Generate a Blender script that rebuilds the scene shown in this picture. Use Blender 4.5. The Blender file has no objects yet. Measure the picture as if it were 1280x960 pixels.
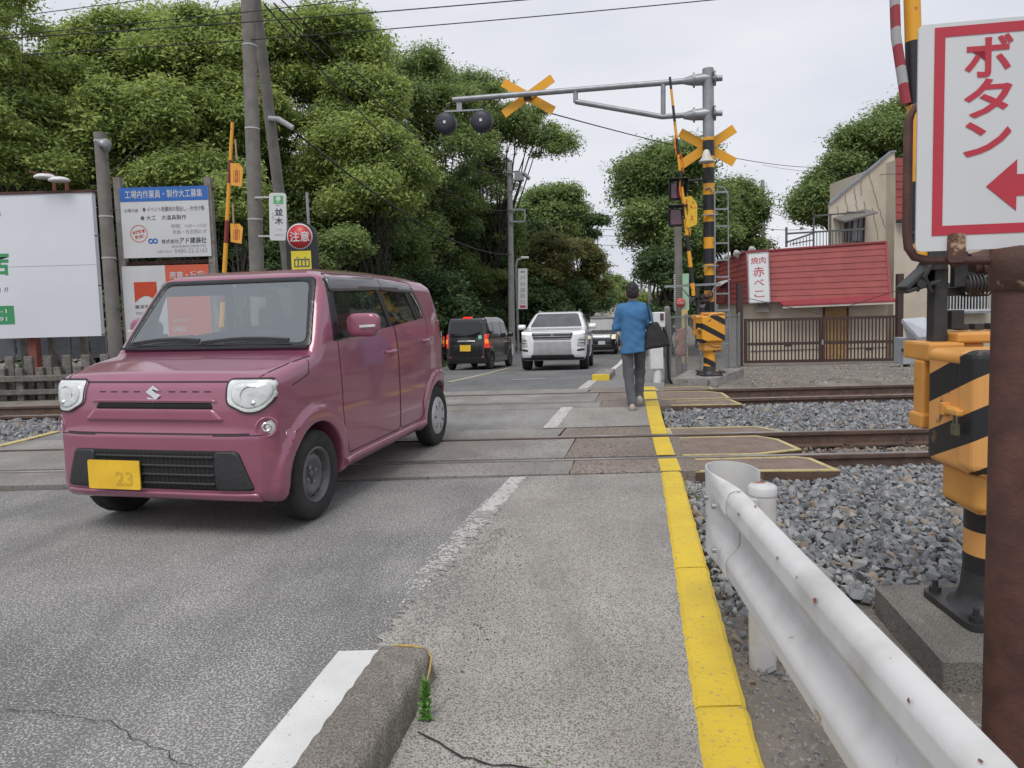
import bpy, math, random
import numpy as np
from mathutils import Matrix, Vector
R = math.radians
rng = np.random.default_rng(7)
random.seed(7)
scene = bpy.context.scene
COL = scene.collection

# ---------------------------------------------------------------- camera
CF, CH, CCY, CAMZ, ROLL = 880.0, 380.0, 445.0, 1.40, R(-1.6)
PITCH = math.atan((CCY - CH) / CF)
cam_d = bpy.data.cameras.new('camera')
cam_d.sensor_width = 36.0
cam_d.lens = CF / 1280 * 36
cam_d.shift_y = (CCY - 480) / 1280
cam_d.clip_end = 2000
cam = bpy.data.objects.new('camera', cam_d)
COL.objects.link(cam)
cam.matrix_world = Matrix.Translation((0, 0, CAMZ)) @ Matrix.Rotation(math.pi / 2 - PITCH, 4, 'X') @ Matrix.Rotation(ROLL, 4, 'Z')
scene.camera = cam

# ---------------------------------------------------------------- sky, sun, exposure
w = bpy.data.worlds.new('World')
scene.world = w
w.use_nodes = True
nt = w.node_tree
nt.nodes.clear()
SUN_EL, SUN_AZ = R(58), R(200)
sky = nt.nodes.new('ShaderNodeTexSky')
sky.sky_type = 'NISHITA'
sky.sun_disc = False
sky.sun_elevation = SUN_EL
sky.sun_rotation = SUN_AZ
sky.air_density = 1.0
sky.dust_density = 3.0
hs = nt.nodes.new('ShaderNodeHueSaturation')
hs.inputs['Saturation'].default_value = 0.22
nt.links.new(sky.outputs[0], hs.inputs['Color'])
# overcast: an even cloud deck with soft darker bands laid over the clear sky
geo = nt.nodes.new('ShaderNodeTexCoord')
mp = nt.nodes.new('ShaderNodeMapping')
mp.inputs['Scale'].default_value = (1.0, 1.0, 3.0)
nt.links.new(geo.outputs['Generated'], mp.inputs['Vector'])
nz = nt.nodes.new('ShaderNodeTexNoise')
nz.inputs['Scale'].default_value = 2.2
nz.inputs['Detail'].default_value = 4
nt.links.new(mp.outputs[0], nz.inputs['Vector'])
cr = nt.nodes.new('ShaderNodeValToRGB')
cr.color_ramp.elements[0].position = 0.3
cr.color_ramp.elements[0].color = (6.9, 7.25, 8.3, 1)
cr.color_ramp.elements[1].position = 0.72
cr.color_ramp.elements[1].color = (9.1, 9.2, 9.6, 1)
nt.links.new(nz.outputs[0], cr.inputs[0])
mx = nt.nodes.new('ShaderNodeMix')
mx.data_type = 'RGBA'
mx.inputs[0].default_value = 0.86
nt.links.new(hs.outputs[0], mx.inputs[6])
nt.links.new(cr.outputs[0], mx.inputs[7])
bg = nt.nodes.new('ShaderNodeBackground')
bg.inputs['Strength'].default_value = 0.085
nt.links.new(mx.outputs[2], bg.inputs['Color'])
wo = nt.nodes.new('ShaderNodeOutputWorld')
nt.links.new(bg.outputs[0], wo.inputs['Surface'])

sun_d = bpy.data.lights.new('sun', 'SUN')
sun_d.energy = 1.5
sun_d.angle = R(28)
sun_d.color = (1.0, 0.97, 0.92)
sun = bpy.data.objects.new('sun', sun_d)
COL.objects.link(sun)
sun.rotation_euler = (math.pi / 2 - SUN_EL, 0, math.pi - SUN_AZ)
scene.view_settings.view_transform = 'Standard'
scene.view_settings.look = 'None'
scene.view_settings.gamma = 1.0
scene.view_settings.exposure = 0.30
scene.cycles.max_bounces = 6
scene.cycles.transparent_max_bounces = 12

# ---------------------------------------------------------------- measuring: a pixel of the 1280x960 photo to a point
def ray(u, v):
    x = (u - 640) / CF; y = -(v - CCY) / CF
    c, s = math.cos(ROLL), math.sin(ROLL)
    x, y = x * c - y * s, x * s + y * c
    return np.array([x, math.cos(PITCH) + math.sin(PITCH) * y, -math.sin(PITCH) + math.cos(PITCH) * y])
def on_z(u, v, z=0.0):
    d = ray(u, v); t = (z - CAMZ) / d[2]
    return np.array([d[0] * t, d[1] * t, z])
def at(u, v, Y):
    d = ray(u, v); t = Y / d[1]
    return d * t + np.array([0, 0, CAMZ])

# ---------------------------------------------------------------- materials
MATS = {}
def mat(name, c1, c2=None, rough=0.6, metal=0.0, scale=6.0, detail=4, bump=0.0, bscale=None, spec=0.5, coat=0.0, p0=0.35, p1=0.65,
        spots=None, spot_scale=8.0, spot_p=0.62, spot_w=0.05, coat_rough=0.05, emit=None, alpha=None, trans=0.0, two=None):
    """principled material: two tones mixed by a noise, optional spots (rust, dirt) and bump"""
    if name in MATS: return MATS[name]
    m = bpy.data.materials.new(name)
    m.use_nodes = True
    n = m.node_tree.nodes; l = m.node_tree.links
    b = n['Principled BSDF']
    b.inputs['Roughness'].default_value = rough
    b.inputs['Metallic'].default_value = metal
    b.inputs['Specular IOR Level'].default_value = spec
    b.inputs['Coat Weight'].default_value = coat
    b.inputs['Coat Roughness'].default_value = coat_rough
    b.inputs['Transmission Weight'].default_value = trans
    tc = n.new('ShaderNodeTexCoord')
    if c2 is None: c2 = tuple(x * 0.86 for x in c1)
    t = n.new('ShaderNodeTexNoise')
    t.inputs['Scale'].default_value = scale; t.inputs['Detail'].default_value = detail
    l.new(tc.outputs['Object'], t.inputs['Vector'])
    r = n.new('ShaderNodeValToRGB')
    r.color_ramp.elements[0].position = p0; r.color_ramp.elements[0].color = (*c1, 1)
    r.color_ramp.elements[1].position = p1; r.color_ramp.elements[1].color = (*c2, 1)
    l.new(t.outputs[0], r.inputs[0])
    out = r.outputs[0]
    if spots:
        t2 = n.new('ShaderNodeTexNoise')
        t2.inputs['Scale'].default_value = spot_scale; t2.inputs['Detail'].default_value = 6; t2.inputs['Roughness'].default_value = 0.65
        l.new(tc.outputs['Object'], t2.inputs['Vector'])
        r2 = n.new('ShaderNodeValToRGB')
        r2.color_ramp.elements[0].position = spot_p; r2.color_ramp.elements[0].color = (0, 0, 0, 1)
        r2.color_ramp.elements[1].position = spot_p + spot_w; r2.color_ramp.elements[1].color = (1, 1, 1, 1)
        l.new(t2.outputs[0], r2.inputs[0])
        x = n.new('ShaderNodeMix'); x.data_type = 'RGBA'
        l.new(r2.outputs[0], x.inputs[0]); l.new(out, x.inputs[6]); x.inputs[7].default_value = (*spots, 1)
        out = x.outputs[2]
    if two is not None:      # the inside of a painted shell has another colour
        gg = n.new('ShaderNodeNewGeometry')
        x = n.new('ShaderNodeMix'); x.data_type = 'RGBA'
        l.new(gg.outputs['Backfacing'], x.inputs[0]); l.new(out, x.inputs[6]); x.inputs[7].default_value = (*two, 1)
        out = x.outputs[2]
    l.new(out, b.inputs['Base Color'])
    if bump:
        t3 = n.new('ShaderNodeTexNoise')
        t3.inputs['Scale'].default_value = bscale or scale * 6; t3.inputs['Detail'].default_value = 5
        l.new(tc.outputs['Object'], t3.inputs['Vector'])
        bp = n.new('ShaderNodeBump'); bp.inputs['Strength'].default_value = bump; bp.inputs['Distance'].default_value = 0.01
        l.new(t3.outputs[0], bp.inputs['Height']); l.new(bp.outputs[0], b.inputs['Normal'])
    if emit:
        b.inputs['Emission Color'].default_value = (*emit[:3], 1); b.inputs['Emission Strength'].default_value = emit[3]
    MATS[name] = m
    return m

def speckle(name, base, base2, spot, scale, lo, hi, rough=0.9, big=0.35, stain=None, bump=0.3, stain_scale=0.5, dots=None):
    """worn paving: a ground tone that varies over metres, crossed by aggregate spots of a few millimetres"""
    m = bpy.data.materials.new(name); m.use_nodes = True
    n = m.node_tree.nodes; l = m.node_tree.links
    b = n['Principled BSDF']; b.inputs['Roughness'].default_value = rough; b.inputs['Specular IOR Level'].default_value = 0.25
    tc = n.new('ShaderNodeTexCoord')
    a = n.new('ShaderNodeTexNoise'); a.inputs['Scale'].default_value = big; a.inputs['Detail'].default_value = 6; a.inputs['Roughness'].default_value = 0.6
    l.new(tc.outputs['Object'], a.inputs['Vector'])
    ra = n.new('ShaderNodeValToRGB')
    ra.color_ramp.elements[0].position = 0.36; ra.color_ramp.elements[0].color = (*base, 1)
    ra.color_ramp.elements[1].position = 0.64; ra.color_ramp.elements[1].color = (*base2, 1)
    l.new(a.outputs[0], ra.inputs[0])
    s = n.new('ShaderNodeTexNoise'); s.inputs['Scale'].default_value = scale; s.inputs['Detail'].default_value = 2.5; s.inputs['Distortion'].default_value = 0.6
    l.new(tc.outputs['Object'], s.inputs['Vector'])
    # the density of the spots drifts
    a2 = n.new('ShaderNodeTexNoise'); a2.inputs['Scale'].default_value = 1.1; a2.inputs['Detail'].default_value = 4
    l.new(tc.outputs['Object'], a2.inputs['Vector'])
    ma = n.new('ShaderNodeMath'); ma.operation = 'MULTIPLY_ADD'; ma.inputs[1].default_value = 0.16; ma.inputs[2].default_value = -0.08
    l.new(a2.outputs[0], ma.inputs[0])
    ad = n.new('ShaderNodeMath'); ad.operation = 'ADD'
    l.new(s.outputs[0], ad.inputs[0]); l.new(ma.outputs[0], ad.inputs[1])
    rs = n.new('ShaderNodeValToRGB')
    rs.color_ramp.elements[0].position = lo; rs.color_ramp.elements[0].color = (0, 0, 0, 1)
    rs.color_ramp.elements[1].position = hi; rs.color_ramp.elements[1].color = (1, 1, 1, 1)
    l.new(ad.outputs[0], rs.inputs[0])
    x = n.new('ShaderNodeMix'); x.data_type = 'RGBA'
    l.new(rs.outputs[0], x.inputs[0]); l.new(ra.outputs[0], x.inputs[6]); x.inputs[7].default_value = (*spot, 1)
    out = x.outputs[2]
    if stain:
        st = n.new('ShaderNodeTexNoise'); st.inputs['Scale'].default_value = stain_scale; st.inputs['Detail'].default_value = 7; st.inputs['Roughness'].default_value = 0.7
        mpn = n.new('ShaderNodeMapping'); mpn.inputs['Rotation'].default_value = (0, 0, R(11)); mpn.inputs['Scale'].default_value = (2.2, 0.6, 1)
        l.new(tc.outputs['Object'], mpn.inputs['Vector']); l.new(mpn.outputs[0], st.inputs['Vector'])
        r3 = n.new('ShaderNodeValToRGB')
        r3.color_ramp.elements[0].position = 0.48; r3.color_ramp.elements[0].color = (0, 0, 0, 1)
        r3.color_ramp.elements[1].position = 0.72; r3.color_ramp.elements[1].color = (0.7, 0.7, 0.7, 1)
        l.new(st.outputs[0], r3.inputs[0])
        y = n.new('ShaderNodeMix'); y.data_type = 'RGBA'
        l.new(r3.outputs[0], y.inputs[0]); l.new(out, y.inputs[6]); y.inputs[7].default_value = (*stain, 1)
        out = y.outputs[2]
    l.new(out, b.inputs['Base Color'])
    bp = n.new('ShaderNodeBump'); bp.inputs['Strength'].default_value = bump; bp.inputs['Distance'].default_value = 0.004
    l.new(s.outputs[0], bp.inputs['Height']); l.new(bp.outputs[0], b.inputs['Normal'])
    MATS[name] = m
    return m

def glass_mat(name, tint, refl=0.9, rough=0.02, opac=0.35):
    """thin pane: see-through with a tint, mirror-like at a glance"""
    m = bpy.data.materials.new(name); m.use_nodes = True
    n = m.node_tree.nodes; l = m.node_tree.links
    n.clear()
    o = n.new('ShaderNodeOutputMaterial')
    tr = n.new('ShaderNodeBsdfTransparent'); tr.inputs[0].default_value = (*tint, 1)
    df = n.new('ShaderNodeBsdfDiffuse'); df.inputs[0].default_value = (0.50, 0.56, 0.60, 1)  # pale veil: reflected sky and haze put in as a diffuse colour
    m0 = n.new('ShaderNodeMixShader'); m0.inputs[0].default_value = opac
    l.new(tr.outputs[0], m0.inputs[1]); l.new(df.outputs[0], m0.inputs[2])
    gl = n.new('ShaderNodeBsdfGlossy'); gl.inputs['Roughness'].default_value = rough
    fr = n.new('ShaderNodeLayerWeight'); fr.inputs['Blend'].default_value = .5     # Schlick's reflectance, the same from both sides
    pw = n.new('ShaderNodeMath'); pw.operation = 'POWER'; pw.inputs[1].default_value = 4.5
    l.new(fr.outputs['Facing'], pw.inputs[0])
    mu = n.new('ShaderNodeMath'); mu.operation = 'MULTIPLY_ADD'; mu.inputs[1].default_value = .9 * refl; mu.inputs[2].default_value = .06 * refl
    l.new(pw.outputs[0], mu.inputs[0])
    mxs = n.new('ShaderNodeMixShader')
    l.new(mu.outputs[0], mxs.inputs[0]); l.new(m0.outputs[0], mxs.inputs[1]); l.new(gl.outputs[0], mxs.inputs[2])
    l.new(mxs.outputs[0], o.inputs[0])
    MATS[name] = m
    return m

# ---------------------------------------------------------------- mesh builder
def rotz(a): return Matrix.Rotation(a, 4, 'Z')
def frame(o, xdir, up=(0, 0, 1)):
    """matrix whose X runs along xdir, Z up, Y = Z x X"""
    x = Vector(xdir).normalized(); z = Vector(up)
    y = z.cross(x).normalized(); z = x.cross(y)
    m = Matrix((x, y, z)).transposed().to_4x4()
    m.translation = Vector(o)
    return m

class MB:
    def __init__(s): s.v = []; s.f = []; s.m = []; s.sm = []
    def raw(s, vs, fs, m=0, smooth=False, M=None):
        k = len(s.v)
        if M is not None: vs = [tuple(M @ Vector(p)) for p in vs]
        s.v.extend([tuple(map(float, p)) for p in vs])
        for f in fs:
            s.f.append(tuple(int(i) + k for i in f)); s.m.append(m); s.sm.append(smooth)
        return s
    def box(s, c, d, M=None, m=0, taper=1.0):
        x, y, z = [q / 2 for q in d]
        t = taper
        vs = [(-x, -y, -z), (x, -y, -z), (x, y, -z), (-x, y, -z), (-x * t, -y * t, z), (x * t, -y * t, z), (x * t, y * t, z), (-x * t, y * t, z)]
        vs = [(a + c[0], b + c[1], e + c[2]) for a, b, e in vs]
        return s.raw(vs, [(3, 2, 1, 0), (4, 5, 6, 7), (0, 1, 5, 4), (1, 2, 6, 5), (2, 3, 7, 6), (3, 0, 4, 7)], m, False, M)
    def bar(s, p0, p1, w, h, m=0, up=(0, 0, 1), M=None):
        p0 = Vector(p0); p1 = Vector(p1); d = p1 - p0
        if abs(d.normalized().dot(Vector(up))) > 0.99: up = (0, 1, 0)
        fm = frame((p0 + p1) / 2, d, up)
        if M is not None: fm = M @ fm
        return s.box((0, 0, 0), (d.length, w, h), fm, m)
    def cyl(s, p0, p1, r0, r1=None, n=16, m=0, cap=True, smooth=True, M=None):
        if r1 is None: r1 = r0
        p0 = Vector(p0); p1 = Vector(p1); d = (p1 - p0).normalized()
        a = d.orthogonal().normalized(); b = d.cross(a)
        vs = []
        for p, r in ((p0, r0), (p1, r1)):
            for i in range(n):
                t = 2 * math.pi * i / n
                vs.append(tuple(p + a * (r * math.cos(t)) + b * (r * math.sin(t))))
        fs = [(i, (i + 1) % n, n + (i + 1) % n, n + i) for i in range(n)]
        s.raw(vs, fs, m, smooth, M)
        if cap:
            s.raw(vs, [tuple(range(n - 1, -1, -1)), tuple(range(n, 2 * n))], m, False, M)
        return s
    def tube(s, path, r, n=8, m=0, M=None, cap=True):
        P = [Vector(p) for p in path]
        rs = r if isinstance(r, (list, tuple)) else [r] * len(P)
        rings = []; a = None
        for i, p in enumerate(P):
            d = (P[min(i + 1, len(P) - 1)] - P[max(i - 1, 0)]).normalized()
            if a is None: a = d.orthogonal().normalized()
            else:
                a = (a - d * a.dot(d))
                a = a.normalized() if a.length > 1e-6 else d.orthogonal().normalized()
            b = d.cross(a)
            rings.append([tuple(p + (a * math.cos(2 * math.pi * k / n) + b * math.sin(2 * math.pi * k / n)) * rs[i]) for k in range(n)])
        vs = [q for g in rings for q in g]
        fs = []
        for i in range(len(P) - 1):
            for k in range(n):
                fs.append((i * n + k, i * n + (k + 1) % n, (i + 1) * n + (k + 1) % n, (i + 1) * n + k))
        s.raw(vs, fs, m, True, M)
        if cap: s.raw(vs, [tuple(range(n - 1, -1, -1)), tuple(range((len(P) - 1) * n, len(P) * n))], m, False, M)
        return s
    def prism(s, poly, z0, z1, m=0, M=None, smooth=False):
        """poly in xy (counter-clockwise), extruded from z0 to z1 along local z"""
        n = len(poly)
        ar = sum(poly[i][0] * poly[(i + 1) % n][1] - poly[(i + 1) % n][0] * poly[i][1] for i in range(n))
        if ar < 0: poly = poly[::-1]
        vs = [(p[0], p[1], z0) for p in poly] + [(p[0], p[1], z1) for p in poly]
        s.raw(vs, [tuple(range(n - 1, -1, -1)), tuple(range(n, 2 * n))], m, False, M)
        s.raw(vs, [(i, (i + 1) % n, n + (i + 1) % n, n + i) for i in range(n)], m, smooth, M)
        return s
    def lathe(s, prof, n=24, m=0, M=None, smooth=True):
        """prof: (radius, z) pairs round local z"""
        vs = []; fs = []
        for r, z in prof:
            for i in range(n):
                t = 2 * math.pi * i / n
                vs.append((r * math.cos(t), r * math.sin(t), z))
        for j in range(len(prof) - 1):
            for i in range(n):
                fs.append((j * n + i, j * n + (i + 1) % n, (j + 1) * n + (i + 1) % n, (j + 1) * n + i))
        return s.raw(vs, fs, m, smooth, M)
    def sheet(s, pts, m=0):
        return s.raw(pts, [tuple(range(len(pts)))], m)
    def text(s, txt, cx, cy, w, h, M, m=0, bold=0.0, z=0.003, keep=False, shear=0.0):
        """letters fitted in a w x h box about (cx, cy) of the plane M (x right, y up, z out)"""
        cu = bpy.data.curves.new('t', 'FONT'); cu.body = txt; cu.size = 1; cu.resolution_u = 2; cu.offset = bold; cu.space_line = 0.9
        cu.shear = shear
        o = bpy.data.objects.new('t', cu); COL.objects.link(o)
        dg = bpy.context.evaluated_depsgraph_get()
        me = bpy.data.meshes.new_from_object(o.evaluated_get(dg))
        P = np.array([v.co[:] for v in me.vertices]) if len(me.vertices) else np.zeros((0, 3))
        F = [tuple(p.vertices) for p in me.polygons]
        bpy.data.objects.remove(o); bpy.data.curves.remove(cu); bpy.data.meshes.remove(me)
        if not len(P): return s
        lo = P.min(0); hi = P.max(0); sz = hi - lo
        sx = w / max(sz[0], 1e-6); sy = h / max(sz[1], 1e-6)
        if keep: sx = sy = min(sx, sy)
        Q = [((p[0] - (lo[0] + hi[0]) / 2) * sx + cx, (p[1] - (lo[1] + hi[1]) / 2) * sy + cy, z) for p in P]
        return s.raw(Q, F, m, False, M)
    def build(s, name, mats, parent=None, bevel=0.0, seg=2, M=None, angle=40, solid=0.0):
        me = bpy.data.meshes.new(name)
        v = s.v if M is None else [tuple(M @ Vector(p)) for p in s.v]
        me.from_pydata(v, [], s.f)
        if not isinstance(mats, (list, tuple)): mats = [mats]
        for q in mats: me.materials.append(q)
        me.polygons.foreach_set('material_index', s.m)
        me.polygons.foreach_set('use_smooth', s.sm)
        me.validate(); me.update()
        o = bpy.data.objects.new(name, me); COL.objects.link(o)
        if parent: o.parent = parent
        if bevel:
            b = o.modifiers.new('bevel', 'BEVEL'); b.width = bevel; b.segments = seg; b.limit_method = 'ANGLE'; b.angle_limit = R(angle)
            b.harden_normals = False
        return o

def np_mesh(name, V, F, mats, parent=None, smooth=True, midx=None):
    me = bpy.data.meshes.new(name)
    V = np.asarray(V, np.float32); F = np.asarray(F, np.int32); k = F.shape[1]
    me.vertices.add(len(V)); me.vertices.foreach_set('co', V.ravel())
    me.loops.add(F.size); me.loops.foreach_set('vertex_index', F.ravel())
    me.polygons.add(len(F)); me.polygons.foreach_set('loop_start', np.arange(0, F.size, k, dtype=np.int32))
    if not isinstance(mats, (list, tuple)): mats = [mats]
    for q in mats: me.materials.append(q)
    me.update(calc_edges=True)
    me.polygons.foreach_set('use_smooth', np.full(len(F), smooth))
    if midx is not None: me.polygons.foreach_set('material_index', np.asarray(midx, np.int32))
    o = bpy.data.objects.new(name, me); COL.objects.link(o)
    if parent: o.parent = parent
    return o

def tag(o, label=None, cat=None, group=None, kind=None):
    if label: o['label'] = label
    if cat: o['category'] = cat
    if group: o['group'] = group
    if kind: o['kind'] = kind
    return o
def thing(name, label, cat, loc=(0, 0, 0), rz=0.0, group=None):
    o = bpy.data.objects.new(name, None); COL.objects.link(o)
    o.location = tuple(loc); o.rotation_euler = (0, 0, rz); o.empty_display_size = 0.1
    return tag(o, label, cat, group)
def structure(o): o['kind'] = 'structure'; return o
def copy_tree(o, parent=None):
    c = o.copy(); COL.objects.link(c)
    if parent: c.parent = parent
    for ch in [q for q in list(bpy.data.objects) if q.parent == o]: copy_tree(ch, c)
    return c

# ---------------------------------------------------------------- solid shapes from distance fields
def smax(a, b, k):
    h = np.maximum(k - np.abs(a - b), 0) / k
    return np.maximum(a, b) + h * h * k / 4
def smin(a, b, k): return -smax(-a, -b, k)
def poly_sd(px, py, poly):
    """signed distance to a polygon, negative inside"""
    poly = np.asarray(poly, float); n = len(poly)
    d = np.full(np.shape(px), 1e9); ins = np.zeros(np.shape(px), bool)
    for i in range(n):
        a = poly[i]; b = poly[(i + 1) % n]; e = b - a
        wx = px - a[0]; wy = py - a[1]
        t = np.clip((wx * e[0] + wy * e[1]) / max(e @ e, 1e-12), 0, 1)
        d = np.minimum(d, (wx - t * e[0]) ** 2 + (wy - t * e[1]) ** 2)
        c = ((a[1] > py) != (b[1] > py))
        with np.errstate(divide='ignore', invalid='ignore'):
            xi = a[0] + (py - a[1]) / (b[1] - a[1] if b[1] != a[1] else 1e-12) * e[0]
        ins ^= c & (px < xi)
    d = np.sqrt(d)
    return np.where(ins, -d, d)
def poly_near(px, py, poly):
    poly = np.asarray(poly, float); n = len(poly)
    best = np.full(np.shape(px), 1e9); qx = np.array(px, float); qy = np.array(py, float)
    for i in range(n):
        a = poly[i]; b = poly[(i + 1) % n]; e = b - a
        t = np.clip(((px - a[0]) * e[0] + (py - a[1]) * e[1]) / max(e @ e, 1e-12), 0, 1)
        x = a[0] + t * e[0]; y = a[1] + t * e[1]; dd = (px - x) ** 2 + (py - y) ** 2
        m = dd < best
        best = np.where(m, dd, best); qx = np.where(m, x, qx); qy = np.where(m, y, qy)
    return qx, qy
def rnd_poly(poly, r=0.03, n=4):
    """polygon with its corners rounded"""
    out = []; P = [np.array(p, float) for p in poly]; k = len(P)
    for i in range(k):
        a, b, c = P[i - 1], P[i], P[(i + 1) % k]
        rr = min(r, np.linalg.norm(a - b) * 0.45, np.linalg.norm(c - b) * 0.45)
        p0 = b + (a - b) / max(np.linalg.norm(a - b), 1e-9) * rr; p1 = b + (c - b) / max(np.linalg.norm(c - b), 1e-9) * rr
        for j in range(n + 1):
            t = j / n
            out.append(tuple((1 - t) ** 2 * p0 + 2 * t * (1 - t) * b + t * t * p1))
    return out
def grad(f, P, e=2e-3):
    g = np.empty_like(P)
    for i in range(3):
        d = np.zeros(3); d[i] = e
        g[:, i] = f(P + d) - f(P - d)
    g /= np.maximum(np.linalg.norm(g, axis=1, keepdims=True), 1e-9)
    return g
def surface_nets(f, lo, hi, h, newton=2):
    lo = np.array(lo, float); hi = np.array(hi, float)
    n = np.ceil((hi - lo) / h).astype(int) + 1
    ax = [lo[i] + h * np.arange(n[i]) for i in range(3)]
    X, Y, Z = np.meshgrid(*ax, indexing='ij')
    val = f(np.stack([X, Y, Z], -1).reshape(-1, 3)).reshape(n)
    s = val < 0
    c = np.zeros(n - 1, int)
    for a in (0, 1):
        for b in (0, 1):
            for d in (0, 1): c += s[a:n[0] - 1 + a, b:n[1] - 1 + b, d:n[2] - 1 + d]
    act = (c > 0) & (c < 8)
    idx = np.full(n - 1, -1); idx[act] = np.arange(act.sum())
    cell = np.argwhere(act)
    acc = np.zeros((len(cell), 3)); cnt = np.zeros(len(cell))
    corners = [(a, b, d) for a in (0, 1) for b in (0, 1) for d in (0, 1)]
    for p in corners:
        for k in range(3):
            if p[k]: continue
            q = list(p); q[k] = 1
            va = val[cell[:, 0] + p[0], cell[:, 1] + p[1], cell[:, 2] + p[2]]; vb = val[cell[:, 0] + q[0], cell[:, 1] + q[1], cell[:, 2] + q[2]]
            m = (va < 0) != (vb < 0)
            t = np.where(m, va / np.where(va == vb, 1, va - vb), 0)
            pt = np.array(p, float)[None].repeat(len(cell), 0); pt[:, k] += t
            acc[m] += pt[m]; cnt[m] += 1
    V = lo + h * (cell + acc / np.maximum(cnt, 1)[:, None])
    F = []
    for k in range(3):
        i, j = [(1, 2), (2, 0), (0, 1)][k]
        sl0 = [slice(None)] * 3; sl1 = [slice(None)] * 3
        sl0[k] = slice(0, n[k] - 1); sl1[k] = slice(1, n[k])
        d = s[tuple(sl0)].astype(int) - s[tuple(sl1)].astype(int)
        e = np.argwhere(d != 0)
        e = e[(e[:, i] > 0) & (e[:, j] > 0) & (e[:, i] < n[i] - 1) & (e[:, j] < n[j] - 1)]
        sg = d[e[:, 0], e[:, 1], e[:, 2]]
        def g(di, dj):
            q = e.copy(); q[:, i] += di; q[:, j] += dj
            return idx[q[:, 0], q[:, 1], q[:, 2]]
        quad = np.stack([g(-1, -1), g(0, -1), g(0, 0), g(-1, 0)], 1)
        quad[sg < 0] = quad[sg < 0][:, ::-1]
        F.append(quad)
    F = np.concatenate(F)
    for _ in range(newton):
        V = V - grad(f, V) * np.clip(f(V), -h, h)[:, None]
    return V, F
def capsule(P, a, b, ra, rb):
    a = np.array(a, float); b = np.array(b, float); e = b - a
    t = np.clip(((P - a) @ e) / (e @ e), 0, 1)
    return np.linalg.norm(P - a - t[:, None] * e, axis=1) - (ra + (rb - ra) * t)
def ellip(P, c, r):
    q = (P - np.array(c, float)) / np.array(r, float)
    k = np.linalg.norm(q, axis=1)
    return (k - 1) * min(r)
def sd_box(P, c, half, rad=0.0):
    q = np.abs(P - np.array(c, float)) - (np.array(half, float) - rad)
    return np.linalg.norm(np.maximum(q, 0), axis=1) + np.minimum(q.max(1), 0) - rad
# ================================================================ ground, road, railway
ZY = np.array([(-20, 0), (11.4, 0), (13, -.06), (16, -.25), (20, -.53), (24, -.77), (33, -1.12), (45, -1.36), (400, -1.36)], float)
def zr(y): return float(np.interp(y, ZY[:, 0], ZY[:, 1]))
def gp(u, v, dz=0.0):
    """where the pixel's ray meets the road surface"""
    d = ray(u, v); Y = 1.0
    while Y < 250:
        z = CAMZ + d[2] * Y / d[1]
        if z <= zr(Y) + dz: break
        Y += .01 + Y * .0005
    return np.array([d[0] * Y / d[1], Y, zr(Y) + dz])

asph = speckle('asphalt', (.128, .127, .128), (.20, .197, .193), (.45, .435, .41), 118, .50, .61, stain=(.10, .098, .096), big=.55)
asph_far = speckle('asphalt_far', (.125, .127, .132), (.165, .165, .165), (.28, .28, .275), 80, .57, .63, stain=(.09, .09, .092), big=.4)
walk = speckle('pavement', (.33, .31, .285), (.44, .42, .385), (.115, .108, .10), 165, .46, .60, stain=(.17, .16, .148), big=.9, stain_scale=.8)
deckm = speckle('deck_concrete', (.21, .195, .18), (.30, .285, .265), (.15, .14, .13), 40, .56, .66, stain=(.13, .12, .11), big=1.2)
earth = speckle('earth', (.15, .13, .11), (.22, .195, .165), (.30, .28, .25), 55, .56, .68, stain=(.075, .064, .054), big=1.6, bump=1.0, stain_scale=1.6)
white_line = mat('white_line', (.66, .66, .65), (.58, .58, .57), rough=.8, scale=5, spots=(.25, .25, .25), spot_scale=34, spot_p=.63, bump=.3, bscale=120)
def worn(name, c, keep):
    """paint rubbed thin: shows the paving between what is left"""
    return mat(name, c, tuple(.9 * x for x in c), rough=.85, scale=3, spots=(.26, .255, .245), spot_scale=26, spot_p=keep)
worn_line = worn('worn_line', (.50, .49, .47), .53)
worn_line2 = worn('worn_line_faint', (.40, .39, .37), .42)
yellow_paint = mat('yellow_paint', (.66, .47, .03), (.58, .41, .035), rough=.6, scale=4, spots=(.30, .25, .12), spot_scale=48, spot_p=.58, spot_w=.10, bump=.35, bscale=60)
yellow_far = mat('yellow_worn', (.52, .43, .19), (.44, .36, .16), rough=.7, scale=5, spots=(.25, .22, .18), spot_scale=16, spot_p=.52, spot_w=.12)
rust = mat('rail_rust', (.075, .045, .034), (.115, .072, .052), rough=.8, scale=9, bump=.4, spots=(.15, .10, .075), spot_scale=20, spot_p=.6)
railtop = mat('rail_top', (.50, .49, .48), (.36, .35, .34), rough=.32, metal=.75, scale=3)
tread = mat('tread_plate', (.16, .115, .09), (.21, .16, .13), rough=.75, scale=5, bump=.6, bscale=45)
conc = mat('concrete', (.30, .285, .265), (.21, .20, .185), rough=.9, scale=4, bump=.5, bscale=60, spots=(.12, .11, .10), spot_scale=10, spot_p=.56)
conc_rough = speckle('concrete_rough', (.17, .16, .143), (.27, .255, .23), (.10, .094, .084), 140, .47, .62, stain=(.10, .093, .083), big=3.0, bump=1.6, stain_scale=3)
conc_dark = mat('concrete_weathered', (.21, .195, .175), (.12, .11, .10), rough=.95, scale=7, detail=8, bump=.9, bscale=50, spots=(.07, .064, .057), spot_scale=22, spot_p=.47, spot_w=.25)

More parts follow.
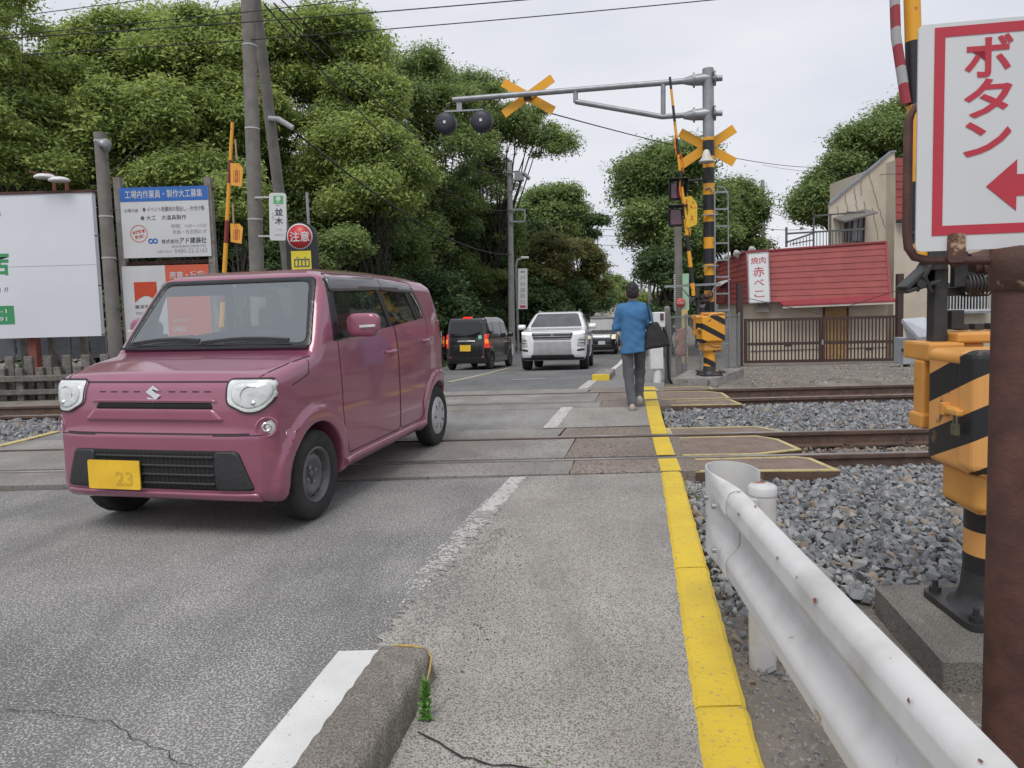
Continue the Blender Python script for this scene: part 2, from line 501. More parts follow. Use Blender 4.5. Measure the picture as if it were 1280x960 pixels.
# terrain sheet
xs = np.concatenate([np.linspace(-160, -12, 14), np.linspace(-10, 14, 49), np.linspace(17, 220, 14)])
ys = np.concatenate([[-20, -8], np.arange(-3, 3.0, .5), np.arange(3, 15, .2), np.arange(15, 60, 2.0), [80, 120, 200, 320]])
Xg, Yg = np.meshgrid(xs, ys, indexing='ij')
base = np.interp(Yg, [-20, 2.6, 3.6, 5.2, 11.3, 11.9, 12.2, 400], [-.13, -.13, -.14, -.19, -.19, -.05, -.03, -.03])
base = base + np.where(Xg < 5, .085 * np.clip((1.55 - Xg) / .3, 0, 1) * np.clip((3.4 - Yg) / .7, 0, 1), 0)
Zg = base + np.interp(Yg, ZY[:, 0], ZY[:, 1])
nx_, ny_ = Xg.shape
I = np.arange(nx_ * ny_).reshape(nx_, ny_)
Fg = np.stack([I[:-1, :-1].ravel(), I[1:, :-1].ravel(), I[1:, 1:].ravel(), I[:-1, 1:].ravel()], 1)
Zg += np.where((Xg > .9) & (Xg < 30) & (Yg > -2), .012 * np.sin(Xg * 5.1 + Yg * 2.3) * np.sin(Yg * 4.3 - Xg), 0)
structure(np_mesh('ground', np.stack([Xg.ravel(), Yg.ravel(), Zg.ravel()], 1), Fg, earth))

# edges of the paving
YB = [(.20, -1.0), (.54, 2.05), (1.175, 5.60)]                       # left edge of the yellow line before the tracks
YL2 = [(1.19, 5.66), (1.33, 6.6), (1.56, 8.06), (1.99, 10.7), (2.16, 11.7)]  # and across them
def xl_yel(y):
    P = YB + YL2
    return float(np.interp(y, [p[1] for p in P], [p[0] for p in P])) if y < 11.7 else 2.16 + .19 * (y - 11.7)
def xw_yel(y): return float(np.interp(y, [2, 5.5, 8, 11.2], [.185, .165, .165, .20]))
WL = [(-.93, 1.6), (-.777, 2.634), (-.02, 5.70), (.30, 7.7), (.655, 9.4), (1.02, 11.2), (1.75, 14.6)]   # left edge of the white line
def x_wl(y): return float(np.interp(y, [p[1] for p in WL], [p[0] for p in WL])) if y < 14.6 else 1.75 + .195 * (y - 14.6)
def strip(name, ys, fl, fr, dz, m, sub=1):
    b = MB()
    for y0, y1 in zip(ys[:-1], ys[1:]):
        if name == 'pavement' and y1 < 5.7:      # worn ragged edge against the road
            n = 24; e = [fl(y0 + (y1 - y0) * i / n) + (0 if i in (0, n) else random.gauss(-.012, .022)) for i in range(n + 1)]
            for i in range(n):
                ya, yb = y0 + (y1 - y0) * i / n, y0 + (y1 - y0) * (i + 1) / n
                b.sheet([(e[i], ya, zr(ya) + dz), (fr(ya), ya, zr(ya) + dz), (fr(yb), yb, zr(yb) + dz), (e[i + 1], yb, zr(yb) + dz)])
            continue
        b.sheet([(fl(y0), y0, zr(y0) + dz), (fr(y0), y0, zr(y0) + dz), (fr(y1), y1, zr(y1) + dz), (fl(y1), y1, zr(y1) + dz)])
    return structure(b.build(name, m))
x_left = lambda y: -7.2 + .195 * y
ynear = list(np.arange(-3, 5.6, .5)) + [5.62]
strip('road', ynear, lambda y: x_left(y), lambda y: xl_yel(y) + .02, 0, asph)
strip('road', [7.79, 8.4, 9.0, 9.33], lambda y: x_left(y), lambda y: xl_yel(y) + .1, 0, asph)
strip('road', [11.12, 11.4, 12, 13, 14, 15, 16, 18, 20, 22, 24, 28, 33, 39, 45, 60, 100, 180, 300], lambda y: x_left(y), lambda y: x_wl(y) + .16 + (1.25 if y < 40 else 1.0), 0, asph_far)
strip('pavement', ynear, lambda y: x_wl(y) + .145, lambda y: xl_yel(y) + .03, .004, walk)
strip('pavement', [7.79, 8.4, 9.0, 9.33], lambda y: x_wl(y) + .15, lambda y: xl_yel(y) + .08, .004, walk)
strip('pavement', [11.12, 11.4, 12, 13, 14, 16, 20, 24, 33, 45], lambda y: x_wl(y) + .16, lambda y: x_wl(y) + 1.40, .004, speckle('pavement_far', (.22, .215, .21), (.27, .265, .255), (.15, .145, .14), 60, .53, .60, stain=(.17, .16, .155)))
# (worn flakes of the line follow below)
strip('road_marking', [1.0, 1.6, 2.0, 2.78], lambda y: x_wl(y), lambda y: x_wl(y) + .26, .007, white_line)
def flakes(name, n, f, smin_, smax_, dz, m, seed):
    # scattered chips of a thin layer: f(random) -> x, y or None
    g = np.random.default_rng(seed); b = MB(); k = 0
    while k < n:
        p = f(g)
        if p is None: continue
        s = g.uniform(smin_, smax_) * g.uniform(.5, 1); q = int(g.integers(6, 10)); ph = g.uniform(0, 6.28)
        b.sheet([(p[0] + math.cos(ph + 2 * math.pi * i / q) * s * g.uniform(.5, 1.1), p[1] + math.sin(ph + 2 * math.pi * i / q) * s * 1.5 * g.uniform(.5, 1.1), dz + k * 4e-7) for i in range(q)]); k += 1
    return structure(b.build(name, m))
def line_flake(g):
    y = g.uniform(3.2, 5.0)
    if g.uniform() > ((y - 3.1) / 1.9) ** 1.3: return None
    return x_wl(y) + .07 + np.clip(g.normal() * .045, -.085, .062), y
flakes('road_marking', 1500, line_flake, .004, .015, .0010, mat('line_chip', (.47, .46, .435), (.38, .37, .35), rough=.9, scale=12), 21)
def stain_flake(g):
    y = g.uniform(2.4, 4.3); x = x_wl(y) + .25 + .02 * math.sin(y * 5) + g.normal() * .055 * math.sin(math.pi * (y - 2.3) / 2.1) ** .5
    return x, y
flakes('pavement_stain', 1300, stain_flake, .003, .011, .0045, mat('grime', (.165, .157, .145), (.22, .21, .195), rough=.95, scale=40, bump=.4, bscale=150), 22)
strip('road_marking', [4.55, 4.65, 4.7], lambda y: x_wl(y), lambda y: x_wl(y) + .14, .003, worn_line2)
strip('road_marking', [4.7, 5.2, 5.62], lambda y: x_wl(y), lambda y: x_wl(y) + .14, .003, worn_line)
strip('road_marking', [7.79, 8.5, 9.33], lambda y: x_wl(y), lambda y: x_wl(y) + .16, .008, worn_line)
strip('road_marking', [11.12, 12, 13.1], lambda y: x_wl(y), lambda y: x_wl(y) + .17, .008, worn_line)
strip('road_marking', [15.6, 16.5, 18, 20, 24, 33, 45], lambda y: x_wl(y), lambda y: x_wl(y) + .15, .008, white_line)
a, b_ = gp(561, 478), gp(637, 460)
strip('road_marking', [a[1], (a[1] + b_[1]) / 2, b_[1]], lambda y: a[0] + (b_[0] - a[0]) * (y - a[1]) / (b_[1] - a[1]) - .06, lambda y: a[0] + (b_[0] - a[0]) * (y - a[1]) / (b_[1] - a[1]) + .06, .008, worn('worn_yellow', (.50, .43, .28), .54))
a2, b2 = gp(640, 475), gp(682, 474)
strip('road_marking', [a2[1] - .1, a2[1] + .1], lambda y: a2[0], lambda y: b2[0], .008, worn_line)

# the two tracks
TS = -.026
TD = Vector((1, TS, 0)).normalized(); TN = Vector((-TD.y, TD.x, 0))
def tp(s, n, yc, z=0): return Vector((0, yc, z)) + TD * s + TN * n
TRACK = (6.71, 10.30); G2 = .535
RAILP = [(-.065, -.153), (.065, -.153), (.065, -.142), (.012, -.125), (.010, -.045), (.033, -.035), (.033, -.006), (.026, .0), (-.026, .0), (-.033, -.006), (-.033, -.035), (-.010, -.045), (-.012, -.125), (-.065, -.142)]
RZ = .008
def rail(yc, n, label):
    t = thing('rail', label, 'rail', (0, yc, RZ), math.atan(TS), 'steel rails of the two tracks')
    b = MB()
    Mx = Matrix.Translation((0, n, 0)) @ Matrix(((0, 0, 1, 0), (1, 0, 0, 0), (0, 1, 0, 0), (0, 0, 0, 1)))
    b.prism(RAILP, -45, 45, 0, Mx)
    b.build('rail_web', rust, t)
    c = MB(); c.box((0, n, .0015), (90, .050, .003)); c.build('running_surface', railtop, t)
    return t
rail(TRACK[0], -G2, 'nearest rail of the four, just beyond the speckled pavement')
rail(TRACK[0], G2, 'far rail of the near track, behind the first grooved deck')
rail(TRACK[1], -G2, 'near rail of the far track, behind the middle stone bed')
rail(TRACK[1], G2, 'farthest rail of the four, next to the far barrier base')
slm = mat('sleeper_wood', (.17, .145, .125), (.11, .09, .078), rough=.95, scale=6, bump=.6)
for yi, yc in enumerate(TRACK):
    sl0 = None
    xs_ = [x for x in np.arange(2.75 if yi == 0 else 3.6, 9.5, .62)]
    if yi == 1: xs_ += [x for x in np.arange(-6.2, -9.6, -.62)]
    for k, x in enumerate(xs_):
        bm = MB(); p = tp(x, 0, yc, -.198)
        if sl0 is None:
            bm.box((0, 0, 0), (.21, 1.75, .09)); sl0 = bm.build('sleeper', slm, None, .012)
            for s in (-1, 1):
                c = MB(); c.box((0, s * G2, .057), (.12, .26, .022)); c.box((0, s * G2 + .085, .075), (.035, .05, .03)); c.box((0, s * G2 - .085, .075), (.035, .05, .03)); c.build('tie_plate', rust, sl0)
            o = sl0
        else: o = copy_tree(sl0)
        o.location = p; o.rotation_euler = (0, 0, math.atan(TS))
        tag(o, 'timber sleeper half buried in stones under the %s track' % ('near' if yi == 0 else 'far'), 'sleeper', 'sleepers under the %s track' % ('near' if yi == 0 else 'far'))

# crossing deck in the roadway: three slabs to a track with open flange grooves
def deck(yc, n0, n1):
    b = MB()
    x0 = x_left(yc) - .3; seam = .0 + .195 * (yc - 5) + .12; x1 = xl_yel(yc) + .16
    for xa, xb, m in ((x0, seam - .008, 0), (seam + .008, x1, 1)):
        p = [tp(xa, n0, yc), tp(xb + TS * n0, n0, yc), tp(xb + (n1 - n0) * .19, n1, yc), tp(xa + (n1 - n0) * .19, n1, yc)]
        b.prism([(q.x, q.y) for q in p], -.12, .006, m)
    return structure(b.build('crossing_deck', [deckm, speckle('deck_brown', (.20, .165, .14), (.27, .23, .20), (.13, .105, .09), 34, .50, .60, stain=(.14, .12, .11), big=1.0, bump=1.0)], None, .006, 1))
for yc in TRACK:
    deck(yc, -G2 - .50, -G2 - .036); deck(yc, -G2 + .10, G2 - .10); deck(yc, G2 + .036, G2 + .52)
# yellow line on the deck, broken at the rails
def yel_band(y0, y1):
    ys_ = np.linspace(y0, y1, 4)
    return strip('road_marking', list(ys_), lambda y: xl_yel(y), lambda y: xl_yel(y) + xw_yel(y), .0105, yellow_paint)
for y0, y1 in ((5.645, 6.10), (6.235, 7.07), (7.245, 7.75), (9.27, 9.68), (9.82, 10.68), (10.85, 11.28)): yel_band(y0, y1)
strip('yellow_line', list(np.arange(7.76, 9.3, .5)) + [9.26], lambda y: xl_yel(y), lambda y: xl_yel(y) + xw_yel(y), .009, yellow_paint)
# raised yellow edge before the tracks: slabs butted end to end
kb = thing('yellow_kerb', 'long yellow painted concrete edging along the right of the pavement', 'kerb', (0, 0, 0))
cuts = [(-1.0, 2.30), (2.31, 3.55), (3.56, 5.60)]
for j, (y0, y1) in enumerate(cuts):
    b = MB(); n = max(3, int((y1 - y0) / .05)); rw = []
    for i in range(n + 1):
        y = y0 + (y1 - y0) * i / n
        jl = random.uniform(-.002, .002); jr = random.uniform(-.003, .003); wd = xw_yel(y)
        jz = random.uniform(-.0015, .0015)
        rw.append([(xl_yel(y) + jl, y, -.2), (xl_yel(y) + jl, y, .002 + jz), (xl_yel(y) + .02 + jl, y, .014 + jz), (xl_yel(y) + wd - .018 + jr, y, .014 + jz), (xl_yel(y) + wd + jr, y, .0 + jz), (xl_yel(y) + wd + .012 + jr, y, -.2)])
    vs = [p for r in rw for p in r]; fs = []
    for i in range(n):
        for k in range(5): fs.append((i * 6 + k, (i + 1) * 6 + k, (i + 1) * 6 + k + 1, i * 6 + k + 1))
    fs.append((0, 1, 2, 3, 4, 5)); fs.append(tuple(n * 6 + k for k in range(5, -1, -1)))
    fs = [f[::-1] for f in fs]
    b.raw(vs, fs, 0)
    b.build('kerb_slab', yellow_paint, kb)

# deck wings to the right of the line, each framed in yellow
def wing(poly, lab, th=.10, z=.002, mtl=None):
    P = [np.array(p, float) for p in poly]
    ar = sum(P[i][0] * P[(i + 1) % len(P)][1] - P[(i + 1) % len(P)][0] * P[i][1] for i in range(len(P)))
    if ar < 0: P = P[::-1]
    c = sum(P) / len(P)
    t = thing('deck_wing', lab, 'deck panel', (c[0], c[1], 0), 0, 'brown deck wings beside the yellow line')
    Q = [p - c for p in P]
    def inset(d):
        out = []
        for i in range(len(Q)):
            a, b, e = Q[i - 1], Q[i], Q[(i + 1) % len(Q)]
            n1 = np.array([-(b - a)[1], (b - a)[0]]) / np.linalg.norm(b - a); n2 = np.array([-(e - b)[1], (e - b)[0]]) / np.linalg.norm(e - b)
            n = (n1 + n2); n /= max(n @ n1, .3); out.append(b + n * d / max(np.linalg.norm(n), 1e-6) if False else b + n * d)
        return out
    q = inset(.045)
    b = MB(); b.prism([tuple(p) for p in q], -th, z - .002); b.prism([tuple(p) for p in Q], -th, z - .012, 1)
    pan = b.build('panel', [tread, rust], t)
    e = MB(); n = len(Q)
    for i in range(n):
        j = (i + 1) % n
        e.raw([(*Q[i], z - .010), (*Q[j], z - .010), (*q[j], z - .010), (*q[i], z - .010), (*Q[i], z), (*Q[j], z), (*q[j], z), (*q[i], z)], [(4, 5, 6, 7), (0, 1, 5, 4), (2, 3, 7, 6)], 0)
    e.build('border', yellow_far, t)
    # raised dimples in the tread
    d = MB(); lo = np.min(q, 0); hi = np.max(q, 0)
    st = .07 if c[1] < 8 else .12
    for k, x in enumerate(np.arange(lo[0], hi[0], st)):
        for y in np.arange(lo[1] + (k % 2) * st / 2, hi[1], st):
            if poly_sd(np.array([x]), np.array([y]), np.array(q))[0] < -.025:
                d.box((x, y, z + .0005), (st * .52, st * .52, .005), m=0, taper=.6)
    d.build('tread_studs', tread, t)['kind'] = 'stuff'
    return t
r_ = xl_yel
wing([(r_(5.66) + .17, 5.645), (2.60, 5.545), (2.56, 6.0), (2.45, 6.08), (r_(6.1) + .17, 6.10)], 'nearest brown deck wing, right behind the guard rail end')
wing([(r_(6.25) + .17, 6.235), (2.17, 6.20), (2.63, 6.36), (2.60, 6.86), (2.45, 7.06), (r_(7.07) + .17, 7.085)], 'large brown deck wing between the two rails of the near track')
wing([(r_(7.24) + .17, 7.22), (2.85, 7.17), (2.64, 7.58), (r_(7.6) + .17, 7.62)], 'narrow brown deck wing against the middle stone bed')
wing([(r_(9.25) + .18, 9.26), (3.02, 9.19), (3.01, 9.66), (r_(9.66) + .18, 9.70)], 'brown deck wing at the back edge of the middle stone bed')
wing([(r_(9.82) + .18, 9.84), (3.05, 9.80), (3.11, 10.36), (2.9, 10.64), (r_(10.7) + .18, 10.69)], 'brown deck wing between the rails of the far track')
wing([(r_(10.86) + .19, 10.86), (3.12, 10.78), (3.13, 11.06), (2.95, 11.22), (r_(11.3) + .19, 11.26)], 'last brown deck wing in front of the far barrier base')
# left border of the crossing
bl = MB(); p0, p1 = on_z(-40, 569, .0), on_z(72, 540.5, .0)
bl.bar((*p0[:2], .012), (*p1[:2], .012), .10, .012); structure(bl.build('road_marking', yellow_far))

# cracks in the asphalt
crk = mat('crack', (.03, .029, .028), rough=1)
def crack(pts, wd):
    b = MB(); L = []
    for p, q in zip(pts[:-1], pts[1:]):
        p = np.array(p); q = np.array(q); n = max(2, int(np.linalg.norm(q - p) / .04))
        for i in range(n): L.append(p + (q - p) * i / n + np.array([random.uniform(-.012, .012), random.uniform(-.012, .012)]))
    L.append(np.array(pts[-1]))
    for i in range(len(L) - 1):
        d = L[i + 1] - L[i]; n = np.array([-d[1], d[0]]) / max(np.linalg.norm(d), 1e-6)
        w0 = wd * (.5 + .5 * math.sin(i * 1.3) ** 2); w1 = wd * (.5 + .5 * math.sin((i + 1) * 1.3) ** 2)
        b.sheet([(*(L[i] + n * w0), .0085), (*(L[i] - n * w0), .0085), (*(L[i + 1] - n * w1), .0085), (*(L[i + 1] + n * w1), .0085)])
    return structure(b.build('road_crack', crk))
g2 = lambda u, v: on_z(u, v, 0)[:2]
crack([g2(-60, 884), g2(60, 893), g2(140, 905), g2(165, 925), g2(240, 960)], .0022)
crack([g2(518, 918), g2(545, 930), g2(575, 948), g2(620, 958), g2(700, 965)], .005)

# ---------------------------------------------------------------- ballast
import bmesh
def rock_shapes(n, seed, pts=11):
    rs = np.random.default_rng(seed); out = []
    for _ in range(n):
        bm = bmesh.new()
        P = rs.normal(size=(pts, 3)); P /= np.linalg.norm(P, axis=1, keepdims=True); P *= np.array([1, rs.uniform(.6, .9), rs.uniform(.45, .75)])
        for p in P: bm.verts.new(p)
        r = bmesh.ops.convex_hull(bm, input=bm.verts)
        dead = [g for g in r['geom_interior'] if isinstance(g, bmesh.types.BMVert)]
        for g in dead: bm.verts.remove(g)
        bmesh.ops.triangulate(bm, faces=bm.faces)
        bm.verts.ensure_lookup_table(); bm.verts.index_update()
        out.append((np.array([v.co[:] for v in bm.verts]), np.array([[v.index for v in f.verts] for f in bm.faces])))
        bm.free()
    return out
ROCKS = rock_shapes(9, 3)
def stones(name, P, size, mats, kind='stuff', seed=1):
    rs = np.random.default_rng(seed); Vs, Fs, Ms, k = [], [], [], 0
    for p in P:
        V, F = ROCKS[rs.integers(len(ROCKS))]
        q = rs.normal(size=4); q /= np.linalg.norm(q); w_, x_, y_, z_ = q
        Rm = np.array([[1 - 2 * (y_ * y_ + z_ * z_), 2 * (x_ * y_ - w_ * z_), 2 * (x_ * z_ + w_ * y_)], [2 * (x_ * y_ + w_ * z_), 1 - 2 * (x_ * x_ + z_ * z_), 2 * (y_ * z_ - w_ * x_)], [2 * (x_ * z_ - w_ * y_), 2 * (y_ * z_ + w_ * x_), 1 - 2 * (x_ * x_ + y_ * y_)]])
        s = size * rs.choice([.55, .8, 1.0, 1.2, 1.5], p=[.2, .25, .3, .17, .08])
        Vs.append(V @ Rm.T * s + p); Fs.append(F + k); Ms += [int(rs.choice(len(mats), p=[.42, .30, .20, .08] if len(mats) == 4 else None))] * len(F); k += len(V)
    o = np_mesh(name, np.concatenate(Vs), np.concatenate(Fs), mats, None, False, Ms)
    o['kind'] = kind
    return o
STM = [mat('stone_grey', (.185, .195, .205), (.245, .255, .265), rough=.9, scale=14, bump=.4), mat('stone_dark', (.13, .135, .14), (.19, .195, .20), rough=.9, scale=14, bump=.4), mat('stone_pale', (.27, .27, .27), (.32, .32, .315), rough=.9, scale=14, bump=.4), mat('stone_brown', (.25, .20, .16), (.30, .25, .20), rough=.9, scale=14, bump=.4)]
def scatter(x0, x1, y0, y1, step, z, keep=None, zj=.012, dens=1.0, layers=1):
    P = []
    for L in range(layers):
        for x in np.arange(x0, x1, step):
            for y in np.arange(y0, y1, step):
                xx = x + random.uniform(-.5, .5) * step; yy = y + random.uniform(-.5, .5) * step
                if random.random() > dens or (keep and not keep(xx, yy)): continue
                P.append((xx, yy, z(xx, yy) + L * step * .35 + random.uniform(-zj, zj)))
    return np.array(P)
ty = lambda x, yc, n: yc + TS * x + n
blk_in = lambda x, y: 1.57 < x < 2.75 and 2.5 < y < 3.35
k1 = lambda x, y: x > xl_yel(y) + .20 and y < ty(x, TRACK[0], -.62) and not (x < 2.62 and y > ty(x, TRACK[0], -1.08)) and not blk_in(x, y)
z1 = lambda x, y: np.interp(y, [3.0, 3.9, 5.0, 6.1], [-.135, -.085, -.085, -.12]) - .05 * max(0, 1.4 - x)
P1 = scatter(1.0, 5.2, 3.45, 6.2, .046, z1, k1, .014, 1.0, 2)
P1b = scatter(.95, 3.2, 2.2, 3.5, .045, lambda x, y: -.128 + .085 * min(1, max(0, (1.55 - x) / .3)) * min(1, max(0, (3.4 - y) / .7)), lambda x, y: k1(x, y) and random.random() < np.interp(y, [2.2, 3.5], [.04, .75]) and x < 1.6)
P1c = scatter(1.7, 4.8, 3.3, 3.5, .05, z1, k1, .014, 1.0, 2)
stones('ballast', np.concatenate([P1, P1b, P1c]), .036, STM, seed=2)
k3 = lambda x, y: x > xl_yel(y) + .22 and ty(x, TRACK[0], .63) < y < ty(x, TRACK[1], -.63) and not (x < 2.72 and y < ty(x, TRACK[0], .95)) and not (x < 3.05 and y > ty(x, TRACK[1], -1.05))
P3 = scatter(1.7, 8.8, 7.2, 9.9, .052, lambda x, y: -.105 + .035 * math.sin(math.pi * np.clip((y - 7.3) / 2.3, 0, 1)), k3, .02, 1.0, 2)
stones('ballast', P3, .037, STM, seed=3)
k2 = lambda x, y: x > 2.55 and ty(x, TRACK[0], -.45) < y < ty(x, TRACK[0], .45)
P2 = scatter(2.55, 6.5, 6.0, 7.2, .05, lambda x, y: -.165, k2, .01, .85)
k4 = lambda x, y: x > 3.05 and ty(x, TRACK[1], -.45) < y < ty(x, TRACK[1], .45)
P4 = scatter(3.05, 9.0, 9.6, 10.9, .055, lambda x, y: -.165, k4, .01, .85)
STB = [STM[3], mat('stone_rusty', (.16, .12, .095), (.22, .17, .14), rough=.95, scale=14), STM[1], STM[0]]
stones('ballast', np.concatenate([P2, P4]), .032, STB, seed=4)
k5 = lambda x, y: x < x_left(y) + (-.0) and (ty(x, TRACK[0], .63) < y < ty(x, TRACK[1], -.63))
P5 = scatter(-8.6, -5.5, 7.4, 9.9, .055, lambda x, y: -.07, lambda x, y: k5(x, y) and x < p0[0] + (p1[0] - p0[0]) * (y - p0[1]) / (p1[1] - p0[1]) - .06, .02, 1.0, 2)
k6 = lambda x, y: ty(x, TRACK[1], -.45) < y < ty(x, TRACK[1], .45)
P6 = scatter(-9.4, -5.7, 9.9, 11.2, .06, lambda x, y: -.16, k6, .015, 1.0)
stones('ballast', np.concatenate([P5, P6]), .040, STM, seed=5)
# dirt pebbles by the guard rail and on the yard
P7 = scatter(.80, 1.6, 1.2, 2.9, .030, lambda x, y: -.127 + .085 * min(1, max(0, (1.55 - x) / .3)) * min(1, (3.4 - y) / .7), lambda x, y: x > xl_yel(y) + .21 and not blk_in(x, y) and random.random() < .55, .004)
stones('gravel', P7, .011, STM, seed=6)
P8 = scatter(3.0, 12.5, 11.5, 19.0, .12, lambda x, y: zr(y) - .028 + (-.16 if y < 11.3 else 0), lambda x, y: x > 3.0 + .19 * (y - 11.5) and random.random() < .5, .006)
stones('gravel', P8, .026, [mat('dirt_clod', (.25, .215, .18), (.31, .275, .235), rough=1), STM[0], STM[2], STM[3]], seed=7)
# grit swept against the pavement edge
P9 = scatter(-.32, .10, 2.3, 4.2, .032, lambda x, y: .006, lambda x, y: abs(x - (-.30 + .16 * (y - 2.3))) < .07 + .04 * math.sin(y * 9) and random.random() < .33, .002)
stones('grit', P9, .0055, [STM[1], mat('grit_dark', (.07, .066, .06), rough=1)], seed=8)
# ================================================================ vehicles: shells from three silhouettes, cut along their panel lines
class Shell:
    def __init__(s, side, plan, width, zr, k=0.07, wheels=(), R_arch=0.35, y_in=0.5, flare=0.0, zaxle=0.3, extra=None):
        s.side, s.plan, s.width, s.k = side, plan, np.array(width), k
        s.wheels, s.Ra, s.y_in, s.flare, s.zaxle, s.extra = wheels, R_arch, y_in, flare, zaxle, extra
        a = np.array(side); p = np.array(plan)
        s.lo = np.array([a[:, 0].min() - .1, -p[:, 1].max() - .14, a[:, 1].min() - .1]); s.hi = np.array([a[:, 0].max() + .1, p[:, 1].max() + .14, a[:, 1].max() + .1])
        # silhouettes tabulated once on a fine grid
        g = 0.008; s.g = g
        s.nx = int((s.hi[0] - s.lo[0]) / g) + 2; s.ny = int((s.hi[1] - s.lo[1]) / g) + 2; s.nz = int((s.hi[2] - s.lo[2]) / g) + 2
        X = s.lo[0] + g * np.arange(s.nx); Y = s.lo[1] + g * np.arange(s.ny); Z = s.lo[2] + g * np.arange(s.nz)
        s.T1 = poly_sd(*np.meshgrid(X, Z, indexing='ij'), side)
        full = [(x, y) for x, y in plan] + [(x, -y) for x, y in reversed(plan)]
        s.T2 = poly_sd(*np.meshgrid(X, Y, indexing='ij'), full)
    def look(s, T, a, b, o0, o1):
        u = np.clip((a - o0) / s.g, 0, T.shape[0] - 1.001); v = np.clip((b - o1) / s.g, 0, T.shape[1] - 1.001)
        i = u.astype(int); j = v.astype(int); fu = u - i; fv = v - j
        return (T[i, j] * (1 - fu) + T[i + 1, j] * fu) * (1 - fv) + (T[i, j + 1] * (1 - fu) + T[i + 1, j + 1] * fu) * fv
    def f(s, P):
        x, y, z = P[:, 0], P[:, 1], P[:, 2]
        d1 = s.look(s.T1, x, z, s.lo[0], s.lo[2])
        fl = np.zeros(len(P)); rr = []
        for xw in s.wheels:
            r = np.hypot(x - xw, z - s.zaxle); rr.append(r)
            t = np.clip((s.Ra * 1.36 - r) / (s.Ra * 0.12), 0, 1)
            fl = np.maximum(fl, s.flare * t * t * (3 - 2 * t))
        ya = np.sign(y) * np.maximum(np.abs(y) - fl, 0)
        d2 = s.look(s.T2, x, ya, s.lo[0], s.lo[1])
        d3 = (np.abs(ya) - np.interp(z, s.width[:, 0], s.width[:, 1])) * 0.96
        d = smax(smax(d1, d2, s.k), d3, s.k)
        for r in rr:
            d = smax(d, -np.maximum(r - s.Ra, s.y_in - np.abs(y)), 0.012)
        if s.extra is not None: d = s.extra(d, P)
        return d
    def surf(s, a, b, axis, sign, n=70):
        a = np.asarray(a, float); b = np.asarray(b, float)
        def pt(t):
            return np.stack([t, a, b] if axis == 0 else ([a, t, b] if axis == 1 else [a, b, t]), -1)
        t0 = s.hi[axis] if sign > 0 else s.lo[axis]; t1 = {0: 0.0, 1: 0.0, 2: 0.6}[axis]
        prev = np.full(a.shape, t0); fa = np.full(a.shape, np.nan); fb = np.full(a.shape, np.nan); done = np.zeros(a.shape, bool)
        for t in np.linspace(t0, t1, n)[1:]:
            neg = (s.f(pt(np.full(a.shape, t))) < 0) & ~done
            fa[neg] = prev[neg]; fb[neg] = t; done |= neg; prev = np.full(a.shape, t)
        lo = np.where(done, fa, t0); hi = np.where(done, fb, t0)
        for _ in range(14):
            m = (lo + hi) / 2; ng = s.f(pt(m)) < 0
            hi = np.where(ng, m, hi); lo = np.where(ng, lo, m)
        return pt(hi), done
    def patch(s, polys, axis, sign, h=0.02, off=0.003, skirt=0.006, hole=None, near=None):
        """piece of sheet lying `off` proud of the shell inside a silhouette polygon"""
        pa = np.array(polys); lo = pa.min(0) - h; hi = pa.max(0) + h
        na = int((hi[0] - lo[0]) / h) + 2; nb = int((hi[1] - lo[1]) / h) + 2
        A, B = np.meshgrid(lo[0] + h * np.arange(na), lo[1] + h * np.arange(nb), indexing='ij')
        ca = (A[:-1, :-1] + A[1:, 1:]) / 2; cb = (B[:-1, :-1] + B[1:, 1:]) / 2
        ins = poly_sd(ca, cb, polys) < 0
        if hole is not None: ins &= poly_sd(ca, cb, hole) > 0
        id_ = np.arange(na * nb).reshape(na, nb)
        F = np.stack([id_[:-1, :-1][ins], id_[1:, :-1][ins], id_[1:, 1:][ins], id_[:-1, 1:][ins]], 1)
        cnt = np.zeros(na * nb, int); np.add.at(cnt, F.ravel(), 1)
        a = A.ravel().copy(); b = B.ravel().copy()
        edge = (cnt > 0) & (cnt < 4)
        qa, qb = poly_near(a[edge], b[edge], polys)
        if hole is not None:
            ha, hb = poly_near(a[edge], b[edge], hole)
            c = (ha - a[edge]) ** 2 + (hb - b[edge]) ** 2 < (qa - a[edge]) ** 2 + (qb - b[edge]) ** 2
            qa = np.where(c, ha, qa); qb = np.where(c, hb, qb)
        a[edge] = qa; b[edge] = qb
        used = cnt > 0
        P = np.zeros((na * nb, 3)); ok = np.zeros(na * nb, bool)
        P[used], ok[used] = s.surf(a[used], b[used], axis, sign)
        if near is not None: ok &= P[:, axis] * sign > near
        F = F[ok[F].all(1)]
        mp = -np.ones(na * nb, int); us = np.unique(F); mp[us] = np.arange(len(us)); F = mp[F]; P = P[us]
        if len(P) == 0: return [], []
        g = grad(s.f, P); V = P + g * off
        if (axis == 0 and sign < 0) or (axis == 1 and sign > 0) or (axis == 2 and sign < 0): F = F[:, ::-1]
        if skirt:
            e = np.concatenate([F[:, [0, 1]], F[:, [1, 2]], F[:, [2, 3]], F[:, [3, 0]]])
            key = {}
            for x, y in e.tolist(): key[(x, y)] = 1
            be = [(x, y) for (x, y) in key if (y, x) not in key]
            bi = sorted({i for q in be for i in q}); m2 = {q: len(V) + i for i, q in enumerate(bi)}
            V = np.concatenate([V, P[bi] - g[bi] * skirt])
            F = np.concatenate([F, np.array([(y, x, m2[x], m2[y]) for x, y in be], int)])
        return V, F
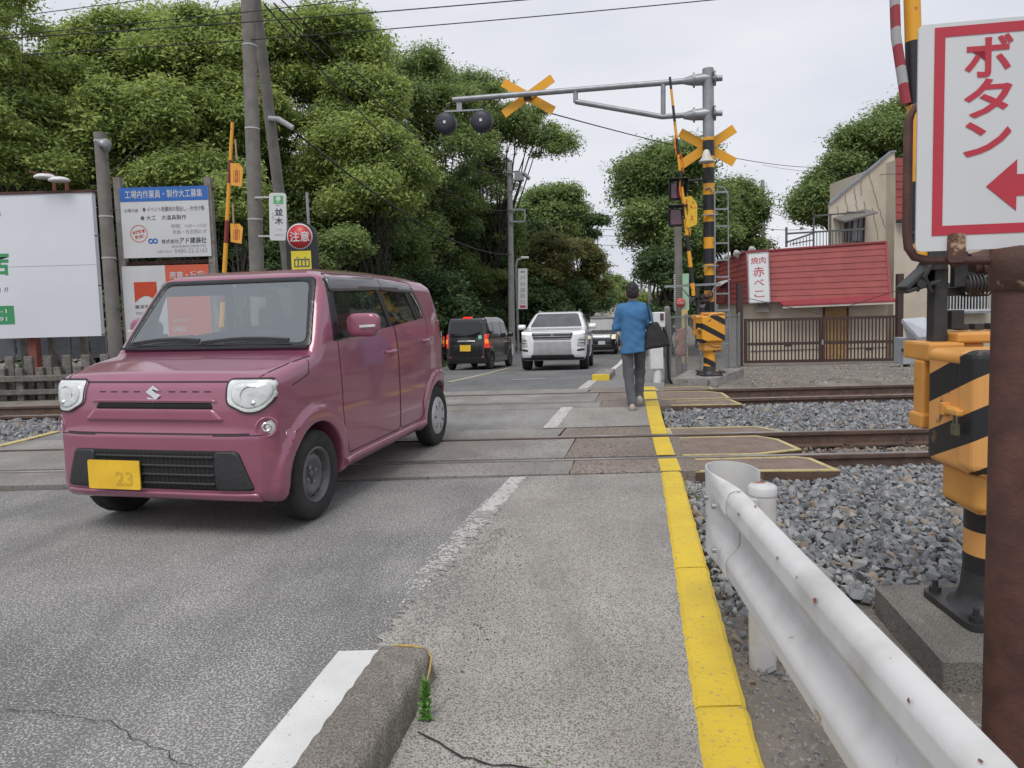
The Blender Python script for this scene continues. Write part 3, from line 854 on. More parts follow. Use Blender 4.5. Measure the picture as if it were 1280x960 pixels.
    def ribbon(s, line, wd, axis, sign, off=0.0015, step=0.02, closed=False, near=None):
        L = [np.array(p, float) for p in line]
        if closed: L.append(L[0])
        pts = []
        for p, q in zip(L[:-1], L[1:]):
            n = max(1, int(np.linalg.norm(q - p) / step)); pts += [p + (q - p) * i / n for i in range(n)]
        pts.append(L[-1]); pts = np.array(pts)
        d = np.gradient(pts, axis=0); d /= np.maximum(np.linalg.norm(d, axis=1, keepdims=True), 1e-9)
        nn = np.stack([-d[:, 1], d[:, 0]], 1) * wd / 2
        a = np.concatenate([pts + nn, pts - nn])
        P, ok = s.surf(a[:, 0], a[:, 1], axis, sign)
        if near is not None: ok &= P[:, axis] * sign > near
        k = len(pts); F = np.array([(i, i + 1, k + i + 1, k + i) for i in range(k - 1)])
        F = F[ok[F].all(1)]
        if len(F) == 0: return [], []
        g = grad(s.f, P); V = P + g * off
        nrm = np.cross(V[F[0, 1]] - V[F[0, 0]], V[F[0, 2]] - V[F[0, 0]])
        if nrm @ g[F[0, 0]] < 0: F = F[:, ::-1]
        return V, F
    def split(s, h, regions):
        """mesh of the shell cut into regions: (key, axis, sign, polygon); returns {key: (V, F)} with 'body' for the rest"""
        V, F = surface_nets(s.f, s.lo, s.hi, h)
        C = V[F].mean(1); N = grad(s.f, C)
        reg = np.zeros(len(F), int)
        ab = {0: (1, 2), 1: (0, 2), 2: (0, 1)}
        for i, (key, axis, sign, poly) in enumerate(regions, 1):
            p, q = ab[axis]
            # only the first surface met along the axis
            side = (C[:, axis] * sign > (0.2 if axis != 2 else 0.9)) & (N[:, axis] * sign > 0.12) & (reg == 0)
            ii = np.where(side)[0]
            ins = poly_sd(C[ii, p], C[ii, q], poly) < 0
            reg[ii[ins]] = i
        vmin = np.full(len(V), 10 ** 6); vmax = np.full(len(V), -1)
        rr = np.where(reg == 0, 10 ** 5, reg)
        for c in range(4):
            np.minimum.at(vmin, F[:, c], rr); np.maximum.at(vmax, F[:, c], rr)
        for i, (key, axis, sign, poly) in enumerate(regions, 1):
            sel = np.where((vmin == i) & (vmax > i))[0]
            if not len(sel): continue
            p, q = ab[axis]
            na, nb = poly_near(V[sel, p], V[sel, q], poly)
            mv = np.hypot(na - V[sel, p], nb - V[sel, q]) < h * 2.2
            W, ok = s.surf(na, nb, axis, sign)
            ok &= mv & (np.linalg.norm(W - V[sel], axis=1) < h * 5)
            V[sel[ok]] = W[ok]
        out = {}
        for i, key in enumerate(['body'] + [r[0] for r in regions]):
            f = F[reg == i]
            if not len(f): continue
            us = np.unique(f); m = -np.ones(len(V), int); m[us] = np.arange(len(us))
            out.setdefault(key, []).append((V[us], m[f]))
        return out
def cat_mesh(parts):
    """join (V, F, material) triples of quads"""
    Vs, Fs, Ms, k = [], [], [], 0
    for V, F, m in parts:
        if len(F) == 0: continue
        Vs.append(V); Fs.append(np.asarray(F) + k); Ms += [m] * len(F); k += len(V)
    return np.concatenate(Vs), np.concatenate(Fs), Ms
def put(name, parts, mats, parent, smooth=True):
    parts = [p for p in parts if len(p[1])]
    if not parts: return None
    V, F, M = cat_mesh(parts)
    return np_mesh(name, V, F, mats, parent, smooth, M)
def wheel(parent, x, y, r, wdt, rim_r, tyre, disc, style='steel', out=1):
    """wheel standing at (x, y): tyre, rim, hub parts"""
    wt = MB(); t = wdt / 2
    M = Matrix.Translation((x, y, r)) @ Matrix.Rotation(R(-90) * out, 4, 'X')
    wt.lathe([(rim_r, -t), (r * 0.90, -t), (r * 0.975, -t * .86), (r, -t * .6), (r, t * .6), (r * 0.975, t * .86), (r * 0.93, t), (rim_r + .012, t * 1.02), (rim_r, t * .9)], 48, 0, M)
    for zc in (-.4, -.13, .13, .4):
        wt.lathe([(r + .001, t * (zc - .03)), (r + .001, t * (zc + .03))], 48, 1, M)
    o = wt.build('tyre', [tyre, MATS['black_gap']], parent)
    rm = MB()
    rm.lathe([(rim_r, -t), (rim_r, t * .92), (rim_r - .014, t * .96), (rim_r - .022, t * .70), (rim_r - .034, t * .35)], 40, 0, M)
    if style == 'steel':
        rm.lathe([(rim_r - .034, t * .35), (rim_r * .80, t * .42), (rim_r * .64, t * .58), (rim_r * .52, t * .56), (rim_r * .44, t * .30), (rim_r * .2, t * .28), (0.0001, t * .28)], 40, 0, M)
        for k in range(12):
            a = 2 * math.pi * k / 12
            rm.cyl((math.cos(a) * rim_r * .73, math.sin(a) * rim_r * .73, t * .40), (math.cos(a) * rim_r * .73, math.sin(a) * rim_r * .73, t * .505), rim_r * .062, n=10, m=1, M=M)
        for k in range(4):
            a = 2 * math.pi * k / 4 + .4
            rm.cyl((math.cos(a) * rim_r * .30, math.sin(a) * rim_r * .30, t * .27), (math.cos(a) * rim_r * .30, math.sin(a) * rim_r * .30, t * .46), rim_r * .07, n=6, m=2, M=M)
        rm.lathe([(rim_r * .17, t * .28), (rim_r * .16, t * .52), (.0001, t * .54)], 20, 0, M)
    elif style == 'cap':
        rm.lathe([(rim_r * .99, t * .96), (rim_r * .93, t * 1.06), (rim_r * .6, t * 1.13), (rim_r * .25, t * 1.16), (.0001, t * 1.16)], 40, 0, M)
        for k in range(7):
            a = 2 * math.pi * k / 7
            for dr in (.50, .66):
                rm.cyl((math.cos(a) * rim_r * dr, math.sin(a) * rim_r * dr, t * 1.0), (math.cos(a) * rim_r * dr, math.sin(a) * rim_r * dr, t * 1.15), rim_r * .06, n=8, m=1, M=M)
    else:  # alloy spokes
        rm.lathe([(rim_r * .28, t * .80), (.0001, t * .84)], 20, 0, M)
        rm.lathe([(rim_r - .03, t * .2), (.0001, t * .2)], 30, 1, M)
        for k in range(10):
            a = 2 * math.pi * k / 10
            rm.bar((math.cos(a) * rim_r * .2, math.sin(a) * rim_r * .2, t * .78), (math.cos(a) * rim_r * .97, math.sin(a) * rim_r * .97, t * .84), .035, .03, 0, M=M)
    rm.build('rim', [disc, MATS['black_gap'], MATS['steel']], parent)
def plate(parent, M, w, h, col, txt1, txt2):
    b = MB(); b.prism(rnd_poly([(-w / 2, -h / 2), (w / 2, -h / 2), (w / 2, h / 2), (-w / 2, h / 2)], .012), -.004, .004, 0, M)
    o = b.build('licence_plate', col, parent)
    t = MB()
    if txt1: t.text(txt1, 0, h * .27, w * .5, h * .2, M, 0, 0.0, .0055)
    if txt2: t.text(txt2, w * .2, -h * .13, w * .34, h * .5, M, 0, 0.02, .0055)
    if t.f: t.build('lettering', MATS['plate_ink'], o)
    return o

for n_, a_ in dict(
    black_gap=dict(c1=(.008, .008, .009), rough=.8), steel=dict(c1=(.42, .43, .44), c2=(.30, .31, .32), rough=.4, metal=.8),
    plate_ink=dict(c1=(.60, .37, .03), rough=.7),
    plate_yellow=dict(c1=(.80, .50, .03), rough=.5), plate_white=dict(c1=(.62, .63, .64), rough=.5),
    tyre=dict(c1=(.016, .016, .017), c2=(.03, .029, .028), rough=.85, scale=14, bump=.2), rim_dark=dict(c1=(.15, .15, .155), c2=(.10, .10, .103), rough=.5, metal=.3),
    cap_silver=dict(c1=(.52, .53, .54), c2=(.42, .43, .44), rough=.35, metal=.35),
    pink_paint=dict(c1=(.29, .085, .140), c2=(.265, .077, .128), rough=.32, scale=3, coat=1.0, coat_rough=.05, spec=.6, metal=.16, two=(.05, .05, .052)),
    pink_part=dict(c1=(.29, .085, .140), c2=(.265, .077, .128), rough=.32, scale=3, coat=1.0, coat_rough=.05, metal=.16),
    seam=dict(c1=(.025, .012, .016), rough=.7), black_plastic=dict(c1=(.022, .023, .025), c2=(.032, .033, .035), rough=.55, scale=40),
    frit=dict(c1=(.012, .013, .014), rough=.25), lamp_clear=dict(c1=(.68, .70, .69), c2=(.50, .52, .52), rough=.18, scale=7, coat=1.0, metal=.25),
    chrome=dict(c1=(.8, .8, .8), rough=.12, metal=1.0), interior=dict(c1=(.045, .046, .05), c2=(.03, .03, .033), rough=.8), seat_cloth=dict(c1=(.10, .095, .09), c2=(.07, .068, .066), rough=.95),
    dark_glass=dict(c1=(.012, .014, .015), rough=.04, spec=.6), sky_sheen_glass=dict(c1=(.10, .11, .115), c2=(.06, .066, .07), rough=.08, spec=.35, scale=2.5), bar_grey=dict(c1=(.34, .345, .35), c2=(.26, .265, .27), rough=.35), visor=dict(c1=(.10, .105, .115), rough=.12, spec=.7),  # far windscreens carry the sky's reflection in a paler base colour
    white_paint=dict(c1=(.74, .75, .77), c2=(.70, .71, .73), rough=.3, coat=1.0), black_paint=dict(c1=(.008, .0085, .01), rough=.25, coat=1.0),
    tail_red=dict(c1=(.5, .02, .015), rough=.2, coat=1, emit=(1, .06, .02, .35)), tail_amber=dict(c1=(.7, .2, .02), rough=.2, emit=(1, .28, .05, .5)), stop_red=dict(c1=(.6, .02, .02), rough=.2, emit=(1, .03, .02, .35)),
    lamp_lit=dict(c1=(.85, .85, .82), rough=.2, emit=(1, .97, .9, 1.3)), lamp_warm=dict(c1=(.85, .8, .65), rough=.2, emit=(1, .85, .6, .45)), sticker=dict(c1=(.25, .55, .35), rough=.5),
    amber=dict(c1=(.55, .16, .02), rough=.2)).items(): mat(n_, **a_)
glass_mat('windscreen', (.93, .95, .95), refl=1.0, opac=.27)
glass_mat('side_glass', (.78, .80, .80), refl=1.0, opac=.02)
M_ = MATS

# ---------------------------------------------------------------- the pink hatchback in front
def pink_hatchback():
    WB = 1.23
    side = rnd_poly([(1.60, .21), (1.765, .27), (1.80, .40), (1.80, .655), (1.772, .685), (1.765, .82), (1.735, .965), (1.66, 1.035), (1.42, 1.095), (1.175, 1.135), (.80, 1.655), (.66, 1.695), (.30, 1.722), (-.2, 1.73), (-.8, 1.70), (-1.25, 1.655), (-1.40, 1.60), (-1.52, 1.22), (-1.60, .9), (-1.66, .62), (-1.66, .35), (-1.58, .22)], .035)
    plan = [(1.825, 0), (1.818, .32), (1.795, .53), (1.745, .675), (1.65, .76), (1.46, .792), (1.0, .79), (-1.2, .79), (-1.42, .765), (-1.56, .69), (-1.63, .5), (-1.66, .25), (-1.665, 0)]
    width = [(.15, .725), (.3, .765), (.5, .785), (.8, .79), (.95, .785), (1.1, .77), (1.2, .755), (1.56, .672), (1.63, .64), (1.68, .565), (1.71, .46), (1.735, .28)]
    sh = Shell(side, plan, width, None, k=.08, wheels=(WB, -WB), R_arch=.352, y_in=.50, flare=.022, zaxle=.30, extra=lambda d, P: smax(d, np.where(P[:, 0] > .95, (P[:, 2] - np.interp(P[:, 0], [.95, 1.175, 1.42, 1.66, 1.735, 1.80], [1.5, 1.15, 1.107, 1.045, .985, .93]) + .042 * np.minimum(np.abs(P[:, 1]) / .76, 1.15) ** 3) * .9, -1.0), .05))
    DLO = rnd_poly([(.915, 1.165), (.80, 1.625), (-.10, 1.635), (-.84, 1.585), (-.97, 1.40), (-.99, 1.285), (.50, 1.195)], .05)
    WS = rnd_poly([(-.705, 1.15), (.705, 1.15), (.595, 1.625), (-.595, 1.625)], .05)
    RW = rnd_poly([(-.56, 1.20), (.56, 1.20), (.50, 1.56), (-.50, 1.56)], .05)
    FD = rnd_poly([(.845, 1.13), (.835, .70), (.80, .345), (-.235, .345), (-.235, 1.14), (-.11, 1.66), (.73, 1.66)], .05)
    RD = rnd_poly([(-.245, .345), (-.245, 1.14), (-.12, 1.66), (-.86, 1.62), (-1.03, 1.28), (-1.02, .72), (-.90, .66), (-.80, .50), (-.78, .345)], .05)
    HOOD = rnd_poly([(-.64, .975), (.64, .975), (.735, 1.09), (.72, 1.145), (-.72, 1.145), (-.735, 1.09)], .02)
    BUMP = rnd_poly([(-.95, .18), (.95, .18), (.95, .66), (-.95, .66)], .01)
    regs = []
    for s in (1, -1): regs.append(('cut', 1, s, DLO))
    regs += [('cut', 0, 1, WS), ('cut', 0, -1, RW)]
    for s, n in ((1, 'L'), (-1, 'R')): regs += [('fd' + n, 1, s, FD), ('rd' + n, 1, s, RD)]
    regs += [('hood', 0, 1, HOOD), ('bump', 0, 1, BUMP)]
    sp = sh.split(.0165, regs)
    car = thing('parked_car', 'x', 'car')
    car.name = 'hatchback_car'
    tag(car, 'pink boxy hatchback crossing the tracks towards the camera', 'car')
    paint, seam = M_['pink_paint'], M_['seam']
    sm = lambda line, wd, ax, sg, closed=False: (*sh.ribbon(line, wd, ax, sg, closed=closed), 1)
    bod = [(*q, 0) for q in sp['body']]
    bod += [sm([(1.245, 1.13), (1.30, .98), (1.50, .93)], .006, 1, s) for s in (1, -1)]
    bod += [sm([(.40, .655), (.60, .655), (.70, .655)], .006, 0, 1), sm([(-.40, .655), (-.60, .655), (-.70, .655)], .006, 0, 1)]
    body = put('body', bod, [paint, seam], car)
    put('bonnet', [(*q, 0) for q in sp['hood']] + [sm([(-.735, 1.09), (-.64, .975), (.64, .975), (.735, 1.09)], .009, 0, 1)], [paint, seam], car)
    bp = put('front_bumper', [(*q, 0) for q in sp['bump']] + [sm([(-.62, .664), (.62, .664)], .010, 0, 1)], [paint, seam], car)
    for n, s in (('L', 1), ('R', -1)):
        for key, poly, hx, hz in (('fd', FD, -.07, 1.03), ('rd', RD, -.93, 1.075)):
            low = [p for p in poly if p[1] < 1.2]
            i0 = max(range(len(poly)), key=lambda i: 0)
            d = put('door', [(*q, 0) for q in sp[key + n]] + [sm(poly, .007, 1, s, True)], [paint, seam], car)
            hd = MB()
            P, ok = sh.surf([hx + .09, hx, hx - .09], [hz - .004, hz, hz + .004], 1, s)
            hd.tube([(P[0][0], P[0][1], P[0][2]), (P[0][0] - .02, P[0][1] + s * .028, P[0][2]), (P[1][0], P[1][1] + s * .034, P[1][2]), (P[2][0] + .02, P[2][1] + s * .028, P[2][2]), (P[2][0], P[2][1], P[2][2])], [.012, .016, .017, .016, .012], 8)
            if key == 'fd': hd.cyl((hx + .0, P[1][1] - s * .01, hz - .055), (hx, P[1][1] + s * .006, hz - .055), .014, n=12)
            hd.build('handle', M_['pink_part'], d)
            put('recess_shade', [(*sh.patch(rnd_poly([(hx - .06, hz - .035), (hx + .05, hz - .035), (hx + .05, hz + .03), (hx - .06, hz + .03)], .03), 1, s, .01, .0006, 0), 0)], [mat('pink_recess_shade', (.25, .07, .125), rough=.35, coat=1.0)], d)  # flat patch; the hollow's shade is painted as a darker pink
            # glass, black surround, rain visor
            if key == 'fd': gp = rnd_poly([(.80, 1.215), (.72, 1.545), (-.025, 1.55), (-.135, 1.215)], .05)
            else: gp = rnd_poly([(-.185, 1.225), (-.08, 1.55), (-.66, 1.53), (-.76, 1.30), (-.79, 1.265)], .04)
            put('window', [(*sh.patch(gp, 1, s, .02, -.006, 0), 0)], [M_['side_glass']], d)
            if key == 'fd': out = [(.915, 1.165), (.80, 1.625), (-.10, 1.635), (-.195, 1.235), (.50, 1.192)]
            else: out = [(-.195, 1.235), (-.10, 1.635), (-.84, 1.585), (-.97, 1.40), (-.99, 1.285)]
            put('window_frame', [(*sh.patch(rnd_poly(out, .04), 1, s, .014, .0015, .01, hole=gp), 0)], [M_['frit']], d)
            vz = [(.79, 1.525), (.765, 1.625), (-.10, 1.632), (-.10, 1.545)] if key == 'fd' else [(-.108, 1.545), (-.108, 1.632), (-.82, 1.58), (-.86, 1.525)]
            put('rain_visor', [(*sh.patch(rnd_poly(vz, .02), 1, s, .02, .016, .012), 0)], [M_['visor']], d)
        q = rnd_poly([(-.845, 1.28), (-.745, 1.525), (-.83, 1.52), (-.935, 1.39), (-.955, 1.30)], .02)
        put('quarter_window', [(*sh.patch(q, 1, s, .015, .004, .004), 0)], [M_['dark_glass']], car)
        # sill
        sl = MB()
        P, ok = sh.surf(np.linspace(.86, -.80, 12), np.full(12, .30), 1, s)
        sl.tube([tuple(p) for p in P], .028, 8); sl.build('sill', M_['pink_part'], car)
        # mirror
        def fm(Pp, s=s):
            return smax(sd_box(Pp, (.70, s * .885, 1.275), (.075, .115, .085), .055), (Pp[:, 0] - .745) , .03)
        V, F = surface_nets(fm, (.58, min(s * .74, s * 1.03), 1.15), (.82, max(s * .74, s * 1.03), 1.40), .012)
        mr = np_mesh('wing_mirror', V, F, M_['pink_part'], car)
        g = MB(); g.bar((.70, s * .72, 1.21), (.70, s * .84, 1.215), .07, .05); g.build('bracket', M_['black_plastic'], mr)
        g = MB(); g.prism(rnd_poly([(-.085, -.06), (.085, -.06), (.085, .06), (-.085, .06)], .04), -.004, .004, 0, Matrix.Translation((.615, s * .885, 1.275)) @ Matrix.Rotation(R(90), 4, 'Y') @ Matrix.Rotation(R(90), 4, 'Z')); g.build('mirror_glass', M_['chrome'], mr)
        g = MB(); g.prism(rnd_poly([(-.055, -.013), (.06, -.008), (.06, .010), (-.055, .005)], .006), 0, .008, 0, Matrix.Translation((.752, s * .935, 1.27)) @ Matrix.Rotation(R(90), 4, 'Z') @ Matrix.Rotation(R(90), 4, 'X') @ (Matrix.Identity(4) if s > 0 else Matrix.Scale(-1, 4, (1, 0, 0)))); g.build('turn_signal', M_['lamp_clear'], mr)
        # lamps
        hl = rnd_poly([(s * .485, .985), (s * .49, .845), (s * .60, .79), (s * .68, .795), (s * .735, .85), (s * .757, .925), (s * .742, .985)], .03)
        L = put('headlight', [(*sh.patch(hl, 0, 1, .010, .010, .012, near=1.64), 0)], [M_['lamp_lens']], car)
        put('lamp_bowl', [(*sh.patch(rnd_poly([(s * .515, .965), (s * .52, .855), (s * .605, .815), (s * .68, .825), (s * .735, .885), (s * .74, .965)], .05), 0, 1, .010, .0125, .003, near=1.5), 0)], [M_['lamp_inside']], L)
        put('bezel', [(*sh.ribbon(hl, .010, 0, 1, .011, .012, True, near=1.64), 0)], [M_['seam']], L)
        c = MB()
        P, ok = sh.surf([s * .63], [.90], 0, 1)
        c.lathe([(.062, .0), (.056, .006), (.050, .0)], 24, 0, Matrix.Translation((P[0][0] + .004, P[0][1], .895)) @ Matrix.Rotation(R(s * 14), 4, 'Z') @ Matrix.Rotation(R(90), 4, 'Y'))
        c.lathe([(.020, .0), (.012, .012), (.0001, .016)], 14, 0, Matrix.Translation((P[0][0] + .008, P[0][1] + s * .02, .85)) @ Matrix.Rotation(R(90), 4, 'Y'))
        c.build('reflector', M_['chrome'], L)
        P, ok = sh.surf([s * .705], [.70], 0, 1)
        fg = MB(); Mf = Matrix.Translation(P[0] - np.array([.012, s * .006, 0])) @ Matrix.Rotation(R(s * 36), 4, 'Z') @ Matrix.Rotation(R(90), 4, 'Y')
        fg.lathe([(.072, -.03), (.066, .012), (.052, .020), (.050, .008)], 28, 1, Mf)
        fg.lathe([(.050, .008), (.035, .012), (.0001, .014)], 24, 0, Mf); fg.lathe([(.030, .014), (.024, .020), (.018, .014)], 16, 2, Mf)
        fg.build('fog_lamp', [M_['lamp_inside'], M_['pink_part'], M_['chrome']], car)
        for xw, st in ((WB, 'steel'), (-WB, 'cap')):
            wh = thing('wheel', None, None); wh.parent = car
            wheel(wh, xw, s * .685, .298, .155, .188, M_['tyre'], M_['rim_dark'] if st == 'steel' else M_['cap_silver'], st, s)
            # inner wheel housing
        # tail lamps
        put('tail_light', [(*sh.patch(rnd_poly([(s * .60, .92), (s * .74, .92), (s * .74, 1.25), (s * .62, 1.25)], .02), 0, -1, .02, .006, .01), 0)], [M_['tail_lens']], car)
    # windscreen with black edge, wipers
    ws = put('windscreen', [(*sh.patch(WS, 0, 1, .022, -.004, 0), 0)], [M_['windscreen']], car)
    inner = rnd_poly([(-.668, 1.178), (.668, 1.178), (.560, 1.602), (-.560, 1.602)], .05)
    put('screen_edge', [(*sh.patch(rnd_poly([(-.717, 1.14), (.717, 1.14), (.604, 1.634), (-.604, 1.634)], .05), 0, 1, .012, .001, .004, hole=inner), 0)], [M_['frit']], ws)
    put('rear_window', [(*sh.patch(RW, 0, -1, .03, -.004, 0), 0)], [M_['side_glass']], car)
    cw = MB()
    P, ok = sh.surf(np.linspace(-.70, .70, 15), np.full(15, 1.147), 0, 1)
    for a, b in zip(P[:-1], P[1:]): cw.bar(a + np.array([.012, 0, .006]), b + np.array([.012, 0, .006]), .05, .016)
    cw.build('cowl', M_['black_plastic'], car)
    for y0, y1, z1 in ((-.08, .56, 1.185), (-.62, -.10, 1.19)):
        P, ok = sh.surf(np.linspace(y0, y1, 9), np.linspace(1.175, z1, 9) + .018 * np.sin(np.linspace(0, math.pi, 9)), 0, 1)
        wp = MB(); wp.tube([tuple(p + np.array([.022, 0, .014])) for p in P], .011, 6)
        wp.tube([tuple(p + np.array([.028, 0, .002])) for p in P], .006, 6)
        wp.build('wiper', M_['black_plastic'], car)
    P, ok = sh.surf([-.14, .02], [1.18, 1.21], 0, 1)
    # front details
    put('grille_slot', [(*sh.patch(rnd_poly([(-.40, .815), (.40, .815), (.385, .852), (-.385, .852)], .012), 0, 1, .012, .003, .004), 0)], [M_['black_gap']], car)
    put('nose_ridge', [(*sh.patch(rnd_poly([(-.47, .745), (.47, .745), (.405, .812), (-.405, .812)], .015), 0, 1, .012, .014, .016), 0)], [M_['pink_part']], car)
    put('nose_ridge', [(*sh.patch(rnd_poly([(-.43, .856), (.43, .856), (.40, .872), (-.40, .872)], .008), 0, 1, .008, .012, .014), 0)], [M_['pink_part']], car)
    dl = []
    for yc in (-.36, -.28, -.20, -.12, .12, .20, .28, .36): dl.append((*sh.ribbon([(yc - .022, .918), (yc + .022, .918)], .007, 0, 1), 0))
    for q_ in dl: put('nose_groove', [q_], [seam], car)
    # emblem: a chromed S of two folded strokes
    P, ok = sh.surf([0.], [.905], 0, 1)
    Me = Matrix.Translation((P[0][0] + .002, 0, .905)) @ Matrix.Rotation(R(90), 4, 'Z') @ Matrix.Rotation(R(84), 4, 'X')
    em = MB()
    half = [(.0, .050), (.042, .018), (.020, .004), (-.002, .021), (-.010, .015), (.040, -.024), (.018, -.040), (-.048, .012)]
    half = [(-.050, .010), (.0, .052), (.044, .020), (.022, .006), (.0, .022), (-.008, .016), (.030, -.010), (.014, -.022), (-.034, -.000)]
    em.prism([(-.046, .014), (0, .052), (.044, .022), (.020, .022), (.002, .030), (-.006, .024), (.046, -.010), (.046, -.014), (0, -.052), (-.044, -.022), (-.020, -.022), (-.002, -.030), (.006, -.024), (-.046, .010)], 0, .010, 0, Me)
    em.build('emblem', M_['chrome'], car)
    # lower intake: dark mesh, slats, black end pieces, plate
    gr = put('lower_grille', [(*sh.patch(rnd_poly([(-.64, .32), (.64, .32), (.555, .565), (-.555, .565)], .03), 0, 1, .016, .002, .004), 0)], [M_['black_gap']], bp)
    sl = []
    for zc in (.36, .415, .47, .525): sl.append((*sh.patch([(-.40, zc - .007), (.40, zc - .007), (.40, zc + .007), (-.40, zc + .007)], 0, 1, .008, .010, .010), 0))
    for yc in np.arange(-.36, .37, .03): sl.append((*sh.ribbon([(yc, .335), (yc, .55)], .005, 0, 1, .005), 0))
    put('grille_slat', sl, [M_['black_plastic']], gr)
    for s in (1, -1):
        put('grille_end', [(*sh.patch(rnd_poly([(s * .41, .325), (s * .635, .325), (s * .55, .56), (s * .41, .56)], .025), 0, 1, .014, .012, .014), 0)], [M_['black_plastic']], gr)
    P, ok = sh.surf([-.255], [.41], 0, 1)
    plate(bp, Matrix.Translation((P[0][0] + .03, -.255, .41)) @ Matrix.Rotation(R(90), 4, 'Z') @ Matrix.Rotation(R(90), 4, 'X'), .36, .18, M_['plate_yellow'], None, '23')
    put('lower_lip', [(*sh.patch(rnd_poly([(-.66, .245), (.66, .245), (.655, .30), (-.655, .30)], .02), 0, 1, .014, .012, .014), 0)], [M_['pink_part']], bp)
    # cabin
    it = MB()
    it.box((.02, 0, .28), (2.4, 1.30, .06)); it.box((.86, 0, .92), (.46, 1.34, .40), taper=.9)
    it.box((1.03, 0, 1.06), (.24, 1.2, .08))
    it.build('dashboard', M_['interior'], car, .03)
    for s in (1, -1):
        sv = MB(); sv.box((.12, s * .34, .58), (.50, .46, .16)); sv.box((-.14, s * .34, .92), (.13, .44, .62), taper=.85); sv.box((-.17, s * .34, 1.34), (.09, .24, .17), taper=.9)
        sv.build('seat', M_['seat_cloth'], car, .03)
    sv = MB(); sv.box((-.75, 0, .58), (.48, 1.15, .16)); sv.box((-1.02, 0, .90), (.13, 1.15, .56), taper=.92); sv.box((-1.06, .3, 1.26), (.08, .24, .15)); sv.box((-1.06, -.3, 1.26), (.08, .24, .15)); sv.build('rear_bench', M_['seat_cloth'], car, .03)
    tr = MB()
    Mt = Matrix.Translation((.60, -.34, 1.0)) @ Matrix.Rotation(R(-65), 4, 'Y')
    tr.tube([tuple(Mt @ Vector((.185 * math.cos(a), .185 * math.sin(a), 0))) for a in np.linspace(0, 2 * math.pi, 25)], .017, 8, cap=False)
    tr.bar(tuple(Mt @ Vector((-.18, 0, 0))), tuple(Mt @ Vector((.18, 0, 0))), .07, .03)
    tr.build('steering_wheel', M_['black_plastic'], car)
    rv = MB(); rv.box((.72, 0, 1.545), (.03, .24, .065)); rv.build('rear_view_mirror', M_['black_plastic'], car, .01)
    an = MB(); an.tube([(.45, .42, 1.70), (.30, .44, 1.78), (.06, .47, 1.90)], [.007, .004, .0025], 6)
    return car
mat('lamp_inside', (.50, .52, .51), (.66, .68, .67), rough=.3, scale=16, coat=.6, metal=.15, bump=.5, bscale=30)
mat('lamp_lens', (.74, .76, .74), (.60, .62, .62), rough=.08, scale=9, coat=1.0, metal=.15)
mat('tail_lens', (.25, .015, .02), rough=.15, coat=1.0)

# ---------------------------------------------------------------- the other vehicles
def vehicle(name, label, cat, side, plan, width, wheels, wr, Ra, y_in, paint, h=.035, k=.08, flare=0.0, wheel_y=.6, rim='alloy', side_wins=(), front_win=None, rear_win=None, seams=(), tyre_w=.18):
    sh = Shell(side, plan, width, None, k=k, wheels=wheels, R_arch=Ra, y_in=y_in, flare=flare, zaxle=wr)
    car = thing(name, label, cat)
    sp = sh.split(h, [])
    put('body', [(*q, 0) for q in sp['body']] + [(*sh.ribbon(l, .010, ax, sg), 1) for l, ax, sg in seams], [paint, M_['black_gap']], car)
    for s in (1, -1):
        for q in side_wins:
            g = put('side_window', [(*sh.patch(rnd_poly(q, .04), 1, s, h * .7, .004, .008), 0)], [M_['dark_glass']], car)
        for xw in wheels:
            wh = thing('wheel', None, None); wh.parent = car
            wheel(wh, xw, s * wheel_y, wr, tyre_w, wr * .66, M_['tyre'], M_['rim_dark'] if rim == 'dark' else M_['steel'], 'alloy', s)
    if front_win: put('windscreen', [(*sh.patch(rnd_poly(front_win, .05), 0, 1, h * .7, .004, .008), 0)], [M_['sky_sheen_glass']], car)
    if rear_win: put('rear_window', [(*sh.patch(rnd_poly(rear_win, .05), 0, -1, h * .7, .004, .008), 0)], [M_['dark_glass']], car)
    return sh, car
def both(poly): return [poly, [(-a, b) for a, b in poly]]
def mirror_pair(car, x, y, z, sz, m):
    for s in (1, -1):
        V, F = surface_nets(lambda P: sd_box(P, (x, s * y, z), sz, min(sz) * .8), (x - .2, s * y - .25, z - .2), (x + .2, s * y + .25, z + .2), .02)
        o = np_mesh('wing_mirror', V, F, m, car)
        g = MB(); g.bar((x, s * (y - .22), z - .08), (x, s * (y - .04), z - .04), .06, .04); g.build('bracket', M_['black_plastic'], o)

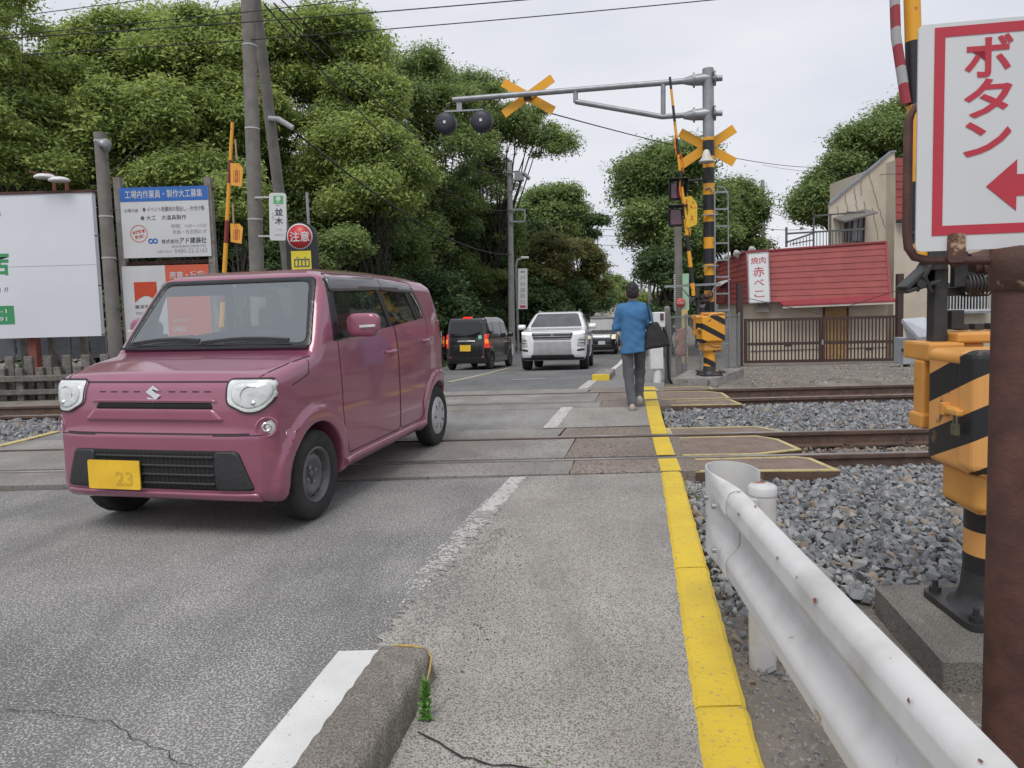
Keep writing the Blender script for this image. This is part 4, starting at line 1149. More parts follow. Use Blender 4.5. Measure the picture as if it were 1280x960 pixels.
def white_suv():
    side = rnd_poly([(2.1, .27), (2.27, .40), (2.33, .55), (2.34, .80), (2.30, 1.02), (2.16, 1.10), (1.15, 1.20), (.38, 1.66), (.1, 1.71), (-.7, 1.74), (-1.6, 1.70), (-2.12, 1.62), (-2.30, 1.10), (-2.36, .75), (-2.30, .42), (-2.15, .30)], .06)
    plan = [(2.34, 0), (2.32, .45), (2.24, .72), (2.05, .88), (1.6, .925), (-1.7, .925), (-2.1, .89), (-2.3, .70), (-2.36, 0)]
    width = [(.2, .86), (.5, .92), (.95, .93), (1.15, .91), (1.65, .70), (1.8, .62)]
    W = M_['white_paint']
    sh, car = vehicle('suv_car', 'white SUV with lit slim lamps and chrome bars, driving towards the crossing', 'car', side, plan, width, (1.36, -1.34), .36, .43, .60, W, h=.032, k=.14, flare=.02, wheel_y=.80, rim='dark',
        side_wins=[[(.95, 1.20), (.42, 1.58), (-.55, 1.63), (-.55, 1.20)], [(-.62, 1.20), (-.62, 1.63), (-1.55, 1.58), (-1.85, 1.25)]], front_win=[(-.74, 1.22), (.74, 1.22), (.59, 1.635), (-.59, 1.635)], rear_win=[(-.65, 1.15), (.65, 1.15), (.55, 1.55), (-.55, 1.55)],
        seams=[([(-.80, 1.10), (-.5, 1.075), (.5, 1.075), (.80, 1.10)], 0, 1), ([(.95, 1.15), (.95, .5), (.85, .35)], 1, 1), ([(-.58, 1.15), (-.58, .35)], 1, 1)], tyre_w=.24)
    pp = lambda nm, poly, m, off=.006, ax=0, sg=1, par=None: put(nm, [(*sh.patch(rnd_poly(poly, .02), ax, sg, .025, off, .012), 0)], [m], par or car)
    gr = pp('grille', [(-.50, .84), (.50, .84), (.56, 1.03), (-.56, 1.03)], M_['black_plastic'])
    for z in (.86, .93, 1.0): pp('grille_bar', [(-.50, z - .010), (.50, z - .010), (.51, z + .010), (-.51, z + .010)], M_['bar_grey'], .02, par=gr)
    pp('lower_grille', [(-.52, .40), (.52, .40), (.50, .81), (-.50, .81)], mat('grille_grey', (.38, .38, .385), (.30, .30, .305), rough=.5))
    pp('lower_grille', [(-.60, .34), (.60, .34), (.56, .44), (-.56, .44)], M_['black_plastic'], .012)
    for s in (1, -1):
        pp('daytime_lamp', [(s * .58, .985), (s * .86, 1.02), (s * .84, 1.075), (s * .56, 1.04)], M_['lamp_lit'], .01)
        hb = pp('headlight', [(s * .66, .66), (s * .86, .66), (s * .87, .93), (s * .68, .90)], M_['lamp_clear'], .008)
        for z in (.74, .82): pp('divider', [(s * .69, z), (s * .87, z), (s * .87, z + .02), (s * .69, z + .02)], M_['black_plastic'], .014, par=hb)
        pp('fog_recess', [(s * .66, .52), (s * .86, .55), (s * .84, .60), (s * .66, .58)], M_['black_plastic'], .008)
    pp('skid_lip', [(-.85, .27), (.85, .27), (.86, .36), (-.86, .36)], M_['black_plastic'], .01)
    # three-diamond badge
    P, ok = sh.surf([0.], [.96], 0, 1)
    e = MB(); Me = Matrix.Translation((P[0][0] + .03, 0, .955)) @ Matrix.Rotation(R(90), 4, 'Z') @ Matrix.Rotation(R(90), 4, 'X')
    for a in (90, 210, 330):
        d = Vector((math.cos(R(a)), math.sin(R(a)))); n = Vector((-d.y, d.x))
        e.prism([tuple(d * 0.0), tuple(d * .035 + n * .02), tuple(d * .07), tuple(d * .035 - n * .02)], 0, .012, 0, Me)
    e.build('badge', M_['chrome'], car)
    mirror_pair(car, .82, 1.02, 1.24, (.08, .12, .075), W)
    rr = MB()
    for s in (1, -1): rr.tube([(.05, s * .60, 1.70), (-.1, s * .60, 1.76), (-1.6, s * .58, 1.745), (-1.75, s * .57, 1.69)], .02, 6)
    rr.build('roof_rail', M_['steel'], car)
    return car

def box_van(name, label, H, paint, rear=True, L=3.40):
    x1 = L / 2
    side = rnd_poly([(x1 - .08, .22), (x1 - .01, .35), (x1, .60), (x1 - .05, .92), (x1 - .14, 1.03), (x1 - .60, 1.12), (x1 - 1.02, H - .12), (x1 - 1.25, H - .04), (.1, H), (-x1 + .45, H - .03), (-x1 + .16, H - .08), (-x1 + .05, 1.05), (-x1, .85), (-x1, .35), (-x1 + .08, .22)], .05)
    plan = [(x1, 0), (x1 - .02, .40), (x1 - .10, .60), (x1 - .28, .70), (x1 - .6, .735), (-x1 + .35, .735), (-x1 + .12, .70), (-x1 + .02, .58), (-x1, 0)]
    width = [(.15, .68), (.35, .725), (.9, .735), (1.05, .72), (H - .1, .62), (H, .58)]
    sh, car = vehicle(name, label, 'car', side, plan, width, (1.2, -1.2), .285, .34, .48, paint, h=.03, k=.075, flare=.012, wheel_y=.64, rim='dark',
        side_wins=[[(x1 - .85, 1.10), (x1 - 1.08, H - .22), (.05, H - .17), (.05, 1.10)], [(-.02, 1.10), (-.02, H - .17), (-.88, H - .19), (-.92, 1.12)], [(-.98, 1.13), (-.95, H - .20), (-1.40, H - .24), (-1.44, 1.16)]],
        front_win=[(-.62, 1.14), (.62, 1.14), (.54, H - .17), (-.54, H - .17)], rear_win=[(-.58, 1.06), (.58, 1.06), (.50, H - .20), (-.50, H - .20)],
        seams=[([(-.66, .95), (-.64, .42), (.64, .42), (.66, .95)], 0, -1), ([(.03, 1.06), (.03, .35)], 1, 1), ([(.03, 1.06), (.03, .35)], 1, -1), ([(-.95, 1.06), (-.9, .6)], 1, -1), ([(.85, 1.06), (.8, .35)], 1, -1)], tyre_w=.155)
    return sh, car
def black_van_rear():
    H = 1.76
    sh, car = box_van('van_car', 'black tall van seen from behind with glowing tail lamps, waiting beyond the crossing', H, M_['black_paint'])
    pp = lambda nm, poly, m, off=.006, ax=0, sg=-1, par=None: put(nm, [(*sh.patch(rnd_poly(poly, .015), ax, sg, .02, off, .012), 0)], [m], par or car)
    for s in (1, -1):
        t = pp('tail_light', [(s * .60, .72), (s * .735, .72), (s * .72, 1.16), (s * .60, 1.16)], M_['tail_red'], .012)
        pp('indicator', [(s * .625, .86), (s * .70, .86), (s * .695, 1.0), (s * .625, 1.0)], M_['tail_amber'], .02, par=t)
        pp('reflector', [(s * .50, .40), (s * .60, .40), (s * .60, .44), (s * .50, .44)], M_['tail_lens'], .01)
    pp('stop_lamp', [(-.16, H - .10), (.16, H - .10), (.14, H - .045), (-.14, H - .045)], M_['stop_red'], .02)
    pp('sticker', [(-.52, 1.00), (-.40, 1.00), (-.40, 1.12), (-.52, 1.12)], M_['sticker'], .008)
    pp('handle_trim', [(-.30, .92), (.30, .92), (.30, .96), (-.30, .96)], M_['chrome'], .01)
    P, ok = sh.surf([0.02], [.72], 0, -1)
    plate(car, Matrix.Translation((P[0][0] - .02, .02, .72)) @ Matrix.Rotation(R(-90), 4, 'Z') @ Matrix.Rotation(R(90), 4, 'X'), .36, .20, M_['plate_yellow'], None, None)
    w = MB(); P, ok = sh.surf([-.05, .38], [1.10, 1.13], 0, -1); w.tube([tuple(p + np.array([-.02, 0, 0])) for p in P], .012, 6); w.build('wiper', M_['black_plastic'], car)
    mirror_pair(car, .75, .84, 1.15, (.06, .10, .08), M_['black_paint'])
    return car
def black_van_front():
    H = 1.86
    sh, car = box_van('van_car', 'black boxy van following right behind the white SUV', H, M_['black_paint'])
    pp = lambda nm, poly, m, off=.006, par=None: put(nm, [(*sh.patch(rnd_poly(poly, .015), 0, 1, .02, off, .012), 0)], [m], par or car)
    pp('grille', [(-.42, .78), (.42, .78), (.44, .90), (-.44, .90)], M_['chrome'])
    pp('lower_grille', [(-.5, .34), (.5, .34), (.5, .50), (-.5, .50)], M_['black_plastic'])
    for s in (1, -1):
        pp('headlight', [(s * .46, .74), (s * .66, .74), (s * .67, .97), (s * .48, .94)], M_['lamp_warm'], .01)
    P, ok = sh.surf([.0], [.56], 0, 1)
    plate(car, Matrix.Translation((P[0][0] + .02, 0, .57)) @ Matrix.Rotation(R(90), 4, 'Z') @ Matrix.Rotation(R(90), 4, 'X'), .33, .165, M_['plate_white'], None, None)
    mirror_pair(car, .72, .84, 1.17, (.06, .10, .09), M_['black_paint'])
    return car
# ================================================================ materials of the street furniture
white_steel = mat('white_steel', (.58, .58, .575), (.40, .39, .37), rough=.62, scale=5, detail=10, p0=.46, p1=.80, spots=(.26, .11, .05), spot_scale=7, spot_p=.665, bump=.15, bscale=24)
rusty = mat('rusty_brown', (.055, .024, .020), (.10, .042, .032), rough=.7, scale=14, detail=9, bump=.2, bscale=90)
rusty_pale = mat('rust_patch', (.10, .045, .03), (.07, .035, .027), rough=.8, scale=10, spots=(.52, .36, .24), spot_scale=13, spot_p=.56, spot_w=.10, bump=.3)
sign_white = mat('sign_white', (.60, .61, .62), (.56, .57, .58), rough=.45, scale=2)
sign_red = mat('sign_red', (.46, .028, .05), (.42, .03, .05), rough=.45)
galv = mat('galvanised', (.30, .315, .33), (.23, .245, .26), rough=.45, metal=.45, scale=7)
dk_steel = mat('dark_steel', (.022, .023, .026), (.035, .034, .034), rough=.5, scale=12, bump=.15)
pole_conc = mat('pole_concrete', (.20, .188, .172), (.15, .14, .128), rough=.95, scale=5, bump=.3, bscale=60)
lens_off = mat('lens_off', (.05, .012, .03), (.07, .015, .04), rough=.12, coat=1)
cable = mat('cable', (.012, .012, .013), rough=.6)
amber_paint = mat('amber_paint', (.66, .32, .075), (.58, .27, .06), rough=.45, scale=5, spots=(.25, .10, .03), spot_scale=12, spot_p=.70)
amber_sign = mat('amber_sign', (.76, .36, .015), (.70, .33, .015), rough=.45, scale=3)
def stripes(name, c1, c2, vec, period, duty, off=0.0, rough=.45, wear=None):
    """two-colour bands across the object along vec"""
    if name in MATS: return MATS[name]
    m = bpy.data.materials.new(name); m.use_nodes = True
    n = m.node_tree.nodes; l = m.node_tree.links; b = n['Principled BSDF']; b.inputs['Roughness'].default_value = rough
    tc = n.new('ShaderNodeTexCoord'); d = n.new('ShaderNodeVectorMath'); d.operation = 'DOT_PRODUCT'; d.inputs[1].default_value = vec
    l.new(tc.outputs['Object'], d.inputs[0])
    q = n.new('ShaderNodeMath'); q.operation = 'MULTIPLY_ADD'; q.inputs[1].default_value = 1 / period; q.inputs[2].default_value = off
    l.new(d.outputs['Value'], q.inputs[0])
    fr = n.new('ShaderNodeMath'); fr.operation = 'FRACT'; l.new(q.outputs[0], fr.inputs[0])
    lt = n.new('ShaderNodeMath'); lt.operation = 'LESS_THAN'; lt.inputs[1].default_value = duty; l.new(fr.outputs[0], lt.inputs[0])
    x = n.new('ShaderNodeMix'); x.data_type = 'RGBA'; l.new(lt.outputs[0], x.inputs[0]); x.inputs[6].default_value = (*c2, 1); x.inputs[7].default_value = (*c1, 1)
    out = x.outputs[2]
    t = n.new('ShaderNodeTexNoise'); t.inputs['Scale'].default_value = 11; t.inputs['Detail'].default_value = 6; l.new(tc.outputs['Object'], t.inputs['Vector'])
    r = n.new('ShaderNodeValToRGB'); r.color_ramp.elements[0].position = .64; r.color_ramp.elements[1].position = .70; l.new(t.outputs[0], r.inputs[0])
    y = n.new('ShaderNodeMix'); y.data_type = 'RGBA'; l.new(r.outputs[0], y.inputs[0]); l.new(out, y.inputs[6]); y.inputs[7].default_value = (*(wear or (.12, .07, .04)), 1)
    l.new(y.outputs[2], b.inputs['Base Color'])
    MATS[name] = m
    return m
YEL, BLK = (.72, .34, .02), (.016, .017, .02)
band_post = stripes('post_bands', YEL, BLK, (0, 0, 1), .475, .42, .30)
band_arm = stripes('arm_bands', YEL, BLK, (0, 0, 1), .62, .5, .1)
band_arm_near = stripes('arm_bands_near', YEL, BLK, (0, 0, 1), .62, .55, .43)
band_arm_red = stripes('arm_bands_red', (.70, .33, .02), (.20, .02, .015), (0, 0, 1), 1.0, .62, .2)
band_house = stripes('housing_bands', (.68, .335, .10), BLK, (-.41, .41, 1), .25, .50, .30)
band_col = stripes('column_bands', (.68, .335, .10), BLK, (0, 0, 1), .228, .47, .833)
band_far = stripes('far_bands', (.76, .34, .03), BLK, (.55, 0, 1), .30, .62, .0)

# ---------------------------------------------------------------- guard rail
gr = thing('guard_rail', 'white steel guard rail with rust spots running along the yellow kerb', 'guard rail', (.80, 2.2, -.13))
path = [(.56, -.4), (.64, .4), (.71, 1.0), (.765, 1.9), (.808, 2.56)]
PR = [(.016, .702), (-.012, .700), (-.034, .688), (-.042, .668), (-.044, .622), (-.036, .606), (-.010, .578), (.004, .562), (.008, .545), (.008, .515), (.004, .498), (-.010, .482), (-.036, .454), (-.044, .438), (-.042, .392), (-.034, .372), (-.012, .360), (.016, .358)]
def support(prof):
    out = [prof[0]]
    for p, q in zip(prof[:-1], prof[1:]):
        if math.hypot(q[0] - p[0], q[1] - p[1]) > .025: out += [(p[0] + (q[0] - p[0]) * t, p[1] + (q[1] - p[1]) * t) for t in (.12, .88)]
        out.append(q)
    return out
PR0 = PR; PR = support([(.016, .702), (-.010, .701), (-.030, .692), (-.042, .672), (-.046, .625), (-.038, .606), (.000, .568), (.006, .552), (.006, .508), (.000, .492), (-.038, .454), (-.046, .435), (-.042, .388), (-.030, .368), (-.010, .359), (.016, .358)])
def sweep(path, prof, close_last=None, flat=None):
    P = [Vector((p[0], p[1])) for p in path]; rows = []
    for i, p in enumerate(P):
        d = (P[min(i + 1, len(P) - 1)] - P[max(i - 1, 0)]).normalized(); n = Vector((d.y, -d.x))
        fl = flat[i] if flat else 0
        rows.append([(p.x + n.x * (a * (1 - fl) + (-.03) * fl), p.y + n.y * (a * (1 - fl) + (-.03) * fl), z) for a, z in prof])
    return rows
def grid_mb(rows, M=None):
    b = MB(); k = len(rows[0]); vs = [q for r in rows for q in r]
    fs = [(i * k + j, i * k + j + 1, (i + 1) * k + j + 1, (i + 1) * k + j) for i in range(len(rows) - 1) for j in range(k - 1)]
    return b.raw(vs, fs, 0, True, M)
Mg = Matrix.Translation((-.80, -2.2, .13))
dense = []
for (a, b) in zip(path[:-1], path[1:]):
    for i in range(8): dense.append((a[0] + (b[0] - a[0]) * i / 8, a[1] + (b[1] - a[1]) * i / 8))
dense.append(path[-1])
o = grid_mb(sweep(dense, PR), Mg).build('beam', white_steel, gr)
sd = o.modifiers.new('thick', 'SOLIDIFY'); sd.thickness = .004; sd.offset = 1
te = [(.803, 2.50), (.808, 2.60), (.811, 2.70), (.812, 2.80)] + [(.882 - .070 * math.cos(a), 2.83 + .11 * math.sin(a)) for a in np.linspace(0, math.pi, 13)] + [(.953, 2.78)]
fl = [0, .25, .7, 1] + [1] * 14
rows = sweep(te, [(a - .004, z + (.004 if z > .69 else (-.004 if z < .37 else 0))) for a, z in PR], flat=fl)
o = grid_mb(rows, Mg).build('end_piece', white_steel, gr); sd = o.modifiers.new('thick', 'SOLIDIFY'); sd.thickness = .005; sd.offset = 1
b = MB()
for (x, y, z) in ((.782, 2.60, .62), (.782, 2.60, .45), (.785, 2.72, .62)): b.cyl((x - .03, y, z), (x - .046, y + .002, z), .011, n=8, M=Mg)
b.build('bolt', galv, gr)
rst = mat('rust_chip', (.24, .085, .045), (.15, .05, .03), rough=.95, scale=60)
rs9 = np.random.default_rng(12)
for k in range(11):
    yy = rs9.uniform(.75, 2.5); xx = float(np.interp(yy, [q[1] for q in path], [q[0] for q in path])); j = int(rs9.choice([0, 1, 1, 1, 2])); a_, z_ = PR0[j]; a2, z2 = PR0[j + 1]; f_ = rs9.uniform(.1, .9)
    c = Vector((xx + a_ + (a2 - a_) * f_, yy, z_ + (z2 - z_) * f_)); tg = Vector((a2 - a_, 0, z2 - z_)).normalized(); ya = Vector((.09, 1, 0)).normalized(); nr = ya.cross(tg); nr = nr if nr.x < 0 or nr.z > 0 else -nr
    L_, W_ = rs9.uniform(.004, .020), rs9.uniform(.003, .008); n = 13
    pts = [(math.cos(2 * math.pi * i / n) * L_ * rs9.uniform(.4, 1.3), math.sin(2 * math.pi * i / n) * W_ * rs9.uniform(.35, 1.4)) for i in range(n)]
    b = MB(); b.sheet([tuple(c + ya * p[0] + tg * p[1] + nr * .0056 - Vector((.80, 2.2, -.13))) for p in pts]); b.build('rust_spot', rst, gr)
p = MB(); p.cyl((.955, 2.68, -.3), (.955, 2.68, .660), .052, n=28, M=Mg); p.build('post', white_steel, gr)
p = MB(); p.lathe([(.055, .640), (.055, .668), (.046, .676), (.0001, .679)], 28, 0, Mg @ Matrix.Translation((.955, 2.68, 0))); p.build('post_cap', mat('cap_rusting', (.62, .63, .64), (.5, .5, .5), rough=.6, scale=9, spots=(.30, .12, .06), spot_scale=8, spot_p=.54), gr)
b = MB(); b.box((.87, 2.66, .53), (.10, .07, .20), Mg); b.build('spacer', white_steel, gr)
p = MB(); p.cyl((.86, .75, -.3), (.86, .75, .66), .057, n=20, M=Mg); p.build('post', white_steel, gr)

# ---------------------------------------------------------------- sign with arrow on a rusty post
px0 = 1.262
sg = thing('arrow_sign', 'white and red sign with an arrow on a rusty brown post', 'sign', (px0, 1.75, -.13))
p = MB(); p.cyl((0, 0, -.2), (0, 0, 1.60), .058, n=32); p.build('post', rusty, sg)
p = MB(); p.lathe([(.0001, 1.640), (.063, 1.632), (.065, 1.60), (.065, 1.53), (.060, 1.528)], 32); p.build('collar', rusty_pale, sg)
p = MB(); p.cyl((-.02, -.066, 1.575), (.09, -.066, 1.575), .007, n=8); p.cyl((-.02, -.06, 1.575), (-.02, -.075, 1.575), .012, n=6); p.build('clamp_bolt', galv, sg)
Ms = Matrix.Translation((-.234, .045, 1.633)) @ Matrix.Rotation(R(-10), 4, 'Z') @ Matrix.Rotation(R(90), 4, 'X')   # panel corner: x right, y up, z towards the viewer
b = MB(); b.tube([tuple(Ms @ Vector(q)) for q in [(.30, -.035, .006), (.155, -.027, -.012), (.04, -.022, -.018), (.005, -.012, -.018), (-.010, .012, -.018), (-.014, .05, -.018), (-.014, .33, -.018), (.0, .36, -.02), (.1, .37, -.02)]], .011, 10); b.build('bracket_pipe', rusty, sg)
b = MB(); b.prism(rnd_poly([(.072, -.03), (.113, -.03), (.113, .042), (.072, .042)], .012), .004, .010, 0, Ms); b.build('clip', rusty_pale, sg)
pw, ph = .475, .555
b = MB(); b.prism(rnd_poly([(0, 0), (pw, 0), (pw, ph), (0, ph)], .014), -.004, .003, 0, Ms)
pan = b.build('panel', sign_white, sg)
b = MB(); x0, x1, y0, y1, t = .036, pw - .036, .038, ph - .010, .024
for q in ([(x0, y0), (x1, y0), (x1, y0 + t), (x0, y0 + t)], [(x0, y1 - t), (x1, y1 - t), (x1, y1), (x0, y1)], [(x0, y0 + t), (x0 + t, y0 + t), (x0 + t, y1 - t), (x0, y1 - t)], [(x1 - t, y0 + t), (x1, y0 + t), (x1, y1 - t), (x1 - t, y1 - t)]): b.sheet([tuple(Ms @ Vector((*c, .0045))) for c in q])
b.build('border', sign_red, pan)
b = MB()
for ch, cy_, h_ in (('ボ', .468, .100), ('タ', .368, .094), ('ン', .270, .085)): b.text(ch, .158, cy_, .108, h_, Ms, 0, .020, .0048)
b.build('lettering', sign_red, pan)
b = MB(); b.prism([(.158, .154), (.226, .092), (.226, .128), (.40, .128), (.40, .180), (.226, .180), (.226, .216)], .0040, .0048, 0, Ms); b.build('arrow', sign_red, pan)

# ---------------------------------------------------------------- barrier machines
def foundation(lab, pts, z0, z1, m, name='foundation_block'):
    c = np.mean(np.array(pts), 0); b = MB(); b.prism([(p[0] - c[0], p[1] - c[1]) for p in pts], z0, z1)
    o = b.build(name, m, None, .012, 3); o.location = (c[0], c[1], 0); return tag(o, lab, 'foundation')
fo = foundation('weathered concrete block under the near barrier machine', [(1.60, 2.57), (2.55, 2.52), (2.60, 3.30), (1.71, 3.29)], -.22, .0, conc_rough)
def barrier_machine(lab, loc, rz, mats_h, mats_c, arm_len, arm_r, arm_m, arm_tilt, near=True):
    t = thing('barrier_machine', lab, 'crossing barrier', loc, rz)
    b = MB(); b.prism(rnd_poly([(-.20, -.20), (.20, -.20), (.20, .20), (-.20, .20)], .05), 0, .030)
    bp = b.build('base_plate', dk_steel, t, .004)
    b = MB()
    for x in (-.155, .155):
        for y in (-.155, .155): b.cyl((x, y, .03), (x, y, .085), .013, n=8); b.cyl((x, y, .03), (x, y, .055), .026, n=6)
    b.build('anchor_bolt', dk_steel, bp)
    b = MB(); b.lathe([(.110, .19), (.108, .62)], 28); b.build('column', mats_c, t)
    b = MB(); b.lathe([(.17, .03), (.135, .055), (.120, .10), (.111, .19)], 28); b.build('column_foot', dk_steel, t)
    # housing: rounded box with a tapered foot
    f = lambda P: smin(sd_box(P, (.0, -.02, .90), (.215, .165, .25), .035), smax(sd_box(P, (0.01, -.02, .60), (.165, .13, .14), .03), -(P[:, 2] - .47), .02), .02)
    V, F = surface_nets(f, (-.3, -.3, .4), (.3, .3, 1.25), .022)
    h = np_mesh('housing', V, F, mats_h, t)
    V, F = surface_nets(lambda P: smax(sd_box(P, (.0, -.02, .90), (.221, .171, .256), .04), 1.10 - P[:, 2], .01), (-.3, -.3, 1.05), (.3, .3, 1.28), .018)
    np_mesh('lid', V, F, amber_paint, h)
    if near:
        V, F = surface_nets(lambda P: smax(sd_box(P, (0.01, -.02, .58), (.172, .137, .10), .03), P[:, 2] - .648, .01), (-.3, -.3, .42), (.3, .3, .70), .018)
        np_mesh('skirt', V, F, amber_paint, h)
    b = MB(); b.box((0, -.165, .915), (.444, .13, .49)); b.build('door', mats_h, h, .028, 3)
    b = MB(); b.box((-.225, -.07, .905), (.03, .12, .036)); b.box((-.235, -.115, .905), (.03, .09, .026)); b.box((-.225, -.03, .905), (.035, .035, .055)); b.build('hasp', amber_paint, h, .006)
    b = MB(); b.box((-.248, -.145, .838), (.018, .036, .045)); b.tube([(-.248, -.155, .86), (-.248, -.155, .895), (-.248, -.135, .895), (-.248, -.135, .86)], .0045, 6); b.build('padlock', mat('padlock', (.16, .15, .09), (.10, .11, .08), rough=.5, metal=.5), h, .003)
    b = MB(); b.tube([(-.15, -.15, .655), (-.05, -.165, .61), (.03, -.17, .575), (.15, -.165, .575)], .016, 8); b.build('rib', amber_paint, h)
    b = MB(); b.tube([(-.10, -.20, 1.14), (-.05, -.215, 1.185), (.16, -.215, 1.20), (.21, -.19, 1.18)], .024, 8); b.build('lid_rim', amber_paint, h)
    # side casting that carries the arm shaft
    b = MB(); b.box((-.105, .30, 1.13), (.16, .24, .085)); b.box((-.01, .25, 1.0), (.16, .10, .34)); b.box((-.165, .27, .96), (.045, .09, .26)); b.box((-.06, .30, .95), (.13, .18, .30), taper=1.2); b.box((-.15, .26, .81), (.11, .12, .07)); b.box((-.05, .27, .80), (.09, .12, .08)); b.box((.09, .30, 1.19), (.30, .24, .05))
    b.build('shaft_casting', amber_paint, t, .012, 2)
    b = MB(); b.box((.02, .30, 1.235), (.045, .05, .03)); b.box((.09, .30, 1.235), (.045, .05, .03)); b.box((.16, .30, 1.235), (.045, .05, .03)); b.build('cap_nut', dk_steel, t, .004)
    # arm holder, clutch and spring drum
    b = MB(); b.box((-.10, .28, 1.34), (.062, .07, .36)); b.box((-.03, .30, 1.40), (.10, .06, .04)); b.box((-.01, .30, 1.27), (.06, .06, .09))
    b.build('arm_post', dk_steel, t, .006)
    b = MB(); b.bar((-.27, .26, 1.42), (-.12, .26, 1.56), .10, .022); b.bar((-.27, .26, 1.405), (-.12, .26, 1.45), .10, .018); b.bar((-.20, .31, 1.42), (-.12, .31, 1.55), .012, .07); b.cyl((-.21, .20, 1.44), (-.21, .32, 1.44), .02, n=10)
    b.box((-.13, .26, 1.60), (.085, .09, .20)); b.box((-.03, .235, 1.50), (.06, .04, .16)); b.tube([(-.16, .22, 1.40), (-.20, .2, 1.47), (-.17, .2, 1.53)], .012, 6); b.tube([(-.2, .24, 1.66), (-.26, .24, 1.68)], .010, 6); b.build('counterweight', dk_steel, t, .010)
    b = MB(); b.cyl((.03, .26, 1.52), (.14, .26, 1.54), .052, n=18); b.cyl((.06, .26, 1.515), (.115, .26, 1.535), .058, n=18); b.cyl((-.09, .19, 1.52), (.02, .19, 1.54), .012, n=8); b.build('spring_drum', rusty, t)
    b = MB()
    for k in range(7): b.lathe([(.050, -.004), (.056, 0), (.050, .004)], 18, 0, Matrix.Translation((.0 + .016 * k, .24, 1.43)) @ Matrix.Rotation(R(90), 4, 'Y'))
    b.cyl((-.01, .24, 1.43), (.11, .24, 1.43), .035, n=14); b.tube([(.11, .25, 1.60), (.16, .25, 1.63), (.185, .25, 1.56), (.17, .25, 1.47), (.12, .25, 1.44)], .014, 8); b.build('clutch', dk_steel, t)
    # arm
    a0 = Vector((-.19, .26, 1.55)); a1 = a0 + Vector((arm_tilt[0], arm_tilt[1], 1)).normalized() * arm_len
    dirv = (a1 - a0).normalized()
    b = MB()
    if isinstance(arm_r, tuple): b.cyl((0, 0, 0), (0, 0, arm_len), arm_r[0], arm_r[1], n=14)
    else: b.box((0, 0, arm_len / 2), (arm_r * 2, arm_r * 1.4, arm_len))
    ao = b.build('barrier_arm', arm_m, t, 0 if isinstance(arm_r, tuple) else .006)
    ao.location = a0; ao.rotation_mode = 'QUATERNION'; ao.rotation_quaternion = Vector((0, 0, 1)).rotation_difference(dirv)
    return t, ao
nb, arm = barrier_machine('yellow and black barrier machine beside the guard rail, arm raised', (2.06, 2.98, .0), R(-3), [band_house], [band_col], 3.4, (.036, .030), band_arm_near, (-.045, 0))
# the red and white tassel tied along the raised arm
b = MB(); b.tube([(-.05, -.02, .70), (-.085, -.02, 1.0), (-.085, -.02, 1.6), (-.06, -.02, 2.4)], .022, 8); b.build('warning_strip', stripes('strip_redwhite', (.30, .03, .045), (.36, .35, .36), (0, .4, 1), .17, .55), arm)
b = MB(); b.box((-.005, -.04, .28), (.035, .012, .30)); b.build('rust_patch', rusty_pale, arm)

xf, yf = at(886, 470, 12.35)[:2]
fo2 = foundation('low concrete slab under the far signal post and barrier', [tuple(at(841, 484, 11.75)[:2]), tuple(at(897, 483, 11.75)[:2]), tuple(at(930, 474, 13.3)[:2]), tuple(at(862, 472, 13.3)[:2])], -.3, -.005, conc)
fo2.location.z = .07
fbm, farm = barrier_machine('yellow and black barrier machine across the tracks, beside the tall signal post', (xf - .03, yf - .15, .062), R(8), [band_far], [band_far], 4.2, (.040, .022), band_arm, (-.095, .02))
fbm.scale = (.92, .92, .90)
tq = mat('tassel', (.50, .06, .02), (.70, .30, .02), rough=.8, scale=16)
b = MB()
for z, s in ((1.55, 1), (2.25, -1), (2.75, 1), (3.1, -1)): b.tube([(.03 * s, -.03, z), (.06 * s, -.03, z - .18), (.05 * s, -.03, z - .38)], [.012, .02, .010], 6)
b.build('tassel', tq, farm)
b = MB(); b.prism(rnd_poly([(-.02, 1.30), (.20, 1.36), (.24, 1.75), (.14, 1.92), (-.02, 1.90)], .05), -.01, .01, 0, Matrix.Translation((0, -.05, 0)) @ Matrix.Rotation(R(90), 4, 'X')); b.build('yellow_flag', mat('flag_yellow', (.72, .50, .03), (.62, .38, .03), rough=.7, scale=9, spots=(.55, .10, .03), spot_scale=14, spot_p=.55), farm)

# ---------------------------------------------------------------- tall signal post
PX, PY = at(888, 470, 12.75)[:2]
sp = thing('signal_post', 'tall grey post with cantilever pipe and black-yellow bands across the tracks', 'signal post', (PX, PY, .06))
L2 = lambda u, v, Y: tuple(Vector(at(u, v, Y)) - Vector((PX, PY, .06)))
ztop = L2(885, 86, 12.75)[2]
lx = L2(885, 86, 12.75)[0]
zb = L2(886, 172, 12.75)[2]
Ml = Matrix(((1, 0, lx / ztop, 0), (0, 1, 0, 0), (0, 0, 1, 0), (0, 0, 0, 1)))   # the post leans a little
b = MB(); b.cyl((0, 0, zb), (0, 0, ztop), .098, n=24, M=Ml); b.build('upper_post', galv, sp)
b = MB(); b.cyl((0, 0, .03), (0, 0, zb), .100, n=24, M=Ml); b.lathe([(.16, .0), (.16, .03), (.10, .05)], 20); b.build('lower_post', band_post, sp)
b = MB(); b.prism(rnd_poly([(-.22, -.22), (.22, -.22), (.22, .22), (-.22, .22)], .03), 0, .03); b.build('base_plate', dk_steel, sp)
Ya = lambda u: 12.75 + (886 - u) / 321 * .95
A = lambda u, v: L2(u, v, Ya(u))
b = MB(); b.tube([A(903, 97.5), A(829, 103.5), A(719, 112.5), A(566, 125)], .052, 14); b.build('cantilever_pipe', galv, sp)
